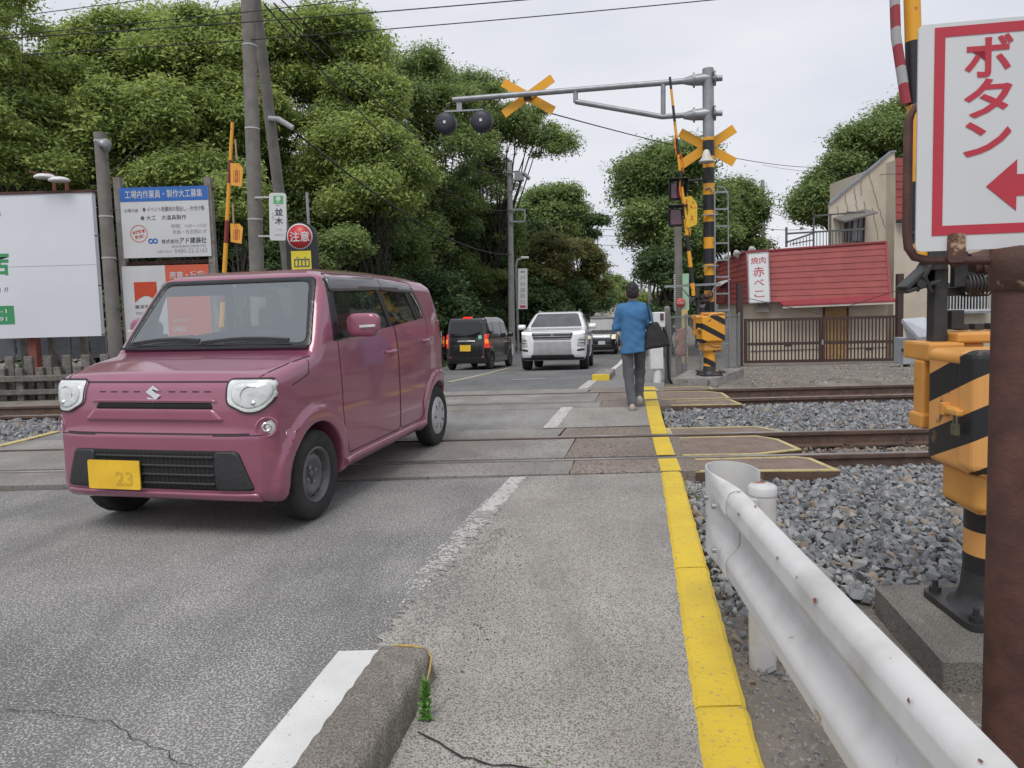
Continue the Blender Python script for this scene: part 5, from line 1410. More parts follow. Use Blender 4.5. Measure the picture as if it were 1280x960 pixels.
b = MB(); b.tube([A(903, 141.5), A(870, 143), A(828, 146), A(719.5, 127)], .047, 12); b.tube([A(829, 104), A(829, 145)], .045, 10); b.tube([A(719.5, 113), A(719.5, 128)], .045, 10); b.build('truss', galv, sp)
b = MB()
for v in (98.5, 142):
    c = Vector(A(886, v)); d = (Vector(A(829, v + 5.5)) - c).normalized()
    b.cyl(tuple(c - d * .0), tuple(c + d * .24), .115, .10, n=8); b.cyl(tuple(c + d * .24), tuple(c + d * .27), .13, n=12); b.cyl(tuple(c + d * .27), tuple(c + d * .44), .10, .055, n=8)
    b.cyl(tuple(c - d * .12), tuple(c - d * .09), .13, n=12)
b.build('bracket', galv, sp)
# ladder on the right of the post
b = MB(); rx = .30
zl0, zl1 = L2(907, 460, 12.75)[2], L2(905, 235, 12.75)[2]
b.tube([(rx + .03, -.05, zl0), (rx + .02, -.05, zl1 - .12), (rx - .05, -.05, zl1), (.12, -.05, zl1 + .02)], .014, 8)
b.tube([(.06, -.13, zl0 + .7), (.06, -.13, zl1 - .1), (-.02, -.13, zl1), (-.10, -.08, zl1 - .02)], .014, 8)
for k in range(11):
    z = zl0 + .45 + k * .30
    if z < zl1 - .05: b.bar((.08, -.06, z), (rx + .02, -.05, z), .022, .03)
for z in (zl0 + .95, zl0 + 1.85, zl0 + 2.75): b.bar((-.16, -.12, z), (.12, -.12, z), .05, .02)
b.build('ladder', galv, sp)
b = MB(); zz = L2(880, 357, 12.75)[2]; b.bar((-.85, -.15, zz), (.15, -.15, zz + .02), .04, .04); b.bar((-.55, -.15, zz - .02), (-.12, -.13, zz - .55), .04, .02); b.bar((.05, -.15, zz - .02), (-.25, -.13, zz - .55), .04, .02); b.build('arm_guard', galv, sp)
b = MB(); zc = L2(890, 400, 12.75)[2]; b.box((.03, .22, zc), (.30, .22, .55)); b.build('junction_box', galv, sp, .01)

def crossbuck(lab, c, yaw, post_gap=0):
    t = thing('crossbuck', lab, 'crossing sign', c, yaw, None)
    for s in (1, -1):
        b = MB(); M = Matrix.Translation((0, .012 * s, 0)) @ Matrix.Rotation(R(32 * s), 4, 'Y')
        b.box((0, 0, 0), (1.12, .014, .165), M); b.build('board', amber_sign, t, .004)
    b = MB(); b.box((0, -.05, -.03), (.14, .08, .10)); b.build('clamp', dk_steel, t)
    return t
crossbuck('plain orange cross behind the cantilever pipe, above the road', tuple(at(660, 120.5, Ya(660) + .13)), R(-10))
crossbuck('plain orange cross on the tall striped signal post', tuple(at(884, 184, 12.93)), R(-10))
def back_lamp(lab, u, v):
    Y = Ya(u) + .02; c = at(u, v, Y)
    t = thing('warning_lamp', lab, 'warning lamp', tuple(c), R(-8), 'black-backed lamps under the cantilever pipe')
    b = MB(); M = Matrix.Rotation(R(90), 4, 'X')
    b.lathe([(.0001, .10), (.10, .098), (.185, .075), (.205, .03), (.205, -.10), (.17, -.10), (.0001, -.08)], 32, 0, M); b.build('body', mat('lamp_black', (.020, .023, .033), (.028, .03, .042), rough=.5), t)
    b = MB(); b.box((0, -.105, .0), (.05, .006, .05)); b.build('label_plate', sign_white, t)
    b = MB(); b.tube([(0, 0, .19), (.02, 0, .29), (.10, 0, .33)], .02, 8); b.build('bracket', dk_steel, t)
back_lamp('left black round lamp back at the tip of the cantilever', 557, 154); back_lamp('right black round lamp back, nearer the orange cross', 602, 151.5)
b = MB(); b.bar(A(556, 139.5), A(604, 137), .03, .03); b.bar(A(574, 126), A(574, 138), .10, .02); b.build('lamp_hanger', galv, sp)
def side_lamp(lab, u, v):
    c = at(u, v, 12.55)
    t = thing('warning_lamp', lab, 'warning lamp', tuple(c), R(-4), 'red lamps on the tall signal post')
    b = MB(); b.box((0, .06, 0), (.24, .12, .30)); b.build('body', dk_steel, t, .02)
    b = MB(); b.raw([(-.13, 0, .17), (.13, 0, .17), (.16, -.22, .19), (-.16, -.22, .19), (-.13, 0, -.14), (.13, 0, -.14), (.16, -.16, -.02), (-.16, -.16, -.02)], [(0, 1, 2, 3), (0, 3, 7, 4), (1, 5, 6, 2)], 0); o = b.build('hood', dk_steel, t); m_ = o.modifiers.new('thick', 'SOLIDIFY'); m_.thickness = .012
    b = MB(); b.prism(rnd_poly([(-.10, -.12), (.10, -.12), (.10, .13), (-.10, .13)], .03), -.01, .02, 0, Matrix.Rotation(R(90), 4, 'X'))
    for k in range(5): b.box((-.08 + .04 * k, -.022, .0), (.010, .006, .22), None, 1)
    b.build('lens', [mat('lens_wine', (.14, .018, .06), (.20, .03, .09), rough=.15, coat=1), lens_off], t)
    b = MB(); b.tube([(0, .10, .15), (.02, .12, .21), (.3, .16, .20), (.52, .20, .215)], .018, 8); b.build('bracket', dk_steel, t)
side_lamp('upper red lamp on the left of the signal post', 846, 239); side_lamp('lower red lamp on the left of the signal post', 845, 272)
c = at(883, 196, 12.5); hb = thing('loudspeaker_horn', 'white warning bell horn on the signal post', 'horn', tuple(c))
b = MB(); b.lathe([(.03, .12), (.05, .10), (.075, .0), (.125, -.07), (.13, -.10), (.11, -.09), (.0001, -.02)], 24); b.build('bell', mat('bell_white', (.60, .60, .56), (.48, .47, .43), rough=.5), hb)
b = MB(); b.bar((0, .0, .03), (.03, .17, .05), .04, .04); b.build('bracket', galv, hb)

# ---------------------------------------------------------------- things beside the far end of the pavement
c = at(822, 484, 12.1); sn = thing('detector_box', 'white detector box on a white post behind the walking man', 'detector', (c[0], c[1], -.06))
w_ = lambda u, v, Y=12.1: Vector(at(u, v, Y)) - Vector((c[0], c[1], -.06))
wp = mat('cabinet_white', (.66, .67, .67), (.58, .59, .59), rough=.5)
z1, z2, z3, z4 = w_(822, 461)[2], w_(820, 433)[2], w_(824, 409)[2], w_(824, 390)[2]
b = MB(); b.cyl((0, 0, 0), (0, 0, z1), .07, n=20); b.cyl((.05, 0, z2), (.05, 0, z3), .05, n=14); b.build('post', wp, sn)
b = MB(); b.box((-.02, 0, (z1 + z2) / 2), (.22, .18, z2 - z1)); b.build('cabinet', wp, sn, .015)
b = MB(); b.box((.03, 0, (z3 + z4) / 2), (.20, .16, z4 - z3)); b.build('lamp_head', wp, sn, .015)
b = MB(); b.box((.07, -.09, (z3 + z4) / 2 + .05), (.06, .03, .12)); b.build('lens', lens_off, sn, .01)
c = at(835, 483, 12.3); o = MB(); cp = thing('concrete_post', 'grey round-topped concrete post beside the white detector', 'post', (c[0], c[1], -.06))
zt = at(834, 383, 12.3)[2] + .06
o.cyl((0, 0, -.1), (0, 0, zt - .03), .055, n=14); o.lathe([(.055, zt - .03), (.04, zt), (.0001, zt + .012)], 14); o.build('post', pole_conc, cp)
b = MB(); b.tube([tuple(Vector(at(u, v, 12.15))) for u, v in ((828, 409), (832, 416), (835, 426), (835, 450), (836, 472), (840, 480), (852, 483), (862, 483))], .022, 8)
tag(b.build('conduit', cable), 'black cable conduit curving down past the concrete post', 'conduit')
ln = thing('concrete_pole', 'thin concrete pole behind the red lamps, right of the road', 'pole', tuple(at(850, 450, 16)))
ln.location.z = -.3
h_ = at(848, 281, 16)[2] + .3
b = MB(); b.cyl((0, 0, -.2), (-.02, 0, h_), .10, .085, n=14); b.build('pole', pole_conc, ln)
c = at(857, 365, 15.8); gb = thing('green_board', 'pale green upright board on the thin pole', 'board', tuple(c)); b = MB(); hh = at(857, 342, 15.8)[2] - c[2]; b.box((0, 0, 0), (.14, .05, 2 * hh)); b.build('board', mat('board_green', (.36, .56, .38), (.30, .48, .33), rough=.6), gb)
b = MB()
for k in range(20): b.box((-.245, 0, -hh + (k + .5) * hh / 10), (.035, .04, hh / 20))
b.build('tooth_edge', sign_white, gb)
c = at(851, 378.5, 15.7); o = MB(); o.lathe([(.0001, .01), (.105, .01), (.105, -.01), (.0001, -.01)], 24, 0, Matrix.Rotation(R(90), 4, 'X')); rs_ = o.build('round_sign', mat('round_red', (.52, .10, .09), (.44, .08, .08), rough=.5)); rs_.location = c; tag(rs_, 'small red round plate fixed to the thin concrete pole', 'sign')
b = MB(); b.text('とまれ', 0, 0, .15, .04, Matrix.Rotation(R(90), 4, 'X'), 0, .02, .013); b.build('lettering', sign_white, rs_)
c = at(856, 420, 15.5); o = MB(); hh = (at(856, 386, 15.5) - at(856, 453, 15.5))[2]; o.box((0, 0, 0), (.13, .03, hh)); ys_ = o.build('yellow_board', mat('board_yellow', (.62, .50, .22), (.55, .43, .18), rough=.7)); ys_.location = c; tag(ys_, 'narrow yellow upright board below the red round plate', 'board')
# chain link fence right of the post
def chain_fence(lab, p0, p1, h, z0, step=.09, posts=3):
    p0 = Vector(p0); p1 = Vector(p1); L = (p1 - p0).length
    t = thing('chain_fence', lab, 'fence', (p0.x, p0.y, z0), math.atan2((p1 - p0).y, (p1 - p0).x))
    b = MB()
    n = int((L + h) / step)
    for s in (0, 1):
        for i in range(n):
            x = i * step - h if s == 0 else i * step
            a = (x, 0) if s == 0 else (x, 0); e = (x + h, h) if s == 0 else (x - h, h)
            (xa, za), (xb, zb_) = a, e
            if min(xa, xb) > L or max(xa, xb) < 0: continue
            def cl(xa, za, xb, zb_):
                pts = []
                for (x, z, X, Z) in ((xa, za, xb, zb_), (xb, zb_, xa, za)):
                    if x < 0: f = (0 - x) / (X - x); x, z = 0, z + f * (Z - z)
                    elif x > L: f = (L - x) / (X - x); x, z = L, z + f * (Z - z)
                    pts.append((x, z))
                return pts
            (xa, za), (xb, zb_) = cl(xa, za, xb, zb_)
            b.tube([(xa, .008 * s, za), (xb, .008 * s, zb_)], .0035, 4, cap=False)
    b.build('wire_mesh', galv, t)
    b = MB(); b.bar((0, 0, h), (L, 0, h), .03, .03); b.bar((0, 0, .02), (L, 0, .02), .03, .03); b.build('rail', galv, t)
    for i in range(posts):
        b = MB(); x = L * i / (posts - 1); b.cyl((x, 0, -.2), (x, 0, h + .06), .025, n=8); b.build('post', galv, t)
    return t
q0, q1 = at(838, 460, 14.2), at(876, 460, 15.2); chain_fence('wire mesh fence right of the concrete post', q0, q1, 1.25, zr(14.6) - .05, .085)
q0, q1 = at(892, 450, 16.2), at(924, 450, 18.6); chain_fence('wire mesh fence left of the brown gate', q0, q1, 1.35, zr(17) - .08, .095)
c = at(852, 428, 15.0); o = MB(); hw = .11
V, F = surface_nets(lambda P: sd_box(P + .03 * np.sin(P[:, [2, 0, 1]] * 23), (0, 0, 0), (.11, .035, .30), .03), (-.2, -.12, -.4), (.2, .12, .4), .025)
o = np_mesh('hanging_cloth', V, F, mat('cloth_red', (.42, .16, .12), (.36, .26, .22), rough=.9, scale=11)); o.location = c; tag(o, 'faded red cloth hung on the wire mesh fence', 'cloth')
# far kerb block with a yellow end
a, b_ = gp(743, 476), gp(768, 458)
kk = thing('kerb_block', 'short concrete kerb with a yellow painted end beyond the tracks', 'kerb', (a[0], a[1], zr(a[1] + 1)), 0)
kk.rotation_euler = (0, .055, math.atan2(1, .19))
Lk = 0; L_ = 2.6
b = MB(); b.box((-Lk / 2 + L_ / 2 + .02, -.12, .05), (L_, .32, .26)); b.build('block', conc, kk, .03)
b = MB(); b.box((-Lk / 2 - .0, -.12, .05), (.05, .324, .264)); b.build('painted_end', yellow_paint, kk, .015)

# ---------------------------------------------------------------- concrete kerb at our feet, with a weed
f = lambda P: smax(sd_box(P, (0, -.85, -.03), (.125, .90, .165), .035) + .0, (np.abs(P[:, 0]) - .135 + .28 * np.maximum(P[:, 2], 0)) * .95, .03) + .003 * np.sin(P[:, 1] * 61 + P[:, 0] * 29) * np.sin(P[:, 2] * 47 + P[:, 1] * 15)
V, F = surface_nets(f, (-.2, -1.85, -.1), (.2, .1, .18), .014, 1)
_ = (mat('kerb_concrete', (.22, .20, .175), (.33, .305, .27), rough=.95, scale=9, detail=8, bump=1.0, bscale=70, spots=(.10, .09, .078), spot_scale=26, spot_p=.45, spot_w=.22)); kc = np_mesh('kerb_stone', V, F, speckle('kerb_rough', (.20, .183, .16), (.33, .305, .27), (.115, .104, .09), 150, .45, .62, stain=(.13, .118, .10), big=3.5, bump=1.6, stain_scale=2.2))
kc.location = (*on_z(502, 812, .12)[:2], -.015); kc.rotation_euler = (0, 0, R(-10)); tag(kc, 'mossy grey kerb stone in the foreground beside the white line', 'kerb')
b = MB(); b.tube([(-.045, .042, .128), (.03, .046, .128), (.085, .038, .120), (.112, .012, .105), (.122, -.05, .09), (.128, -.12, .07)], [.004, .006, .006, .005, .004, .002], 6); b.build('paint_remnant', mat('paint_trace', (.50, .33, .08), (.36, .26, .12), rough=.9, scale=30), kc)
def weed(lab, loc, n, h, m, seed, spread=.6):
    rs = np.random.default_rng(seed); Vs, Fs = [], []
    for i in range(n):
        a = rs.uniform(0, 2 * math.pi); z0 = h * (i / n) ** .8 * .75; le = h * rs.uniform(.28, .45) * (1.1 - .4 * i / n); w_ = le * .13
        dx, dy = math.cos(a), math.sin(a); up = rs.uniform(.5, 1.3) * (.6 + .9 * i / n)
        k = len(Vs)
        for j, t in enumerate((0, .35, .7, 1)):
            wd = w_ * (.5, 1, .75, .02)[j]; r_ = le * t * spread; z = z0 + up * le * t * .7 - .35 * le * t * t
            Vs += [(dx * r_ - dy * wd, dy * r_ + dx * wd, z), (dx * r_, dy * r_, z - wd * .35), (dx * r_ + dy * wd, dy * r_ - dx * wd, z)]
        for j in range(3):
            for s in (0, 1): Fs.append((k + j * 3 + s, k + j * 3 + s + 1, k + j * 3 + s + 4, k + j * 3 + s + 3))
    t = thing('weed', lab, 'weed', loc)
    np_mesh('leaves', np.array(Vs), np.array(Fs), m, t, True)
    b = MB(); b.tube([(0, 0, -.01), (.004, 0, h * .4), (0, .003, h * .85)], [.003, .0025, .0015], 6); b.build('stem', m, t)
    return t
leaf_w = mat('weed_leaf', (.09, .22, .035), (.16, .33, .06), rough=.6, scale=30)
weed('small green weed growing against the foreground kerb stone', (*on_z(533, 902, .0)[:2], .0), 80, .165, leaf_w, 4, .42)
for i, (u, v, h) in enumerate(((683, 955, .02), (650, 952, .012))): weed('tiny green sprout in the crack at the bottom of the pavement', (*on_z(u, v, .004)[:2], .004), 9, h, leaf_w, 10 + i)['group'] = 'sprouts in the pavement crack'
for i, (x, y, h) in enumerate(((2.25, 12.3, .22), (1.83, 14.2, .18))): weed('green tuft growing at the foot of the %s' % ('white detector post' if i == 0 else 'far yellow-ended kerb'), (x, y, zr(y)), 60, h, leaf_w, 20 + i, .9)
# ================================================================ left of the road: boards, poles, signs
RX90 = Matrix.Rotation(R(90), 4, 'X')
board_white = mat('board_white', (.66, .68, .73), (.62, .64, .69), rough=.5, scale=.8, detail=6)
txt_grey = mat('ink_grey', (.10, .10, .115), rough=.6); txt_faint = mat('ink_faint', (.30, .30, .32), rough=.6); txt_blue = mat('ink_navy', (.03, .035, .08), rough=.6)
sgreen = mat('sign_green', (.04, .26, .10), (.045, .29, .11), rough=.5); sblue = mat('sign_blue', (.02, .12, .42), (.025, .13, .45), rough=.5)
sorange = mat('sign_orange', (.62, .12, .06), (.58, .11, .055), rough=.5); sredlogo = mat('sign_vermilion', (.56, .06, .02), rough=.5)
red_steel = mat('red_steel', (.22, .065, .045), (.16, .05, .04), rough=.7, scale=6)
grey_sheet = mat('grey_sheet', (.24, .26, .29), (.18, .195, .22), rough=.6, scale=3)

def panel_frame(tl, tr, bl, Y):
    """matrix of an upright board from three of its corners in the photo, width and height"""
    A, B, C_ = [Vector(at(*p, Y)) for p in (tl, tr, bl)]
    x = (B - A); x.z = 0; w_ = x.length; h_ = (A - C_).z
    M = frame((0, 0, 0), x); M = M @ RX90; M.translation = C_
    return M, w_, h_
# the big hoarding
YB_ = 14.0
M, bw, bh = panel_frame((-95, 246), (130, 235), (-95, 426), YB_)
hb = thing('billboard', 'large white billboard with green lettering at its left edge', 'billboard', M.translation)
Mi = Matrix.Translation(-M.translation) @ M
b = MB(); b.prism([(0, 0), (bw, 0), (bw, bh), (0, bh)], -.12, 0, 0, Mi); pn = b.build('panel', board_white, hb)
b = MB(); b.box((bw / 2, bh + .02, -.06), (bw + .04, .05, .16), Mi); b.build('top_rail', rusty, hb)
b = MB(); b.box((bw / 2, bh * .50, .0012), (bw, .008, .002), Mi); b.build('panel_joint', txt_faint, pn)
pxm = lambda u, v: Mi.inverted() @ (Vector(at(u, v, YB_)) - M.translation)
b = MB(); e = pxm(11, 329); b.text('店', e.x - .22, e.y, .46, .50, Mi, 0, .03, .004); e = pxm(10, 362); b.text('のり〃', e.x - .20, e.y, .42, .16, Mi, 1, 0, .004)
e0, e1 = pxm(17, 382), pxm(17, 405); b.prism([(e0.x - 1.2, e1.y), (e0.x, e1.y), (e0.x, e0.y), (e0.x - 1.2, e0.y)], .002, .006, 0, Mi)
e = pxm(-2, 389); b.text('39-1', e.x, e.y, .34, .085, Mi, 2, .01, .008); e = pxm(-2, 399); b.text('7991', e.x, e.y, .36, .085, Mi, 2, .01, .008)
e = pxm(-2, 267); b.text('会', e.x, e.y, .12, .10, Mi, 0, .01, .004)
b.build('lettering', [sgreen, txt_grey, sign_white], pn)
for u in (34, -60): 
    b = MB(); q = pxm(u, 425); b.bar((q.x, q.y + .1, -.2), (q.x, q.y - 1.7, -.2), .16, .16, 0, M=Mi); b.build('leg', red_steel, hb)
for u in (2, 38, 80):
    b = MB(); q = pxm(u, 425); b.bar((q.x, q.y + .3, -.65), (q.x, q.y - 1.7, -.65), .11, .11, 0, M=Mi); b.bar((q.x, q.y - .1, -.6), (q.x + .5, q.y - 1.1, -.6), .04, .04, 0, M=Mi); b.build('strut', pole_conc, hb)
b = MB()
for (u, s) in ((56, 1), (72, 1)): q = pxm(u, 236); b.bar((q.x, q.y - .05, -.3), (q.x, q.y + .26, -.3), .05, .05, 0, M=Mi); b.bar((q.x, q.y + .24, -.3), (q.x - .12, q.y + .30, .22), .03, .03, 0, M=Mi)
b.build('lamp_bracket', red_steel, hb)
for u, v in ((56, 222), (74, 226)):
    c = Vector(at(u, v, YB_ - .1)); V, F = surface_nets(lambda P: smax(ellip(P, (0, 0, 0), (.20, .16, .08)), -(P[:, 2] + .02), .02), (-.3, -.3, -.15), (.3, .3, .15), .03)
    o = np_mesh('floodlight', V, F, mat('flood_white', (.70, .70, .69), (.6, .6, .6), rough=.4), None); o.location = c; tag(o, 'white floodlight above the large billboard, %s of the two' % ('left' if u == 56 else 'right'), 'floodlight', 'floodlights on the billboard')
# grey sheeting behind, under the hoarding
b = MB(); z0, z1 = at(60, 446, 15.2)[2], at(60, 422, 15.2)[2]
for i in range(9):
    x0 = at(-60 + i * 23, 440, 15.2)[0]; b.box((x0, 15.2, (z0 + z1) / 2), (.34, .05, z1 - z0 + .1))
tag(b.build('sheet_fence', grey_sheet), 'grey metal sheets standing behind the legs of the large billboard', 'sheeting')
# low fence made of old concrete sleepers
YF = 12.35
sf = thing('sleeper_fence', 'low fence of weathered grey concrete bars along the far rail', 'fence', tuple(at(40, 512, YF)))
o_ = Vector(sf.location); fz = lambda v: at(40, v, YF)[2] - o_.z
for v, hgt in ((473, .10), (490, .085), (505, .10)):
    b = MB(); b.box((-.6, 0, fz(v)), (7.6, .10, hgt)); b.build('rail', conc_dark, sf, .008)
for i, u in enumerate(range(-120, 170, 24)):
    x = at(u, 485, YF)[0] - o_.x
    b = MB(); b.box((x, .09 if i % 2 else .05, (fz(460) + fz(520)) / 2), (.13, .08, fz(460) - fz(520)), None, 0); b.build('bar', conc_dark, sf, .008)
    b = MB(); b.box((x + .10, .16, (fz(450) + fz(520)) / 2 + .06), (.15, .06, fz(450) - fz(520))); b.build('bar', conc_dark, sf, .008)
b = MB(); b.box((-.6, .22, (fz(473) + fz(520)) / 2), (7.6, .03, fz(473) - fz(520))); b.build('backing', mat('old_board', (.13, .11, .095), (.09, .078, .068), rough=.95, scale=4), sf)

def concrete_pole(name, lab, base, top, r0, r1, bands=(), hooks=False, group=None):
    b0 = Vector(base); b1 = Vector(top); t = thing(name, lab, 'utility pole', base, 0, group)
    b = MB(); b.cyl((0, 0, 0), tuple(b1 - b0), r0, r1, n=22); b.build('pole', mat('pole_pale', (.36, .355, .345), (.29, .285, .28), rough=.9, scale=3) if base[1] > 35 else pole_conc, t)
    d = (b1 - b0)
    if bands:
        b = MB()
        for f_ in bands: c = d * f_; r = r0 + (r1 - r0) * f_ + .006; b.cyl(tuple(c - d.normalized() * .012), tuple(c + d.normalized() * .012), r, n=22)
        b.build('steel_band', mat('band_pale', (.50, .50, .50), rough=.5), t)
    if hooks:
        b = MB()
        for k in range(int(d.length / .45)):
            c = d.normalized() * (.9 + .45 * k); s = -1 if k % 2 else 1
            if c.length < d.length - .2: b.cyl(tuple(c + Vector((s * r0 * .8, -.02, 0))), tuple(c + Vector((s * (r0 + .09), -.04, 0))), .010, n=6)
        b.build('step_bolt', dk_steel, t)
    return t
gz = lambda x, y: zr(y) - .03
q = concrete_pole('utility_pole', 'short weathered grey pole between the billboard and the blue-topped board', (at(145, 440, 13)[0], 13, -.3), tuple(at(125, 166, 13)), .125, .105, (.55, .70, .97), True)
c = Vector(at(132, 180, 12.8)); fl_ = thing('floodlight', 'small grey floodlight clamped near the top of the short pole', 'floodlight', tuple(c)); 
b = MB(); b.lathe([(.0001, .09), (.06, .08), (.11, .0), (.13, -.06), (.0001, -.05)], 16, 0, Matrix.Rotation(R(50), 4, 'Y')); b.build('head', galv, fl_)
b = MB(); b.bar((-.03, 0, 0), (-.16, .12, -.02), .04, .04); b.build('bracket', dk_steel, fl_)
# blue-topped board and the lower one, on their steel posts
YS = 14.5
M, w_, h_ = panel_frame((147, 235), (257, 230), (155, 323), YS)
fr_ = thing('board_frame', 'rusty grey steel posts carrying the blue-topped board', 'frame', (M.translation.x, YS, -.4))
for u0, u1 in ((149, 160), (262, 271)):
    q0, q1 = Vector(at(u0 - 2, 222, YS + .1)), Vector(at(u1, 440, YS + .1)); b = MB(); b.bar(tuple(Vector((q0.x, q0.y, q0.z)) - fr_.location), tuple(Vector((q0.x + .02, q0.y, -.5)) - fr_.location), .13, .13); b.build('post', mat('frame_grey', (.24, .22, .205), (.17, .15, .135), rough=.8, scale=5, spots=(.16, .07, .04), spot_scale=8, spot_p=.6), fr_)
b = MB()
for v in (240, 290, 330): 
    q0, q1 = Vector(at(148, v, YS + .14)), Vector(at(268, v - 4, YS + .14)); b.bar(tuple(q0 - fr_.location), tuple(q1 - fr_.location), .05, .07)
b.build('crossbar', rusty, fr_)
bd = thing('recruit_board', 'white notice board with a blue heading and black writing', 'sign board', M.translation); Mi = Matrix.Translation(-M.translation) @ M
hd = h_ * .80
b = MB(); b.prism([(0, 0), (w_, 0), (w_, h_), (0, h_)], -.03, 0, 0, Mi); pn = b.build('panel', sign_white, bd)
b = MB(); b.prism([(0, hd), (w_, hd), (w_, h_), (0, h_)], .001, .005, 0, Mi); hdp = b.build('heading_strip', sblue, bd)
b = MB(); b.text('工場内作業員・製作大工募集', w_ * .5, (hd + h_) / 2, w_ * .88, h_ * .115, Mi, 0, .008, .009); b.build('lettering', sign_white, hdp)
b = MB()
b.text('仕事内容', w_ * .12, h_ * .675, w_ * .16, h_ * .05, Mi, 0, 0, .003); b.text('● イベント用資材の荷出し・片付け等', w_ * .60, h_ * .685, w_ * .70, h_ * .072, Mi, 0, .008, .003)
b.text('● 大工　大道具製作', w_ * .48, h_ * .565, w_ * .52, h_ * .07, Mi, 0, .008, .003)
b.text('時間：9:00〜17:30', w_ * .765, h_ * .44, w_ * .40, h_ * .058, Mi, 1, .0, .003); b.text('年齢・性別問わず', w_ * .77, h_ * .355, w_ * .39, h_ * .062, Mi, 1, .0, .003)
b.text('株式会社', w_ * .54, h_ * .225, w_ * .20, h_ * .062, Mi, 0, .012, .003); b.text('アド建装社', w_ * .80, h_ * .232, w_ * .31, h_ * .088, Mi, 2, .012, .003, shear=.15)
b.text('埼玉県南埼玉郡宮代町', w_ * .75, h_ * .150, w_ * .40, h_ * .036, Mi, 1, 0, .003); b.text('0480-32-2163', w_ * .77, h_ * .085, w_ * .37, h_ * .062, Mi, 1, .0, .003); b.text('お問い合わせ', w_ * .47, h_ * .082, w_ * .16, h_ * .035, Mi, 1, 0, .003)
b.build('lettering', [txt_grey, txt_faint, txt_blue], pn)
b = MB(); cx_, cy_, r_o = w_ * .19, h_ * .345, w_ * .098
ring = [(r_o, 0), (r_o * .93, 0)]
n = 36; vs = [(cx_ + r * math.cos(2 * math.pi * i / n), cy_ + r * math.sin(2 * math.pi * i / n), .003) for r in (r_o, r_o * .92) for i in range(n)]
b.raw([tuple(Mi @ Vector(v)) for v in vs], [(i, (i + 1) % n, n + (i + 1) % n, n + i) for i in range(n)])
b.text('未経験者', cx_, cy_ + r_o * .22, r_o * 1.5, r_o * .42, Mi @ Matrix.Translation((cx_, cy_, 0)) @ Matrix.Rotation(R(10), 4, 'Z') @ Matrix.Translation((-cx_, -cy_, 0)), 0, .02, .003); b.text('歓迎！', cx_, cy_ - r_o * .34, r_o * 1.1, r_o * .40, Mi @ Matrix.Translation((cx_, cy_, 0)) @ Matrix.Rotation(R(10), 4, 'Z') @ Matrix.Translation((-cx_, -cy_, 0)), 0, .02, .003)
b.build('stamp', sredlogo, pn)
b = MB(); 
for dx in (-.045, .045):
    vs = [(w_ * .345 + dx + r * math.cos(2 * math.pi * i / 20), h_ * .235 + r * math.sin(2 * math.pi * i / 20), .004 + (.0005 if dx > 0 else 0)) for r in (.055, .026) for i in range(20)]
    b.raw([tuple(Mi @ Vector(v)) for v in vs], [(i, (i + 1) % 20, 20 + (i + 1) % 20, 20 + i) for i in range(20)])
b.build('logo', sblue, pn)
M, w_, h_ = panel_frame((156, 333), (264, 326), (158, 424), YS)
bd = thing('advert_board', 'white and orange board under the blue-topped one, half behind the pink car', 'sign board', M.translation); Mi = Matrix.Translation(-M.translation) @ M
b = MB(); b.prism([(0, 0), (w_, 0), (w_, h_), (0, h_)], -.03, 0, 0, Mi); pn = b.build('panel', sign_white, bd)
b = MB(); b.prism([(w_ * .50, 0), (w_, 0), (w_, h_), (w_ * .50, h_)], .001, .005, 0, Mi); po = b.build('orange_panel', sorange, bd)
b = MB(); b.text('売買・賃貸', w_ * .75, h_ * .86, w_ * .40, h_ * .10, Mi, 0, .02, .009); b.text('0480-', w_ * .63, h_ * .12, w_ * .16, h_ * .09, Mi, 0, .0, .009); b.text('お問い合わせ', w_ * .64, h_ * .24, w_ * .18, h_ * .05, Mi, 0, 0, .009); b.build('lettering', sign_white, po)
b = MB(); cx_ = w_ * .26; b.prism([(cx_ - w_ * .13, h_ * .50)] + [(cx_ - w_ * .13 + w_ * .26 * t, h_ * .50 + h_ * .09 * math.sin(math.pi * t)) for t in np.linspace(.1, .9, 9)] + [(cx_ + w_ * .13, h_ * .50), (cx_ + w_ * .13, h_ * .78), (cx_ - w_ * .13, h_ * .78)], .001, .005, 0, Mi); b.build('logo', sredlogo, pn)
b = MB(); b.text('東洋不動産', cx_, h_ * .44, w_ * .27, h_ * .055, Mi, 0, .01, .004); b.text('TOUYOU REAL', cx_, h_ * .35, w_ * .26, h_ * .04, Mi, 0, 0, .004); b.text('ESTATE', cx_ - .06, h_ * .27, w_ * .16, h_ * .04, Mi, 0, 0, .004); b.build('lettering', txt_grey, pn)
# two tall poles, the thinner leaning on the other
concrete_pole('utility_pole', 'tall upright concrete pole rising out of the picture behind the pink car', (at(322, 420, 13.5)[0], 13.5, -.4), tuple(at(308, -60, 13.5)), .140, .125, (.42, .62, .80))
concrete_pole('utility_pole', 'slanted concrete pole leaning against the tall upright one', tuple(np.array(at(373, 440, 15.2))), tuple(at(312, -60, 13.9)), .125, .095)
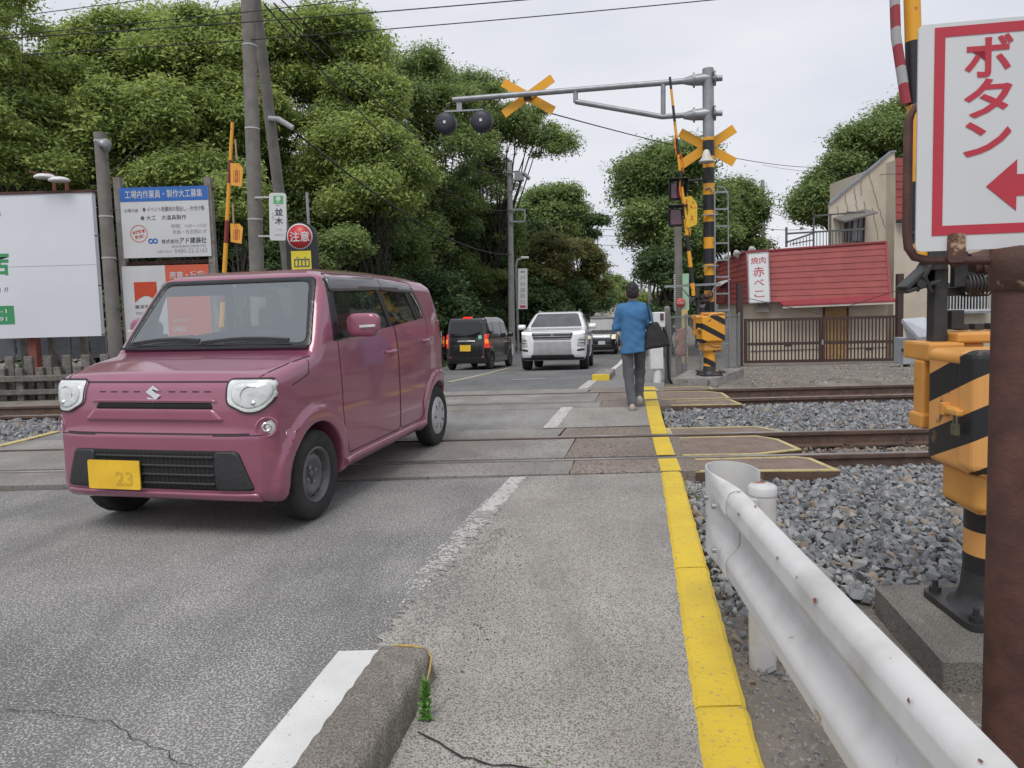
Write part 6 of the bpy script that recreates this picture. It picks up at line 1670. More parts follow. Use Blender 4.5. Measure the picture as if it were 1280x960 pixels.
# bus stop plate and the caution sign
c = at(347.5, 271, 13.25); bs = thing('district_sign', 'white rounded plate with a green tree mark, strapped to the tall pole', 'sign', tuple(c)); Mi = Matrix.Rotation(R(2), 4, 'Y') @ RX90
sc_ = 13.25 / 880; w_, h_ = 21 * sc_, 58 * sc_
b = MB(); b.prism(rnd_poly([(-w_ / 2, -h_ / 2), (w_ / 2, -h_ / 2), (w_ / 2, h_ / 2), (-w_ / 2, h_ / 2)], .06), -.012, .012, 0, Mi); pn = b.build('panel', sign_white, bs)
b = MB(); b.prism([(-.075, h_ * .27), (.105, h_ * .27), (.105, h_ * .44), (-.075, h_ * .44)], .013, .016, 0, Mi); gp_ = b.build('green_mark', mat('mark_green', (.10, .42, .14), rough=.5), pn)
b = MB(); b.lathe([(.0001, .019), (.045, .019)], 14, 0, Mi @ Matrix.Translation((.015, h_ * .375, 0))); b.box((.015, h_ * .31, .0175), (.016, .05, .003), Mi); b.build('tree_emblem', sign_white, gp_)
b = MB(); b.text('並', .02, h_ * .10, .15, .13, Mi, 0, .02, .015); b.text('木', .02, -h_ * .09, .15, .13, Mi, 0, .02, .015); b.text('な\nみ\nき', -.09, 0, .03, .16, Mi, 1, 0, .015); b.text('久喜市', 0, h_ * .235, .08, .03, Mi, 1, 0, .015); b.text('ふれあい', .03, -h_ * .27, .12, .035, Mi, 2, 0, .015); b.text('0480-00', .02, -h_ * .38, .16, .03, Mi, 1, 0, .015)
b.build('lettering', [txt_blue, txt_faint, mat('ink_pink', (.55, .25, .25), rough=.6)], pn)
b = MB(); b.bar((-.16, .02, h_ * .42), (-.45, .12, h_ * .44), .02, .03); b.bar((-.16, .02, -h_ * .40), (-.42, .12, -h_ * .38), .02, .03); b.build('strap', mat('band_pale', (.5, .5, .5)), bs)
c = at(379, 330, 12.4); at_ = thing('caution_sign', 'black rounded caution sign with a red disc above a yellow plate', 'sign', (c[0], c[1], -.1)); zz = lambda v: at(379, v, 12.4)[2] + .1
sc_ = 12.4 / 880; Mi = RX90
w_ = 37 * sc_; b = MB(); zt = zz(278); zb_ = zz(352)
b.prism([(-w_ / 2, zb_), (w_ / 2, zb_)] + [(w_ / 2 * math.cos(a), zt - w_ / 2 + w_ / 2 * math.sin(a)) for a in np.linspace(0, math.pi, 17)], -.07, .07, 0, Mi); pn = b.build('housing', mat('sign_black', (.014, .015, .017), rough=.5), at_, .01)
b = MB(); b.lathe([(.0001, .078), (15.8 * sc_, .078), (15.8 * sc_, .07)], 32, 0, Mi @ Matrix.Translation((-.015, zz(296), 0))); b.build('disc_rim', sign_white, pn)
b = MB(); b.lathe([(.0001, .084), (14.4 * sc_, .084), (14.4 * sc_, .078)], 32, 0, Mi @ Matrix.Translation((-.015, zz(296), 0))); ds = b.build('disc', mat('caution_red', (.50, .035, .04), rough=.4), pn)
b = MB(); b.text('注意', -.015, zz(296), 24 * sc_, 12.5 * sc_, Mi, 0, .010, .088); b.build('lettering', sign_white, ds)
b = MB(); b.prism([(-.18, zz(338)), (.165, zz(338)), (.165, zz(314)), (-.18, zz(314))], .072, .078, 0, Mi); yp = b.build('yellow_plate', mat('caution_yellow', (.66, .56, .03), rough=.45), pn)
b = MB(); zc = zz(326); b.box((0, zc + .02, .081), (.27, .022, .004), Mi); b.box((0, zc - .10, .081), (.27, .02, .004), Mi)
for x in (-.125, -.062, 0, .062, .125): b.box((x, zc - .04, .081), (.02, .10, .004), Mi)
for x in (-.07, .06): b.box((x, zc + .055, .081), (.035, .012, .004), Mi)
b.build('train_symbol', txt_grey, yp)
b = MB(); b.cyl((0, .10, -.1), (0, .10, zt - .3), .045, n=12); b.build('post', dk_steel, at_)
c = at(396, 430, 13.0); tp_ = thing('thin_pole', 'thin grey metal pole right of the red caution disc', 'pole', (c[0], 13.0, -.3)); b = MB(); b.cyl((0, 0, 0), (-.05, 0, at(394, 240, 13)[2] + .3), .03, .026, n=10); b.build('pole', galv, tp_)
# barrier on the left with raised arm and warning flags
x_, y_ = at(281, 440, 12.0)[:2]
bm_ = thing('barrier_machine', 'raised barrier arm with yellow plates on the left of the tracks', 'crossing barrier', (x_, y_, -.05))
b = MB(); b.box((0, .1, .55), (.42, .34, .8)); b.build('housing', [band_far], bm_, .04)
b = MB(); b.cyl((0, .1, 0), (0, .1, .2), .10, n=16); b.build('column', [band_far], bm_)
pA, pB = Vector(at(280, 350, 12.0)), Vector(at(290.5, 152, 12.0)); o0 = Vector((x_, y_, -.05))
b = MB(); b.cyl((0, 0, 0), (0, 0, (pB - pA).length + .8), .042, .026, n=12); ao = b.build('barrier_arm', band_arm_red, bm_); ao.location = pA - o0 - (pB - pA).normalized() * .8; ao.rotation_mode = 'QUATERNION'; ao.rotation_quaternion = Vector((0, 0, 1)).rotation_difference(pB - pA)
for v0, v1, s in ((205, 233, 0), (280, 304, 1)):
    c = at(290, v1, 11.95); z0 = 0; hh = (v1 - v0) * 12 / 880
    b = MB(); Mp = Matrix.Translation(Vector(c) - o0) @ RX90 @ Matrix.Rotation(R(-4), 4, 'Z'); b.prism([(-.02, .02), (.16, 0), (.18, hh * .8), (.12, hh), (-.03, hh)], -.006, .006, 0, Mp); pl = b.build('warning_plate', mat('plate_orange', (.74, .36, .05), (.68, .32, .04), rough=.6), bm_)
    b = MB(); b.text('止まれ', .075, hh * .5, .05, hh * .7, Mp, 0, .01, .008)
    for k in range(4): b.box((.03 + .03 * k, hh * .45, .007), (.012, hh * .5, .002), Mp)
    b.build('lettering', mat('ink_red', (.50, .10, .03)), pl)
b = MB(); b.tube([tuple(Vector(at(294, 174, 11.9)) - o0), tuple(Vector(at(296, 200, 11.9)) - o0)], .016, 6); b.tube([tuple(Vector(at(291, 255, 11.9)) - o0), tuple(Vector(at(292, 279, 11.9)) - o0)], .016, 6); b.build('tassel', mat('tassel_tan', (.40, .28, .17), rough=.9), bm_)

# poles along the road
def road_pole(lab, u, vtop, vbase, Y, r0, r1, arms=(), group=None):
    base = at(u + 3, vbase, Y); base[2] = min(base[2], zr(Y)) - .1
    t = concrete_pole('utility_pole', lab, tuple(base), tuple(at(u, vtop, Y)), r0, r1, (), False, group)
    b = MB()
    for (u0, v0, u1, v1) in arms: b.bar(tuple(Vector(at(u0, v0, Y - .2)) - Vector(base)), tuple(Vector(at(u1, v1, Y - .2)) - Vector(base)), .09, .09)
    if arms: b.build('crossarm', galv, t)
    return t
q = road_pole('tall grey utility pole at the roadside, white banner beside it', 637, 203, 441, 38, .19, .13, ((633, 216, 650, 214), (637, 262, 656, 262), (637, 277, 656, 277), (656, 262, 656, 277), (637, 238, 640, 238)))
b = MB(); base = Vector(q.location); c = Vector(at(649, 221, 37.8)) - base; b.box(tuple(c), (.5, .4, .42)); b.tube([tuple(Vector(at(u, v, 37.6)) - base) for u, v in ((654, 216), (658, 220), (662, 224))], .10, 6); b.build('switch_gear', galv, q)
lp = thing('street_lamp', 'slender street lamp pole holding the white banner', 'street lamp', (at(648, 430, 36.5)[0], 36.5, zr(36.5) - .1)); base = Vector(lp.location)
b = MB(); b.tube([(0, 0, 0), tuple(Vector(at(645, 332, 36.5)) - base), tuple(Vector(at(647, 325, 36.5)) - base), tuple(Vector(at(654, 322.5, 36.5)) - base)], .07, 8); b.build('pole', galv, lp)
b = MB(); c = Vector(at(656, 322, 36.4)) - base; b.box(tuple(c), (.42, .22, .12)); b.build('lamp_head', mat('lamp_pale', (.6, .6, .58), rough=.4), lp, .03)
sc_ = 36.4 / 880; c = at(653.5, 361, 36.3); bn = thing('banner_sign', 'narrow white vertical banner sign on the street lamp pole', 'sign', tuple(c)); w_, h_ = 11.5 * sc_, 50 * sc_; Mi = Matrix.Rotation(R(1.5), 4, 'Y') @ RX90
b = MB(); b.prism([(-w_ / 2, -h_ / 2), (w_ / 2, -h_ / 2), (w_ / 2, h_ / 2), (-w_ / 2, h_ / 2)], -.03, .03, 0, Mi); pn = b.build('panel', sign_white, bn)
b = MB()
for k, ch in enumerate('戸井建築社'): b.text(ch, 0, h_ * (.26 - .145 * k), w_ * .58, h_ * .11, Mi, 0, 0, .034)
b.box((0, -h_ * .44, .0335), (w_ * .62, h_ * .06, .003), Mi, 1); b.box((0, h_ * .42, .0335), (w_ * .5, h_ * .05, .003), Mi, 0); b.build('lettering', [txt_faint, sign_red], pn)
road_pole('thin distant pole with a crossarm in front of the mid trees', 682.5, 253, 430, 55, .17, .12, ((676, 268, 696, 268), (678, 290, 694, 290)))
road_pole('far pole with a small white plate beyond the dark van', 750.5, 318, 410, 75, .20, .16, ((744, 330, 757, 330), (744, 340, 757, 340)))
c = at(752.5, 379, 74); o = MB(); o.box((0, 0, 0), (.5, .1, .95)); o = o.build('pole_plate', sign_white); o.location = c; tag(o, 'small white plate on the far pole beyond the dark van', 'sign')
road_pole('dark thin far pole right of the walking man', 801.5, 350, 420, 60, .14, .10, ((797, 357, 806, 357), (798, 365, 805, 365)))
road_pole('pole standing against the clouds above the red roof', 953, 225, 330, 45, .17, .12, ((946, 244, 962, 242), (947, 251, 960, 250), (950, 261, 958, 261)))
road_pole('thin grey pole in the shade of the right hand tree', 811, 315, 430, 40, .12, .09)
lt = thing('lattice_mast', 'pale distant power mast far down the road', 'mast', tuple(at(759, 400, 180))); base = Vector(lt.location); b = MB()
for u in (758, 761): b.bar(tuple(Vector(at(u, 390, 180)) - base), tuple(Vector(at(759.5, 330, 180)) - base), .14, .14)
for v in (333, 341, 349): b.bar(tuple(Vector(at(753, v, 180)) - base), tuple(Vector(at(766, v, 180)) - base), .14, .14)
b.build('frame', galv, lt)

# overhead wires
def wire(lab, pts, r, sag=0.0, grp=None):
    P = [Vector(p) for p in pts]; Q = []
    for a, b in zip(P[:-1], P[1:]):
        n = 14
        for i in range(n): t = i / n; q = a.lerp(b, t); q.z -= sag * 4 * t * (1 - t); Q.append(q)
    Q.append(P[-1]); b = MB(); b.tube([tuple(q) for q in Q], r, 5)
    return tag(b.build('overhead_wire', cable), lab, 'wire', grp)
def wpx(lab, a, b_, r, sag=0.0): return wire(lab, [at(*a), at(*b_)], r, sag)
wpx('upper left overhead wire entering above the left trees', (-80, 33, 13.5), (240, -8, 13.0), .008)
wpx('overhead wire running from the left edge up past the tall pole', (-60, 50, 13.4), (470, -3, 13.0), .009, .03)
wpx('overhead wire crossing the tall pole near the picture top', (-60, 52, 13.5), (700, -4, 13.0), .011, .04)
wpx('long overhead wire crossing most of the sky in front of the leaning pole', (30, 69, 13.4), (920, -3, 13.4), .010, .06)
wpx('short steep wire between the upper wires left of the tall pole', (262, 28, 13.2), (275, -4, 13.2), .006)
wpx('thick sagging cable from the leaning pole to the dark trees', (333, 135, 14.6), (640, 318, 36), .022, .8)
wpx('wire from the tall pole down to the roadside pole', (330, 5, 13.6), (637, 262, 38), .016, 1.2)
wpx('second wire from the tall pole down to the roadside pole', (342, 4, 13.6), (637, 216, 38), .016, 1.0)
wpx('wire passing the top of the leaning pole to the right', (352, 0, 14), (650, 214, 38), .014, .9)
wpx('wire from the hoarding lamps up into the left trees', (140, 215, 14), (205, 150, 24), .008)
wpx('faint wire from the cantilever cross to the house roof', (690, 142, 13.3), (1010, 209, 34), .012, .2)
wpx('wire from the house roof edge to the far pole', (1150, 217, 22), (953, 206, 45), .010, .2)
for k, (va, vb) in enumerate(((262, 276), (276, 281), (286, 285), (300, 292))): wpx('thin far wires strung across the gap of sky over the road', (656, va, 38), (960, vb + (-20 if k == 0 else 0), 46), .014, .5)['group'] = 'far wires over the road'
for k, (va, vb) in enumerate(((246, 262), (252, 272), (262, 284), (285, 292))): wpx('short wires running right from the pole above the red roof', (953, va, 45), (1010, vb - 12 + k * 2, 44), .018, .1)['group'] = 'wires right of the pole above the red roof'
cs = MB(); cs.tube([tuple(at(336, 148, 14.3)), tuple(at(348, 149, 14.3)), tuple(at(366, 160, 14.3))], .055, 8); tag(cs.build('cable_sleeve', mat('sleeve_grey', (.42, .43, .44), rough=.5)), 'pale grey sleeve round the thick cable by the leaning pole', 'cable sleeve')

# ================================================================ right: the eating house behind the gate
stucco = mat('stucco_beige', (.54, .475, .385), (.47, .415, .335), rough=.9, scale=1.6, detail=6, bump=.2, bscale=50)
red_sid = mat('red_siding', (.31, .068, .062), (.25, .055, .052), rough=.7, scale=2.2, detail=6, spots=(.33, .10, .09), spot_scale=5, spot_p=.66)
red_trim = mat('red_trim', (.28, .045, .055), (.24, .04, .05), rough=.5)
brown_m = mat('brown_metal', (.060, .032, .028), (.045, .025, .022), rough=.6, scale=6)
wood_d = mat('door_wood', (.42, .26, .11), (.34, .20, .085), rough=.7, scale=5)
hs_ = thing('eating_house', 'beige house with a red clapboard mansard roof behind the brown gate', 'house', (10, 24, -.8)); HO = Vector((10, 24, -.8))
def hp(u, v, Y): return Vector(at(u, v, Y)) - HO
At, Bt, Ct = hp(934, 315, 24.3), hp(1108, 303, 22.5), hp(897, 328, 29.5)
Ab, Bb, Cb = hp(936, 378.5, 23.8), hp(1113, 374, 22.0), hp(895, 381, 29.3)
def siding(bl, br, tr, tl, rows, m, nm):
    """lapped boards between four corners"""
    b = MB(); nrm = (br - bl).cross(tl - bl).normalized()
    for k in range(rows):
        f0, f1 = k / rows, (k + 1) / rows
        p0, p1, p2, p3 = bl.lerp(tl, f0), br.lerp(tr, f0), br.lerp(tr, f1), bl.lerp(tl, f1)
        b.raw([tuple(p0 + nrm * .022), tuple(p1 + nrm * .022), tuple(p2 + nrm * .004), tuple(p3 + nrm * .004), tuple(p0 + nrm * .0), tuple(p1)], [(0, 1, 2, 3), (4, 5, 1, 0)])
    return b.build(nm, m, hs_)
siding(Ab, Bb, Bt, At, 9, red_sid, 'mansard_roof'); siding(Cb, Ab, At, Ct, 9, red_sid, 'mansard_roof')
b = MB(); b.bar(tuple(Ab + Vector((.0, -.02, 0))), tuple(At), .10, .06); b.bar(tuple(At), tuple(Bt + Vector((0, 0, .02))), .12, .06); b.bar(tuple(Ct), tuple(At), .12, .06); b.bar(tuple(Bb), tuple(Bt), .08, .06); b.build('roof_edge', red_trim, hs_)
E0, E1 = hp(979, 381, 23.0), hp(1122, 375, 21.5)
b = MB(); up = Vector((0, .7, .22)); b.raw([tuple(E0), tuple(E1), tuple(E1 + up), tuple(E0 + up), tuple(E0 - Vector((0, 0, .06))), tuple(E1 - Vector((0, 0, .06))), tuple(E1 + up - Vector((0, 0, .06))), tuple(E0 + up - Vector((0, 0, .06)))], [(0, 1, 2, 3), (7, 6, 5, 4), (4, 5, 1, 0), (5, 6, 2, 1), (7, 4, 0, 3)]); b.build('eaves', red_trim, hs_)
b = MB(); b.bar(tuple(E0 - Vector((0, -.03, .09))), tuple(E1 - Vector((0, -.03, .09))), .05, .05); b.build('soffit_edge', mat('soffit', (.5, .47, .42)), hs_)
# walls below
gA, gB = Vector((Ab.x + .15, Ab.y + .35, 0)), Vector((Bb.x + 0.1, Bb.y + .35, 0)); gC = Vector((Cb.x + .15, Cb.y + .2, 0)); top_ = Ab.z + .1
b = MB(); back = Vector((2, 7, 0))
b.prism([(gA.x, gA.y), (gB.x, gB.y), (gB.x + 1, gB.y + 7), (gC.x + .5, gC.y + 3), (gC.x, gC.y)], -.3, top_, 0); b.build('wall', stucco, hs_)
# flat deck over the ground floor
b = MB(); b.prism([(At.x + .05, At.y + .03), (Bt.x, Bt.y + .03), (Bt.x + 1, Bt.y + 6), (Ct.x + .5, Ct.y + 3), (Ct.x + .05, Ct.y)], At.z - .3, At.z - .05, 0); b.build('roof_deck', grey_sheet, hs_)
wy = lambda x: gA.y + (gB.y - gA.y) * (x - gA.x) / (gB.x - gA.x)
def wallpt(u, v):
    d = ray(u, v); t = 0.5
    # intersection with the front wall plane
    n = Vector((-(gB - gA).y, (gB - gA).x, 0)); p = gA + HO
    t = (p - Vector((0, 0, CAMZ))).dot(n) / Vector(d).dot(n); return Vector(d) * t + Vector((0, 0, CAMZ)) - HO
fw = frame((0, 0, 0), gB - gA)
q0, q1, q2 = wallpt(1031, 450), wallpt(1058, 384), wallpt(1058, 450)
Mw = frame(q0, gB - gA); dw = (q2 - q0).length
b = MB(); b.box((dw / 2, -.02, (q1.z - q0.z) / 2), (dw, .05, q1.z - q0.z), Mw); dr = b.build('door', wood_d, hs_)
b = MB()
for k in range(6):
    for s in (0, 1): b.box((dw * (.27 + .46 * s), -.05, .12 + (q1.z - q0.z - .2) * (k + .5) / 6), (dw * .34, .02, (q1.z - q0.z) / 7.5), Mw)
b.build('door_panel', wood_d, dr, .006)
b = MB(); b.bar((-.03, -.03, 0), (-.03, -.03, q1.z - q0.z), .06, .06, M=Mw); b.bar((dw + .03, -.03, 0), (dw + .03, -.03, q1.z - q0.z), .06, .06, M=Mw); b.build('door_frame', brown_m, dr)
b = MB(); b.cyl((dw * .9, -.06, 1.0), (dw * .9, -.10, 1.0), .03, n=8, M=Mw); b.build('handle', galv, dr)
q = wallpt(953.5, 386); Mw = frame(q, gB - gA); b = MB(); b.raw([(-.17, -.05, .14), (.17, -.05, .14), (.22, -.30, -.10), (-.22, -.30, -.10), (-.17, 0, .14), (.17, 0, .14), (.22, 0, -.10), (-.22, 0, -.10)], [(0, 3, 2, 1), (3, 7, 6, 2), (0, 4, 7, 3), (1, 2, 6, 5), (0, 1, 5, 4)], 0, False, Mw); b.build('vent_hood', mat('hood_beige', (.46, .43, .38), (.40, .37, .33), rough=.6), hs_)
b = MB()
for u, v in ((985, 431), (1087, 436)): Mw = frame(wallpt(u, v), gB - gA); b.box((0, -.012, 0), (.20, .03, .06), Mw)
b.build('wall_vent', dk_steel, hs_)
b = MB(); l0, l1 = wallpt(938, 439), wallpt(1110, 434); b.bar(tuple(l0 - Vector((0, .012, 0))), tuple(l1 - Vector((0, .012, 0))), .03, .02); b.build('wall_joint', txt_grey, hs_)
# upper storey with a sloping parapet
YU = 25.2
Mu = frame(Vector(at(1037, 310, YU)) - HO, Vector(at(1119, 310, YU - .0)) - Vector(at(1037, 310, YU)))
lu = lambda u, v: (Mu.inverted() @ (Vector(at(u, v, YU)) - HO))
pts = [lu(1037, 330), lu(1037, 256), lu(1112, 192), lu(1118.5, 191), lu(1120, 330)]
b = MB(); b.prism([(p.x, p.z) for p in pts], -.12, 0, 0, Mu @ RX90 @ Matrix.Scale(1, 4)); up_ = b.build('upper_wall', stucco, hs_)
b = MB(); p0, p1 = lu(1036, 255.5), lu(1112.5, 191.3); b.bar((p0.x, -.02, p0.z + .03), (p1.x, -.02, p1.z + .03), .12, .07, M=Mu); p2 = lu(1119, 190.5); b.bar((p1.x, -.02, p1.z + .03), (p2.x, -.02, p2.z + .03), .12, .07, M=Mu); b.build('parapet_cap', grey_sheet, up_)
stn = MB()
rs2 = np.random.default_rng(5)
for (u0, v0, u1, v1) in ((1046, 258, 1052, 290), (1056, 244, 1060, 270), (1068, 236, 1072, 268), (1076, 226, 1077, 245), (1086, 217, 1094, 245), (1094, 245, 1106, 285), (1090, 260, 1098, 300), (1080, 252, 1082, 262)):
    P = []
    for t in np.linspace(0, 1, 9): P.append(lu(u0 + (u1 - u0) * t + rs2.uniform(-.9, .9), v0 + (v1 - v0) * t))
    for a, b2 in zip(P[:-1], P[1:]):
        stn.sheet([(a.x - .02, -.006, a.z), (a.x + .02, -.006, a.z), (b2.x + .02, -.006, b2.z), (b2.x - .02, -.006, b2.z)])
for k in range(len(stn.f) // 8):
    one = MB()
    for f_ in stn.f[k * 8:k * 8 + 8]: one.sheet([tuple(Mu @ Vector(stn.v[i])) for i in f_])
    one.build('crack_repair', mat('stain_grey', (.22, .205, .18), (.30, .28, .24), rough=1, scale=9), up_)
# window with awning, balcony
w0, w1 = lu(1056, 303), lu(1080, 266)
b = MB(); b.box(((w0.x + w1.x) / 2, -.03, (w0.z + w1.z) / 2), (w1.x - w0.x, .06, w1.z - w0.z), Mu); wn = b.build('window', M_['dark_glass'], hs_)
b = MB()
for f_ in (0.02, .33, .66, .98): b.box((w0.x + (w1.x - w0.x) * f_, -.07, (w0.z + w1.z) / 2), (.05 if f_ not in (.02,) else .12, .04, w1.z - w0.z), Mu)
b.box(((w0.x + w1.x) / 2, -.07, w1.z), (w1.x - w0.x, .04, .06), Mu); b.build('frame', brown_m, wn)
b = MB(); b.box((w0.x + (w1.x - w0.x) * .55, -.068, (w0.z + w1.z) / 2 - .05), ((w1.x - w0.x) * .45, .012, (w1.z - w0.z) * .8), Mu); b.build('curtain', mat('curtain_grey', (.30, .31, .32), (.22, .23, .24), scale=14), wn)
a0, a1 = lu(1041, 280), lu(1081, 265); b = MB(); b.raw([(a0.x, -.9, a0.z), (a1.x, -.9, a1.z - .12), (a1.x, 0, a1.z + .12), (a0.x, 0, a0.z + .22), (a0.x, -.9, a0.z - .05), (a1.x, -.9, a1.z - .17), (a1.x, 0, a1.z + .06), (a0.x, 0, a0.z + .17)], [(0, 1, 2, 3), (7, 6, 5, 4), (4, 5, 1, 0), (5, 6, 2, 1), (7, 4, 0, 3)], 0, False, Mu); b.build('awning', mat('awning_grey', (.14, .13, .12), (.18, .17, .16), rough=.7), hs_)
b = MB(); YR = 24.2
def rp(u, v): return tuple(Vector(at(u, v, YR)) - HO)
for u in range(1041, 1081, 4): b.bar(rp(u, 308), rp(u, 288), .025, .025)
b.bar(rp(985, 292), rp(1082, 286), .06, .06); b.bar(rp(983, 309), rp(983, 284), .06, .06); b.bar(rp(983, 303), rp(1018, 291), .06, .06)
for u in (1017, 1038): b.bar(rp(u, 308), rp(u, 268), .05, .05)
for u in range(1021, 1038, 4): b.bar(rp(u, 308), rp(u, 290), .02, .02)
b.bar(rp(1016, 270), rp(1081, 265), .05, .05); b.bar(rp(990, 305), rp(1016, 300), .04, .04)
for u in range(988, 1016, 4): b.bar(rp(u, 308), rp(u, 303 - (u - 988) * .35), .02, .02)
b.build('balcony_rail', mat('rail_grey', (.10, .105, .10), (.075, .08, .078), rough=.6), hs_)
# right wing: red cladding over beige wall
YW = 24.6
r0, r1, r2, r3 = [Vector(at(u, v, YW)) - HO for u, v in ((1119.5, 275), (1260, 272), (1260, 196), (1119.5, 197.5))]
siding(r0, r1, r2, r3, 8, red_sid, 'red_cladding')
b = MB(); b.prism([(r0.x - .02, r0.y + .03), (r1.x, r1.y + .03), (r1.x, r1.y + 5), (r0.x - .02, r0.y + 5)], -.3, r3.z - .05); b.build('wall', stucco, hs_)
b = MB(); b.bar(tuple(r0 + Vector((0, -.15, -.06))), tuple(r1 + Vector((0, -.15, -.06))), .22, .10); b.build('gutter', dk_steel, hs_)
v0, v1 = Vector(at(1184, 388, 24.0)) - HO, Vector(at(1246, 388, 24.0)) - HO
b = MB(); zt = (at(1184, 362, 24) - at(1184, 388, 24))[2]
b.bar(tuple(v0), tuple(v1), .06, .08); b.bar(tuple(v0 + Vector((0, 0, zt))), tuple(v1 + Vector((0, 0, zt))), .06, .06)
for k in range(17): p = v0.lerp(v1, k / 16); b.bar(tuple(p), tuple(p + Vector((0, 0, zt))), .03, .03)
b.build('balcony_rail', mat('rail_white', (.55, .56, .57), rough=.5), hs_)
b = MB(); b.box(tuple((v0 + v1) / 2 + Vector((0, .50, zt * .5 + .15))), (1.75, .10, zt + .2)); b.build('window', M_['dark_glass'], hs_)
b = MB(); b.box(tuple((v0 + v1) / 2 + Vector((0, .25, -.06))), (1.8, .6, .08)); b.build('balcony_floor', grey_sheet, hs_)
# small things on the ledge of the roof
for i, (u, v) in enumerate(((909, 322), (921, 317.5), (940, 313))):
    c = at(u, v, 26 - i * .8); V, F = surface_nets(lambda P: ellip(P + .03 * np.sin(P[:, [1, 2, 0]] * 19), (0, 0, 0), (.12, .10, .14)), (-.25, -.25, -.25), (.25, .25, .25), .04)
    o = np_mesh('vent_cap', V, F, mat('cap_pale', (.46, .45, .43), (.36, .35, .33), rough=.8)); o.location = c; tag(o, 'pale little vent cap on the left end of the red roof', 'vent', 'vent caps on the red roof')
# shop sign on the roof corner
Mq = frame((0, 0, 0), Vector((Bb - Ab)).normalized()); tilt = math.atan2((At - Ab).y, (At - Ab).z)
tl, br = (At - Ab), None
c0 = Vector(at(937, 379.5, 23.68)); c1 = Vector(at(962.5, 378, 23.45)); c2 = Vector(at(940, 318, 24.0))
x_ = (c1 - c0).normalized(); y_ = (c2 - c0); y_ = (y_ - x_ * y_.dot(x_)); h_ = y_.length; y_.normalize(); z_ = x_.cross(y_); w_ = (c1 - c0).length
Mi0 = Matrix((x_, y_, z_)).transposed().to_4x4(); Mi0.translation = (0, 0, 0)
ss = thing('shop_sign', 'white vertical shop sign with red outlined characters on the red roof', 'sign', tuple(c0 + z_ * .02)); Mi = Mi0
b = MB(); b.prism([(0, 0), (w_, 0), (w_ * 1.02, h_), (.02, h_)], 0, .08, 0, Mi); pn = b.build('panel', sign_white, ss)
b = MB(); 
for p, q in (((0, 0), (w_, 0)), ((0, h_), (w_, h_)), ((0, 0), (0, h_)), ((w_, 0), (w_, h_))): b.bar((*p, .06), (*q, .06), .035, .06, 0, M=Mi)
b.build('frame', galv, pn)
ink = mat('ink_crimson', (.42, .05, .08), rough=.5)
b = MB(); b.text('焼肉', w_ * .5, h_ * .85, w_ * .74, h_ * .14, Mi, 0, .01, .084)
for ch, f_, s in (('赤', .62, .20), ('べ', .40, .13), ('こ', .17, .13)): b.text(ch, w_ * .5, h_ * f_, w_ * (.5 if ch != '赤' else .56), h_ * s, Mi, 0, .012, .084)
b.build('lettering', ink, pn)
c0 = Vector(at(899, 378.5, 29.0)); c1 = Vector(at(921, 375.5, 26.4)); x_ = (c1 - c0); w_ = x_.length; h_ = (Vector(at(899, 361.5, 29)) - c0).z
Mi = frame((0, 0, 0), x_) @ RX90
ps = thing('pink_sign', 'small pink sign with yellow writing at the left end of the red roof', 'sign', tuple(c0 + Vector((-.1, -.45, 0)))); b = MB(); b.prism([(0, 0), (w_, 0), (w_, h_), (0, h_)], -.05, .05, 0, Mi); pn = b.build('panel', mat('pink_panel', (.50, .12, .16), (.46, .11, .15), rough=.5), ps)
b = MB(); b.text('焼肉', w_ * .45, h_ * .5, w_ * .4, h_ * .6, Mi, 0, .02, .055); b.build('lettering', mat('ink_yellow', (.7, .45, .1)), pn)
b = MB(); b.raw([(-.1, h_ * 1.12, .5), (w_ * .8, h_ * 1.12, .5), (w_ * .7, h_ * 1.55, 0), (0, h_ * 1.55, 0), (-.1, h_ * 1.05, .5), (w_ * .8, h_ * 1.05, .5)], [(0, 1, 2, 3), (4, 5, 1, 0)], 0, False, Mi); o = b.build('canopy', sign_white, ps); m_ = o.modifiers.new('thick', 'SOLIDIFY'); m_.thickness = .03
# the gate
G0, G1 = Vector(at(930, 455, 19.9)), Vector(at(1122, 449, 19.4)); Gm = G0.lerp(G1, .512)
zg = zr(19.9)
gt = thing('brown_gate', 'brown double leaf gate of upright bars in front of the house', 'gate', (G0.x, G0.y, zg))
gl = lambda P: Vector((P.x - G0.x, P.y - G0.y, 0))
for a, b_, k in ((G0 + Vector((.05, 0, 0)), Gm - Vector((.04, 0, 0)), 0), (Gm + Vector((.04, 0, 0)), G1 - Vector((.02, 0, 0)), 1)):
    A0, B0 = gl(a), gl(b_); b = MB(); H_ = 1.28
    for z in (.10, .60, H_): b.bar(tuple(A0 + Vector((0, 0, z))), tuple(B0 + Vector((0, 0, z))), .05, .08)
    for p in (A0, B0): b.bar(tuple(p + Vector((0, 0, .06))), tuple(p + Vector((0, 0, H_ + .04))), .07, .07)
    n = 21
    for i in range(1, n): p = A0.lerp(B0, i / n); b.bar(tuple(p + Vector((0, 0, .1))), tuple(p + Vector((0, 0, H_))), .030, .030)
    b.build('gate_leaf', brown_m, gt)
for p, h_ in ((G0 + Vector((-.12, 0, 0)), 2.33), (G1 + Vector((.03, 0, 0)), 2.45)):
    b = MB(); q = gl(p); b.bar(tuple(q + Vector((0, 0, -.2))), tuple(q + Vector((0, 0, h_))), .15, .15); b.build('post', brown_m, gt)
b = MB()
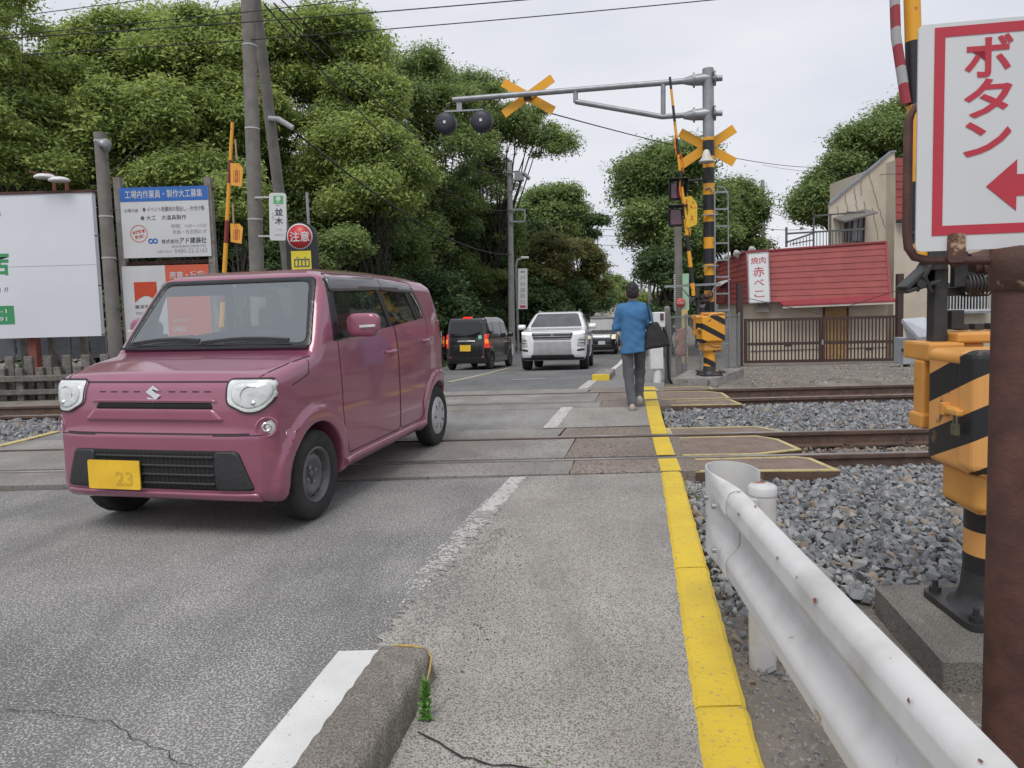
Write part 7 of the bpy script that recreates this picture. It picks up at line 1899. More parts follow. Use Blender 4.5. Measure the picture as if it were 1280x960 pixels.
for p, q in ((G0 + Vector((-.1, 0, 1.95)), Gm + Vector((-.08, 0, 1.38))), (G1 + Vector((0, 0, 1.95)), Gm + Vector((.1, 0, 1.38)))): p = Vector((p.x - G0.x, p.y - G0.y, p.z - G0.z)); q = Vector((q.x - G0.x, q.y - G0.y, q.z - G0.z)); b.bar(tuple(p), tuple(q), .018, .018)
b.build('stay_wire', brown_m, gt)
b = MB(); q = gl(Gm); b.box((q.x, q.y - .04, .62), (.05, .04, .14)); b.build('latch', galv, gt)
# metal box with a sloping white lid beside the gate
c = Vector(at(1133, 452, 16.0)); c.z = zr(16) - .03
ub = thing('utility_box', 'grey utility cabinet with a sloping white lid right of the brown gate', 'cabinet', tuple(c)); Z = lambda v: at(1133, v, 16)[2] - c.z
b = MB(); b.box((.12, .1, (Z(422) + Z(455)) / 2), (.50, .4, Z(422) - Z(455))); b.build('body', mat('cabinet_grey', (.34, .36, .38), (.28, .30, .32), rough=.5), ub, .01)
b = MB(); b.raw([(-.28, -.30, Z(398)), (.08, -.35, Z(421)), (.50, -.35, Z(419)), (.32, -.15, Z(396.5)), (-.28, -.26, Z(402)), (.08, -.31, Z(425)), (.5, -.31, Z(423)), (.32, -.1, Z(401))], [(0, 1, 2, 3), (7, 6, 5, 4), (0, 4, 5, 1), (1, 5, 6, 2), (2, 6, 7, 3), (3, 7, 4, 0)]); b.raw([(-.28, -.28, Z(400)), (.08, -.33, Z(423)), (-.05, -.1, Z(423))], [(0, 1, 2)]); b.build('lid', mat('lid_white', (.52, .55, .60), rough=.35), ub)
b = MB(); b.cyl((-.09, -.12, Z(437)), (-.17, -.14, Z(437)), .04, n=10); b.box((.0, 0, .0), (.1, .1, .3)); b.build('foot', dk_steel, ub)
# distant pieces down the road
b = MB(); b.box((0, 0, 1.4), (5, 4, 2.8)); b.prism([(-2.7, 2.8), (2.7, 2.8), (0, 3.9)], -2.2, 2.2, 1, RX90); o = b.build('far_house', [mat('far_wall', (.46, .43, .37)), mat('far_roof', (.25, .23, .21))]); o.location = (at(748, 390, 90)[0], 92, zr(92)); tag(o, 'small far house with a beige wall behind the white SUV', 'house')
c = at(696, 400, 45); o = MB(); o.cyl((0, 0, 0), (0, 0, 2.2), .06, n=8); o = o.build('marker_pole', mat('marker_orange', (.30, .12, .05))); o.location = (at(683.5, 440, 45)[0], 45, zr(45)); tag(o, 'short rusty orange stake just left of the white SUV roof', 'stake')
for i, u in enumerate((636, 641, 627)):
    c = gp(u, 443 + i * .5); o = MB(); o.cyl((0, 0, 0), (0, 0, .55), .05, n=8); o = o.build('roadside_stake', sign_white); o.location = c; tag(o, 'short white stakes in the grass by the roadside pole', 'stake', 'white stakes by the roadside pole')
# ================================================================ trees
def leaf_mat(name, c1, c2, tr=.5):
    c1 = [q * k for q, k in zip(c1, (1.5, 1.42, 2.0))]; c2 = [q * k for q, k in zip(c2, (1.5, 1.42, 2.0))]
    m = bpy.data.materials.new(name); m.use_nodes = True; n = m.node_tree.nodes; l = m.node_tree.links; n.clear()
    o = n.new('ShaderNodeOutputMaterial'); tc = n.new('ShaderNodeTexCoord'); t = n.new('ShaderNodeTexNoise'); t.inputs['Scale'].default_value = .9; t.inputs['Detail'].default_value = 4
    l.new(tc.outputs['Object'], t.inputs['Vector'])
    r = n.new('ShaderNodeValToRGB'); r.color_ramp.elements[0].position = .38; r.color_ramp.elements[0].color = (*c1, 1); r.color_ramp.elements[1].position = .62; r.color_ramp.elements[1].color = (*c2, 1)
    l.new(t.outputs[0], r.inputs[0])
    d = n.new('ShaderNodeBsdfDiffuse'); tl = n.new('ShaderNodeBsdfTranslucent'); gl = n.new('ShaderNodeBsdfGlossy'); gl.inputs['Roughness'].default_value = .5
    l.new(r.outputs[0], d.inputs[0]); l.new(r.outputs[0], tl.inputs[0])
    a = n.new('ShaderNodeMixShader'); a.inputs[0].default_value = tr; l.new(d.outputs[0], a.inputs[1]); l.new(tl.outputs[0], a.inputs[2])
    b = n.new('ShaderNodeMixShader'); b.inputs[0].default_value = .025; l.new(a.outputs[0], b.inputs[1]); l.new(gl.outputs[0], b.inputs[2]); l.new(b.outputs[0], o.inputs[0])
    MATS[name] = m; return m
LV = dict(
    bright=[leaf_mat('leaf_bright', (.33, .40, .085), (.25, .335, .07)), leaf_mat('leaf_bright_mid', (.23, .305, .065), (.17, .25, .055)), leaf_mat('leaf_bright_deep', (.125, .18, .045), (.095, .145, .04))],
    mid=[leaf_mat('leaf_mid', (.20, .275, .065), (.15, .22, .055)), leaf_mat('leaf_mid_deep', (.105, .16, .045), (.08, .13, .04)), leaf_mat('leaf_mid_light', (.245, .32, .07), (.19, .265, .06))],
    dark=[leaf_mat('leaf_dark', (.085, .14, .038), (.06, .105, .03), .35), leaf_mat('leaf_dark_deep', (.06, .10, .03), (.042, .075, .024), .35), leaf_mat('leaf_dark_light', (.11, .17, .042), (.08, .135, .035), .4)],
    olive=[leaf_mat('leaf_olive', (.20, .22, .05), (.155, .185, .045)), leaf_mat('leaf_olive_red', (.15, .125, .035), (.11, .10, .03)), leaf_mat('leaf_olive_deep', (.08, .11, .027), (.06, .085, .023))])
bark = mat('bark', (.060, .050, .042), (.035, .030, .026), rough=.95, scale=7, bump=.6)
def leaves(Cs, rs_, n_each, size, seed, flat=.55, edge=.55):
    """small leaf faces on the domes of many clumps"""
    g = np.random.default_rng(seed)
    K = len(Cs); size = size * .56; n = np.maximum((3.9 * n_each * (rs_ / rs_.mean()) ** 2).astype(int), 20); tot = n.sum()
    ci = np.repeat(np.arange(K), n)
    d = g.normal(size=(tot, 3)); d /= np.linalg.norm(d, axis=1, keepdims=True)
    d[:, 2] = np.where(d[:, 2] < -.35, -d[:, 2] * .7, d[:, 2])
    rad = (g.uniform(0, 1, tot) ** .40)
    lump = 1 + .28 * np.sin(d[:, 0] * 5 + ci * 1.7) * np.sin(d[:, 1] * 5 + ci * 2.3) + .18 * np.sin(d[:, 2] * 9 + ci)
    P = Cs[ci] + d * (rs_[ci] * rad * lump)[:, None] * np.array([1, 1, flat]) + g.normal(size=(tot, 3)) * .15 * rs_[ci][:, None]
    nrm = d * .55 + np.array([0, 0, .75]) + g.normal(size=(tot, 3)) * .5; nrm /= np.linalg.norm(nrm, axis=1, keepdims=True)
    t = np.cross(nrm, g.normal(size=(tot, 3))); t /= np.maximum(np.linalg.norm(t, axis=1, keepdims=True), 1e-6); b = np.cross(nrm, t)
    s = size * g.uniform(.5, 1.5, tot)[:, None]
    V = np.stack([P - t * s, P + b * s * .42 + nrm * s * .12, P + t * s, P - b * s * .42 + nrm * s * .12], 1).reshape(-1, 3)
    F = np.arange(tot * 4).reshape(-1, 4)
    mi = g.choice(3, tot, p=[.5, .3, .2])
    return V, F, mi
def crown_points(c, r, k, g, shell=.55):
    d = g.normal(size=(k, 3)); d /= np.linalg.norm(d, axis=1, keepdims=True)
    d[:, 2] = np.where(d[:, 2] < -.55, -d[:, 2], d[:, 2])
    q = g.uniform(shell, 1.0, k) ** .7
    return np.array(c) + d * q[:, None] * np.array(r)
def tree(name, lab, cat, base, crowns, kind, seed, trunk_r=.25, clump=1.0, k=46, n_each=240, size=.16, group=None, flat=.55, lean=0.0, trunk_top=None, shell=.5):
    g = np.random.default_rng(seed); base = Vector(base)
    t = thing(name, lab, cat, base, 0, group)
    if kind in ('bright', 'mid') and name == 'broadleaf_tree': k, shell, flat, n_each = int(k * 1.55), shell * .7, max(flat, .78), n_each * .85
    Cs = np.concatenate([crown_points(np.array(c) - np.array(base), r, max(4, int(k * f)), g, shell) for c, r, f in crowns]); rs_ = clump * g.uniform(.45, 1.3, len(Cs))
    V, F, mi = leaves(Cs, rs_, n_each, size, seed + 1, flat)
    np_mesh('crown', V, F, LV[kind], t, False, mi)
    c0 = np.mean([np.array(c) for c, r, f in crowns], 0) - np.array(base)
    top = np.array(trunk_top) - np.array(base) if trunk_top is not None else np.array([c0[0], c0[1], c0[2] * .80])
    b = MB(); P = []
    for i, f_ in enumerate(np.linspace(0, 1, 7)):
        P.append((top[0] * f_ + .12 * trunk_r * 4 * math.sin(f_ * 5 + seed), top[1] * f_ + .1 * math.sin(f_ * 4 + seed * 2), top[2] * f_ - (.3 if i == 0 else 0)))
    b.tube(P, [trunk_r * (1.35 if i == 0 else 1 - .62 * i / 6) for i in range(7)], 10)
    b.build('trunk', bark, t)
    idx = g.choice(len(Cs), min(len(Cs), 16), replace=False); lb = MB()
    for j in idx:
        e = Cs[j]; f_ = g.uniform(.35, .95); a = np.array(P[min(6, int(f_ * 6))]); m = (a + e) / 2 + g.normal(size=3) * .25 + np.array([0, 0, .25]); r0 = trunk_r * (1 - .6 * f_) * .55
        lb.tube([tuple(a), tuple((a + m) / 2 + np.array([0, 0, .1])), tuple(m), tuple(e)], [r0, r0 * .75, r0 * .5, r0 * .18], 6)
    lb.build('limb', bark, t)
    return t
def px_crown(u, v, Y, rx, rz, ry=None, f=1.0): return (tuple(at(u, v, Y)), (rx, ry or rx, rz), f)
def pbase(u, Y): p = at(u, 420, Y); return (p[0], Y, zr(Y) - .1)
GL = 'tall trees behind the billboards'
tree('broadleaf_tree', 'airy tree at the left edge of the picture with sky between its leaves', 'tree', pbase(-30, 23), [px_crown(-10, 60, 23, 1.9, 2.6, f=.6), px_crown(0, 190, 23, 1.6, 1.7, f=.5), px_crown(60, 230, 23.5, 1.7, 1.0, f=.3)], 'bright', 11, .16, .62, 34, 120, .13, None, .5)
tree('broadleaf_tree', 'tree above the right part of the large billboard', 'tree', pbase(120, 27), [px_crown(110, 112, 27, 2.5, 1.9, f=.6), px_crown(160, 180, 25.5, 2.3, 1.3, f=.5), px_crown(60, 170, 27, 1.8, 1.6, f=.3)], 'bright', 12, .28, .85, 46, 300, .15)
tree('broadleaf_tree', 'highest tree left of the tall pole, above the blue-topped board', 'tree', pbase(235, 28), [px_crown(205, 80, 28, 2.6, 1.8, f=.5), px_crown(270, 95, 28, 2.0, 2.0, f=.4), px_crown(215, 165, 26, 2.0, 1.2, f=.35)], 'bright', 13, .30, .9, 50, 300, .15)
tree('broadleaf_tree', 'tree standing directly behind the two tall poles', 'tree', pbase(335, 30), [px_crown(330, 85, 30, 2.4, 1.9, f=.5), px_crown(375, 150, 29, 1.6, 2.0, f=.3), px_crown(300, 205, 28, 1.7, 1.1, f=.25)], 'bright', 14, .26, .85, 46, 280, .15)
tree('broadleaf_tree', 'tree right of the slanted pole with bright lower branches', 'tree', pbase(430, 29.5), [px_crown(420, 82, 29.5, 2.1, 1.8, f=.45), px_crown(455, 195, 28, 2.3, 1.2, f=.4), px_crown(470, 255, 27, 1.9, .9, f=.25), px_crown(405, 230, 28, 1.4, 1.2, f=.2)], 'bright', 15, .24, .82, 52, 280, .145)
tree('broadleaf_tree', 'broad tree behind the two black lamp backs', 'tree', pbase(525, 36), [px_crown(520, 128, 36, 3.0, 2.3, f=.55), px_crown(565, 195, 36, 2.4, 2.0, f=.35), px_crown(500, 245, 34, 2.0, 1.6, f=.25)], 'mid', 16, .30, .88, 54, 300, .15)
tree('broadleaf_tree', 'tree whose right hand branches reach over the road below the orange cross', 'tree', pbase(600, 42), [px_crown(596, 150, 42, 2.8, 2.3, f=.40), px_crown(650, 165, 41, 2.6, 1.5, f=.30), px_crown(686, 190, 40.5, 1.4, .9, f=.14), px_crown(598, 240, 42, 2.3, 2.6, f=.35)], 'mid', 17, .26, .80, 56, 230, .14)
GD = 'dark evergreens in the second row'
for i, (u, v, Y, rx, rz) in enumerate(((30, 260, 31, 3.2, 3.0), (140, 270, 33, 3.2, 3.2), (250, 270, 34, 3.3, 3.4), (360, 290, 35, 3.0, 3.2), (450, 300, 34, 2.8, 3.0), (530, 305, 40, 3.0, 3.5), (594, 320, 45, 3.0, 3.9), (-80, 240, 30, 3.0, 3.4))):
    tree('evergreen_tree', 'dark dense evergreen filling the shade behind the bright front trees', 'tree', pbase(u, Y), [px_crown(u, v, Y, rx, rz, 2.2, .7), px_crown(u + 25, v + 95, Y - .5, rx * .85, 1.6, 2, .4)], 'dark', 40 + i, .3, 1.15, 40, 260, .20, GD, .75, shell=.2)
GB = 'low dark bushes under the trees'
for i, (u, v, Y, rx, rz) in enumerate(((-60, 415, 21, 2.0, 1.0), (40, 425, 21, 2.0, .9), (120, 420, 22, 2.0, 1.0), (300, 400, 25, 2.0, 1.3), (400, 395, 27, 2.2, 1.5), (470, 385, 29, 2.2, 1.6), (530, 385, 31, 2.0, 1.6), (585, 385, 41, 2.2, 2.2), (626, 392, 46, 2.4, 2.4), (340, 350, 27, 2.0, 2.2), (440, 345, 29, 2.2, 2.2), (520, 345, 37, 2.4, 2.4), (250, 330, 27, 2.2, 2.2), (180, 330, 27, 2.2, 2.2), (590, 335, 43, 2.4, 2.9))):
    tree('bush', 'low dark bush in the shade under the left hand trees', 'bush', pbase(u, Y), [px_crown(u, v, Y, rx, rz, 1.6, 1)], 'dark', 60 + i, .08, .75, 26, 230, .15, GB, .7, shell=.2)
tree('bush', 'bright leafy bush between the tall pole and the caution sign', 'bush', pbase(305, 21), [px_crown(298, 255, 22, 1.0, 1.1, .9, 1)], 'bright', 71, .07, .6, 20, 200, .12)
tree('bush', 'bright green branches above the black van', 'bush', pbase(612, 41), [px_crown(612, 352, 40, 1.7, .6, 1.0, 1)], 'mid', 72, .07, .5, 18, 160, .11)
tree('bush', 'bright shrub right of the caution sign behind the car roof', 'bush', pbase(430, 24), [px_crown(425, 318, 24, 1.1, .7, .9, 1)], 'mid', 73, .07, .55, 18, 200, .12)
for i, (u, v, Y, rx, rz) in enumerate(((75, 215, 24.5, 1.9, .9), (165, 150, 25, 2.0, 1.0), (225, 235, 25, 1.7, .9), (300, 150, 27, 2.0, 1.2), (255, 60, 28.5, 1.9, 1.0), (385, 60, 29, 1.8, 1.0), (455, 140, 28.5, 1.7, 1.1), (470, 215, 27.5, 1.8, .8), (20, 130, 24.5, 1.8, 1.4), (150, 70, 27.5, 2.2, 1.0))):
    tree('broadleaf_tree', 'younger bright tree reaching up between the big ones behind the boards', 'tree', pbase(u, Y), [px_crown(u, v, Y, rx, rz, 1.5, 1)], 'bright', 200 + i, .12, .72, 30, 300, .15, 'younger bright trees behind the boards')
for i, (u, v, Y, rx, rz) in enumerate(((555, 268, 37, 2.3, 1.5), (515, 305, 35, 2.2, 1.5), (603, 300, 43, 2.4, 1.9), (470, 300, 31, 2.0, 1.3), (400, 285, 29, 1.8, 1.4), (625, 330, 44, 1.7, 1.8), (570, 345, 40, 2.2, 1.6), (350, 320, 28, 1.7, 1.4), (490, 360, 33, 2.0, 1.4))):
    tree('broadleaf_tree', 'leafy lower tree filling the shade between the big trees and the road', 'tree', pbase(u, Y), [px_crown(u, v, Y, rx, rz, 1.6, 1)], 'mid', 230 + i, .12, .75, 26, 260, .15, 'leafy lower trees in the shade by the road')
# middle distance
tree('broadleaf_tree', 'rounded tree behind the roadside pole against the sky', 'tree', pbase(690, 56), [px_crown(688, 275, 56, 2.5, 2.4, f=1)], 'mid', 81, .25, 1.0, 40, 240, .22)
tree('broadleaf_tree', 'olive tinged tree right beside the white banner', 'tree', pbase(690, 46), [px_crown(690, 330, 46, 2.0, 1.7, f=.6), px_crown(672, 352, 45, 1.6, 1.3, f=.4)], 'olive', 82, .2, .8, 44, 260, .17)
tree('broadleaf_tree', 'dark spreading tree top left of the gap of sky over the road', 'tree', pbase(735, 60), [px_crown(728, 290, 60, 2.1, 1.3, f=1)], 'dark', 83, .2, .75, 26, 180, .22)
tree('broadleaf_tree', 'yellowish green tree behind the white SUV', 'tree', pbase(725, 50), [px_crown(725, 330, 50, 1.7, 1.6, f=.6), px_crown(735, 362, 50, 1.2, 1.2, f=.3)], 'olive', 84, .2, .75, 44, 250, .17)
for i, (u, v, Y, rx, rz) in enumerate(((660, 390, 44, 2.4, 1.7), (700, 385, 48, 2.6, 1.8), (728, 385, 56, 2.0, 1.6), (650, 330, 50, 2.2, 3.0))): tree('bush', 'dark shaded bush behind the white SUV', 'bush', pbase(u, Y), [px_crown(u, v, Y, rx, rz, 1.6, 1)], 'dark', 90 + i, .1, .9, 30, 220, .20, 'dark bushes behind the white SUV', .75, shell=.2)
for i, (u, v, Y, rx, rz) in enumerate(((768, 372, 95, 3.0, 2.4), (757, 385, 110, 3, 3), (785, 378, 120, 3.2, 2.6), (740, 375, 80, 2.4, 2.6), (800, 385, 100, 2.5, 2.2))): tree('broadleaf_tree', 'small far tree at the end of the road', 'tree', pbase(u, Y), [px_crown(u, v, Y, rx, rz, 2.4, 1)], 'mid', 100 + i, .2, 1.0, 26, 170, .30, 'far trees at the end of the road')
# right
tree('broadleaf_tree', 'large tree right of the road, behind the signal post', 'tree', pbase(836, 33), [px_crown(838, 232, 33, 2.1, 1.8, f=.45), px_crown(822, 292, 32, 1.6, 1.7, f=.3), px_crown(868, 285, 32.5, 1.8, 1.6, f=.3), px_crown(800, 240, 33, .9, 1.0, f=.12), px_crown(845, 340, 33, 1.5, 1.3, f=.25)], 'mid', 111, .36, .85, 70, 280, .15)
tree('broadleaf_tree', 'wide thinner tree right of the signal post above the red roof', 'tree', pbase(915, 36), [px_crown(905, 262, 36, 1.9, 1.2, f=.4), px_crown(935, 270, 36, 1.3, .8, f=.25), px_crown(915, 310, 36, 1.9, 1.1, f=.35)], 'mid', 112, .22, .75, 50, 200, .145)
tree('evergreen_tree', 'dark ivy covered trunk beside the thin concrete pole', 'tree', pbase(826, 30), [px_crown(828, 350, 30, .9, 1.5, .8, .6), px_crown(838, 395, 30, 1.2, .8, .8, .4)], 'dark', 113, .3, .6, 30, 220, .13, None, .8, shell=.2)
tree('bush', 'bright bush low down right of the walking man', 'bush', pbase(818, 44), [px_crown(816, 380, 44, 1.2, .7, .8, 1)], 'bright', 114, .06, .5, 14, 150, .14)
tree('broadleaf_tree', 'big rounded tree behind the beige house', 'tree', pbase(1085, 33), [px_crown(1060, 255, 33, 2.0, 1.9, f=.4), px_crown(1100, 205, 33, 2.2, 1.9, f=.4), px_crown(1030, 270, 33, 1.1, 1.4, f=.22), px_crown(1135, 175, 33, 1.6, 1.6, f=.3)], 'mid', 115, .36, .85, 70, 310, .145)
tree('broadleaf_tree', 'tree behind the red cladding, mostly hidden by the arrow sign', 'tree', pbase(1200, 34), [px_crown(1190, 170, 34, 2.3, 2.2, f=1)], 'mid', 116, .3, .9, 34, 240, .16)
for i, (u, v, Y, rx, rz) in enumerate(((870, 385, 38, 2.2, 1.5), (905, 370, 40, 1.8, 1.5))): tree('bush', 'dark bush behind the signal post and wire fence', 'bush', pbase(u, Y), [px_crown(u, v, Y, rx, rz, 1.2, 1)], 'dark', 120 + i, .08, .7, 24, 200, .16, 'dark bushes behind the wire fence', .75, shell=.2)
# rough grass under the trees
gsx, gsy = [], []
g = np.random.default_rng(77); n = 9000
X = g.uniform(-14, .6, n); Y = g.uniform(24, 42, n); keep = X < -7.3 + .195 * Y - .15; X, Y = X[keep], Y[keep]
a = g.uniform(0, 6.28, len(X)); h = g.uniform(.08, .24, len(X)); Z = np.interp(Y, ZY[:, 0], ZY[:, 1]) - .03
dx, dy = np.cos(a) * .03, np.sin(a) * .03; lx_, ly_ = g.normal(size=len(X)) * .06, g.normal(size=len(X)) * .06
V = np.stack([np.stack([X - dx, Y - dy, Z], 1), np.stack([X + dx, Y + dy, Z], 1), np.stack([X + lx_ + dx * .1, Y + ly_, Z + h], 1), np.stack([X + lx_ - dx * .1, Y + ly_, Z + h], 1)], 1).reshape(-1, 3)
o = np_mesh('grass', V, np.arange(len(V)).reshape(-1, 4), [leaf_mat('grass_blade', (.07, .105, .028), (.045, .075, .02))], None, False); o['kind'] = 'stuff'
# ================================================================ the walking man, seen from behind
skin = mat('skin', (.46, .27, .19), (.42, .24, .165), rough=.55); hairm = mat('hair_black', (.008, .007, .007), (.016, .014, .014), rough=.6, scale=60, bump=.6, bscale=120)
denim = mat('shirt_blue', (.040, .145, .31), (.055, .175, .35), rough=.85, scale=7, detail=6, bump=.25, bscale=220); trous = mat('trousers_grey', (.080, .083, .092), (.105, .108, .118), rough=.9, scale=9, bump=.2, bscale=200)
shoe_m = mat('shoe_grey', (.36, .35, .35), (.46, .45, .44), rough=.7, scale=20); shoe_pink = mat('shoe_peach', (.46, .36, .33), (.40, .33, .31), rough=.8); bag_m = mat('bag_black', (.010, .010, .011), (.016, .016, .017), rough=.75)
gx, gy = on_z(794, 512, 0)[:2]
man = thing('person', 'man in blue shirt and grey trousers walking away across the tracks', 'person', (gx, gy + .05, 0), R(-8))
J = dict(hipL=(-.09, 0, .84), hipR=(.09, 0, .84), kneeL=(-.075, -.02, .46), ankL=(-.035, -.16, .09), kneeR=(.085, .15, .48), ankR=(.075, .16, .15), shL=(-.165, 0, 1.31), shR=(.165, 0, 1.31), elL=(-.228, .03, 1.06), wrL=(-.13, .25, 1.08), elR=(.236, .02, 1.06), wrR=(.10, .26, 1.10), neck=(0, .0, 1.36), head=(-.005, .035, 1.49))
def body_f(P):
    d = smin(capsule(P, (0, 0, .92), (0, .01, 1.20), .085, .085), capsule(P, (-.12, .005, 1.285), (.12, .005, 1.285), .045, .045), .08)
    d = smin(d, capsule(P, J['neck'], (0, .02, 1.44), .052, .050), .04)
    hd = smin(ellip(P, (-.005, .030, 1.515), (.076, .096, .100)), ellip(P, (-.005, .060, 1.455), (.058, .068, .070)), .04)
    hd = smin(hd, ellip(P, (-.005, .132, 1.485), (.014, .022, .024)), .015)                      # nose
    for s in (1, -1):
        hd = smin(hd, ellip(P, (-.005 + s * .086, .020, 1.49), (.014, .022, .034)), .008)         # ears
        hd = smax(hd, -ellip(P, (-.005 + s * .030, .125, 1.505), (.014, .012, .008)), .006)       # eyes
    hd = smax(hd, -ellip(P, (-.005, .130, 1.443), (.020, .010, .004)), .004)
    d = smin(d, hd, .02)
    for a, e, w_, s in (('shL', 'elL', 'wrL', 1), ('shR', 'elR', 'wrR', -1)):
        d = smin(d, capsule(P, J[a], J[e], .045, .036), .03); d = smin(d, capsule(P, J[e], J[w_], .036, .024), .015)
        W = np.array(J[w_]); fwd = np.array([s * .55, .80, .1]); fwd /= np.linalg.norm(fwd); lat = np.array([0, 0, 1.]); 
        pc = W + fwd * .05; d = smin(d, capsule(P, W, W + fwd * .075, .024, .028), .015)
        for k, (o_, L) in enumerate(((-.030, .060), (-.010, .072), (.010, .070), (.030, .055))):
            b0 = W + fwd * .085 + lat * o_; b1 = b0 + fwd * L * .5; b2 = b1 + (fwd * .3 + np.array([s * .8, -.2, 0])) * L * .5
            d = smin(d, np.minimum(capsule(P, b0, b1, .0095, .009), capsule(P, b1, b2, .009, .0075)), .004)
        t0 = W + fwd * .035 + lat * .030; t1 = t0 + fwd * .035 + lat * .030; d = smin(d, np.minimum(capsule(P, t0, t1, .0115, .010), capsule(P, t1, t1 + fwd * .028 + lat * .004, .010, .008)), .006)
    for h_, k_, a_ in (('hipL', 'kneeL', 'ankL'), ('hipR', 'kneeR', 'ankR')):
        d = smin(d, capsule(P, J[h_], J[k_], .075, .050), .05); d = smin(d, capsule(P, J[k_], J[a_], .046, .032), .02)
    return d
V, F = surface_nets(body_f, (-.36, -.26, .04), (.36, .46, 1.66), .0088); np_mesh('body', V, F, skin, man)
def wr(P, a=.006): return a * (np.sin(P[:, 2] * 26 + 2.2 * np.sin(P[:, 0] * 9 + P[:, 2] * 4)) * np.sin(P[:, 0] * 13 + 1.3 * np.sin(P[:, 2] * 11)) + .5 * np.sin(P[:, 2] * 61 + 3 * np.sin(P[:, 0] * 15)) * np.sin(P[:, 0] * 8 + 1))
def shirt_f(P):
    d = smin(capsule(P, (.0, -.005, .80), (0, 0, 1.20), .150, .150), capsule(P, (-.145, 0, 1.275), (.145, 0, 1.275), .088, .088), .10)
    d = np.where(True, d, d)
    q = P.copy(); q[:, 1] = q[:, 1] / .80
    d = smin(capsule(q, (.0, 0, .70), (0, 0, 1.17), .182, .155), capsule(q, (-.10, .01, 1.262), (.10, .01, 1.262), .098, .098), .12)
    d = smin(d, capsule(P, (0, .0, 1.30), (0, .015, 1.395), .080, .064), .03)                      # collar
    for a, e, w_ in (('shL', 'elL', 'wrL'), ('shR', 'elR', 'wrR')):
        d = smin(d, capsule(P, np.array(J[a]) - np.array([0, 0, .015]), J[e], .064, .056), .05); d = smin(d, capsule(P, J[e], np.array(J[e]) * .12 + np.array(J[w_]) * .88, .058, .043), .02)
    d = d + wr(P, .005)
    d = smax(d, (.735 + .012 * np.sin(P[:, 0] * 11)) - P[:, 2], .01)
    return smax(d, P[:, 2] - 1.405, .008)
V, F = surface_nets(shirt_f, (-.42, -.26, .66), (.42, .42, 1.45), .011); np_mesh('shirt', V, F, denim, man)
def trous_f(P):
    d = None
    for h_, k_, a_ in (('hipL', 'kneeL', 'ankL'), ('hipR', 'kneeR', 'ankR')):
        e = smin(capsule(P, J[h_], J[k_], .088, .070), capsule(P, J[k_], np.array(J[a_]) + np.array([0, .005, .005]), .070, .060), .03)
        d = e if d is None else smin(d, e, .03)
    d = smin(d, capsule(P, (-.05, 0, .86), (.05, 0, .86), .095, .095), .06)
    return d + wr(P, .004)
V, F = surface_nets(trous_f, (-.26, -.30, .03), (.26, .34, 1.02), .011); np_mesh('trousers', V, F, trous, man)
def hair_f(P):
    d = ellip(P, (-.005, .010, 1.534), (.089, .110, .101)) + .006 * np.sin(P[:, 0] * 70 + 2 * np.sin(P[:, 2] * 40)) * np.sin(P[:, 2] * 60 + P[:, 1] * 50)
    d = smin(d, ellip(P, (-.005, -.042, 1.475), (.076, .050, .066)), .03)
    cut = np.maximum(P[:, 1] - (.055 + (P[:, 2] - 1.50) * .55), (1.428 - P[:, 2]))
    cut = np.maximum(cut, np.where(P[:, 1] > -.02, (1.500 - P[:, 2]), -1))
    return smax(d, cut, .012)
V, F = surface_nets(hair_f, (-.13, -.13, 1.40), (.12, .16, 1.67), .008); np_mesh('hair', V, F, hairm, man)
for k, (a, dy, pitch) in enumerate((('ankL', 0, .0), ('ankR', 0, .05))):
    A_ = np.array(J[a]); z0 = A_[2] - .09
    def shoe_f(P):
        q = P - np.array([A_[0], A_[1], z0]); q = q.copy(); q[:, 2] += q[:, 1] * pitch
        d = smin(ellip(q, (0, .11, .035), (.046, .10, .042)), ellip(q, (0, -.015, .050), (.042, .062, .062)), .03)
        return smax(d, -q[:, 2], .006)
    V, F = surface_nets(shoe_f, A_ + np.array([-.09, -.12, -.13]), A_ + np.array([.09, .27, .05]), .009)
    C = V[F].mean(1); mi = np.where(C[:, 2] - z0 < .022, 1, np.where((C[:, 1] - A_[1] < -.03) & (C[:, 2] - z0 > .04) & (k == 0), 2, 0))
    np_mesh('shoe', V, F, [shoe_m, sign_white, shoe_pink], man, True, mi)
def bag_f(P):
    q = P - np.array([.27, -.02, .955]); r_ = R(-9); q = np.stack([q[:, 0] * math.cos(r_) - q[:, 2] * math.sin(r_), q[:, 1], q[:, 0] * math.sin(r_) + q[:, 2] * math.cos(r_)], 1)
    wd = .118 + .055 * np.clip(-q[:, 2] / .17, -1, 1)
    d = smax(smax(np.abs(q[:, 0]) - wd, np.abs(q[:, 2]) - .165, .03), np.abs(q[:, 1]) - (.065 - .03 * np.clip(q[:, 2] / .17, -1, 1)), .04)
    return d + wr(P, .003)
V, F = surface_nets(bag_f, (.02, -.16, .72), (.52, .13, 1.20), .012)
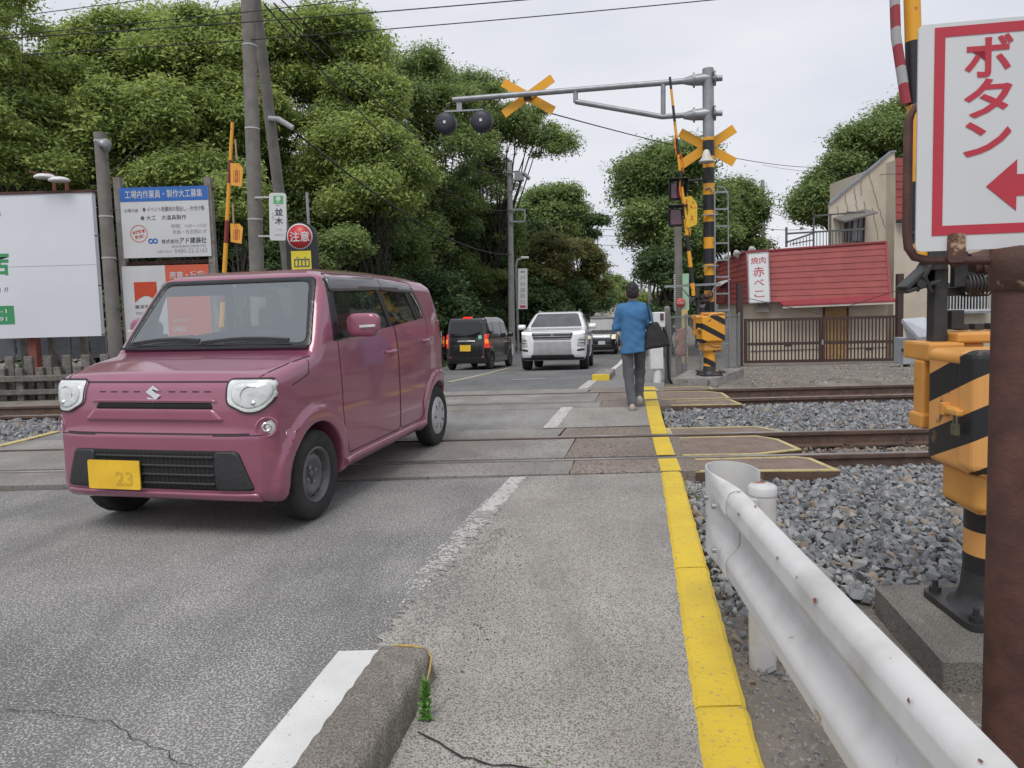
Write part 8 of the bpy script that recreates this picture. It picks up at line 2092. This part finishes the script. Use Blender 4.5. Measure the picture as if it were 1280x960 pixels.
bg_ = thing('shoulder_bag', 'black slouchy bag hanging from the walking man\'s right shoulder', 'bag', man.location, R(-8))
np_mesh('bag_body', V, F, bag_m, bg_)
b = MB()
for dy in (-.075, .05): b.tube([(.215, dy * .5 - .02, 1.10), (.20, dy - .02, 1.22), (.180, dy * .9, 1.345), (.17, dy * .2, 1.378)], .010, 6)
b.build('strap', bag_m, bg_)
b = MB(); b.lathe([(.0001, .004), (.014, .004), (.014, -.004)], 12, 0, Matrix.Translation((.215, -.075, 1.115)) @ Matrix.Rotation(R(90), 4, 'X')); b.build('buckle', M_['steel'], bg_)
# ================================================================ place the vehicles
pc = pink_hatchback()
fwd = np.array([-.227, -.974]); fwd /= np.linalg.norm(fwd); lft = np.array([-fwd[1], fwd[0]])
O_ = np.array([-1.34, 4.64]) - .74 * 1.045 * lft - 1.23 * fwd
pc.location = (O_[0], O_[1], .004); pc.scale = (1.0, 1.045, 1.0); pc.rotation_euler = (R(-.55) * 0, 0, math.atan2(fwd[1], fwd[0]))
def put_car(o, x, y, fx_, fy_):
    o.location = (x, y, zr(y) + .002); n = math.hypot(fx_, fy_); slope = (zr(y + 1.3) - zr(y - 1.3)) / 2.6
    o.rotation_euler = (0, slope * (1 if fy_ < 0 else -1), math.atan2(fy_, fx_))
sv = white_suv(); put_car(sv, 1.52, 22.3, -.16, -1); sv.scale = (1.04, 1.06, 1.04)
vn = black_van_rear(); put_car(vn, -1.05, 24.1, .26, 1)
vf = black_van_front(); put_car(vf, 4.55, 35.0, -.17, -1)
man.scale = (.94, .96, 1.0)
# a second small dark vehicle peeping out behind the waiting van
vs = copy_tree(vn); vs.location = (-1.95, 31.5, zr(31.5)); vs.rotation_euler = (0, 0, math.atan2(1, .2)); tag(vs, 'dark vehicle mostly hidden between the pink car and the black van', 'car')
vg = copy_tree(vf); vg.location = (6.0, 43.5, zr(43.5)); vg.rotation_euler = (0, 0, math.atan2(-1, -.19)); tag(vg, 'last dark vehicle in the queue, barely seen behind the boxy van', 'car')
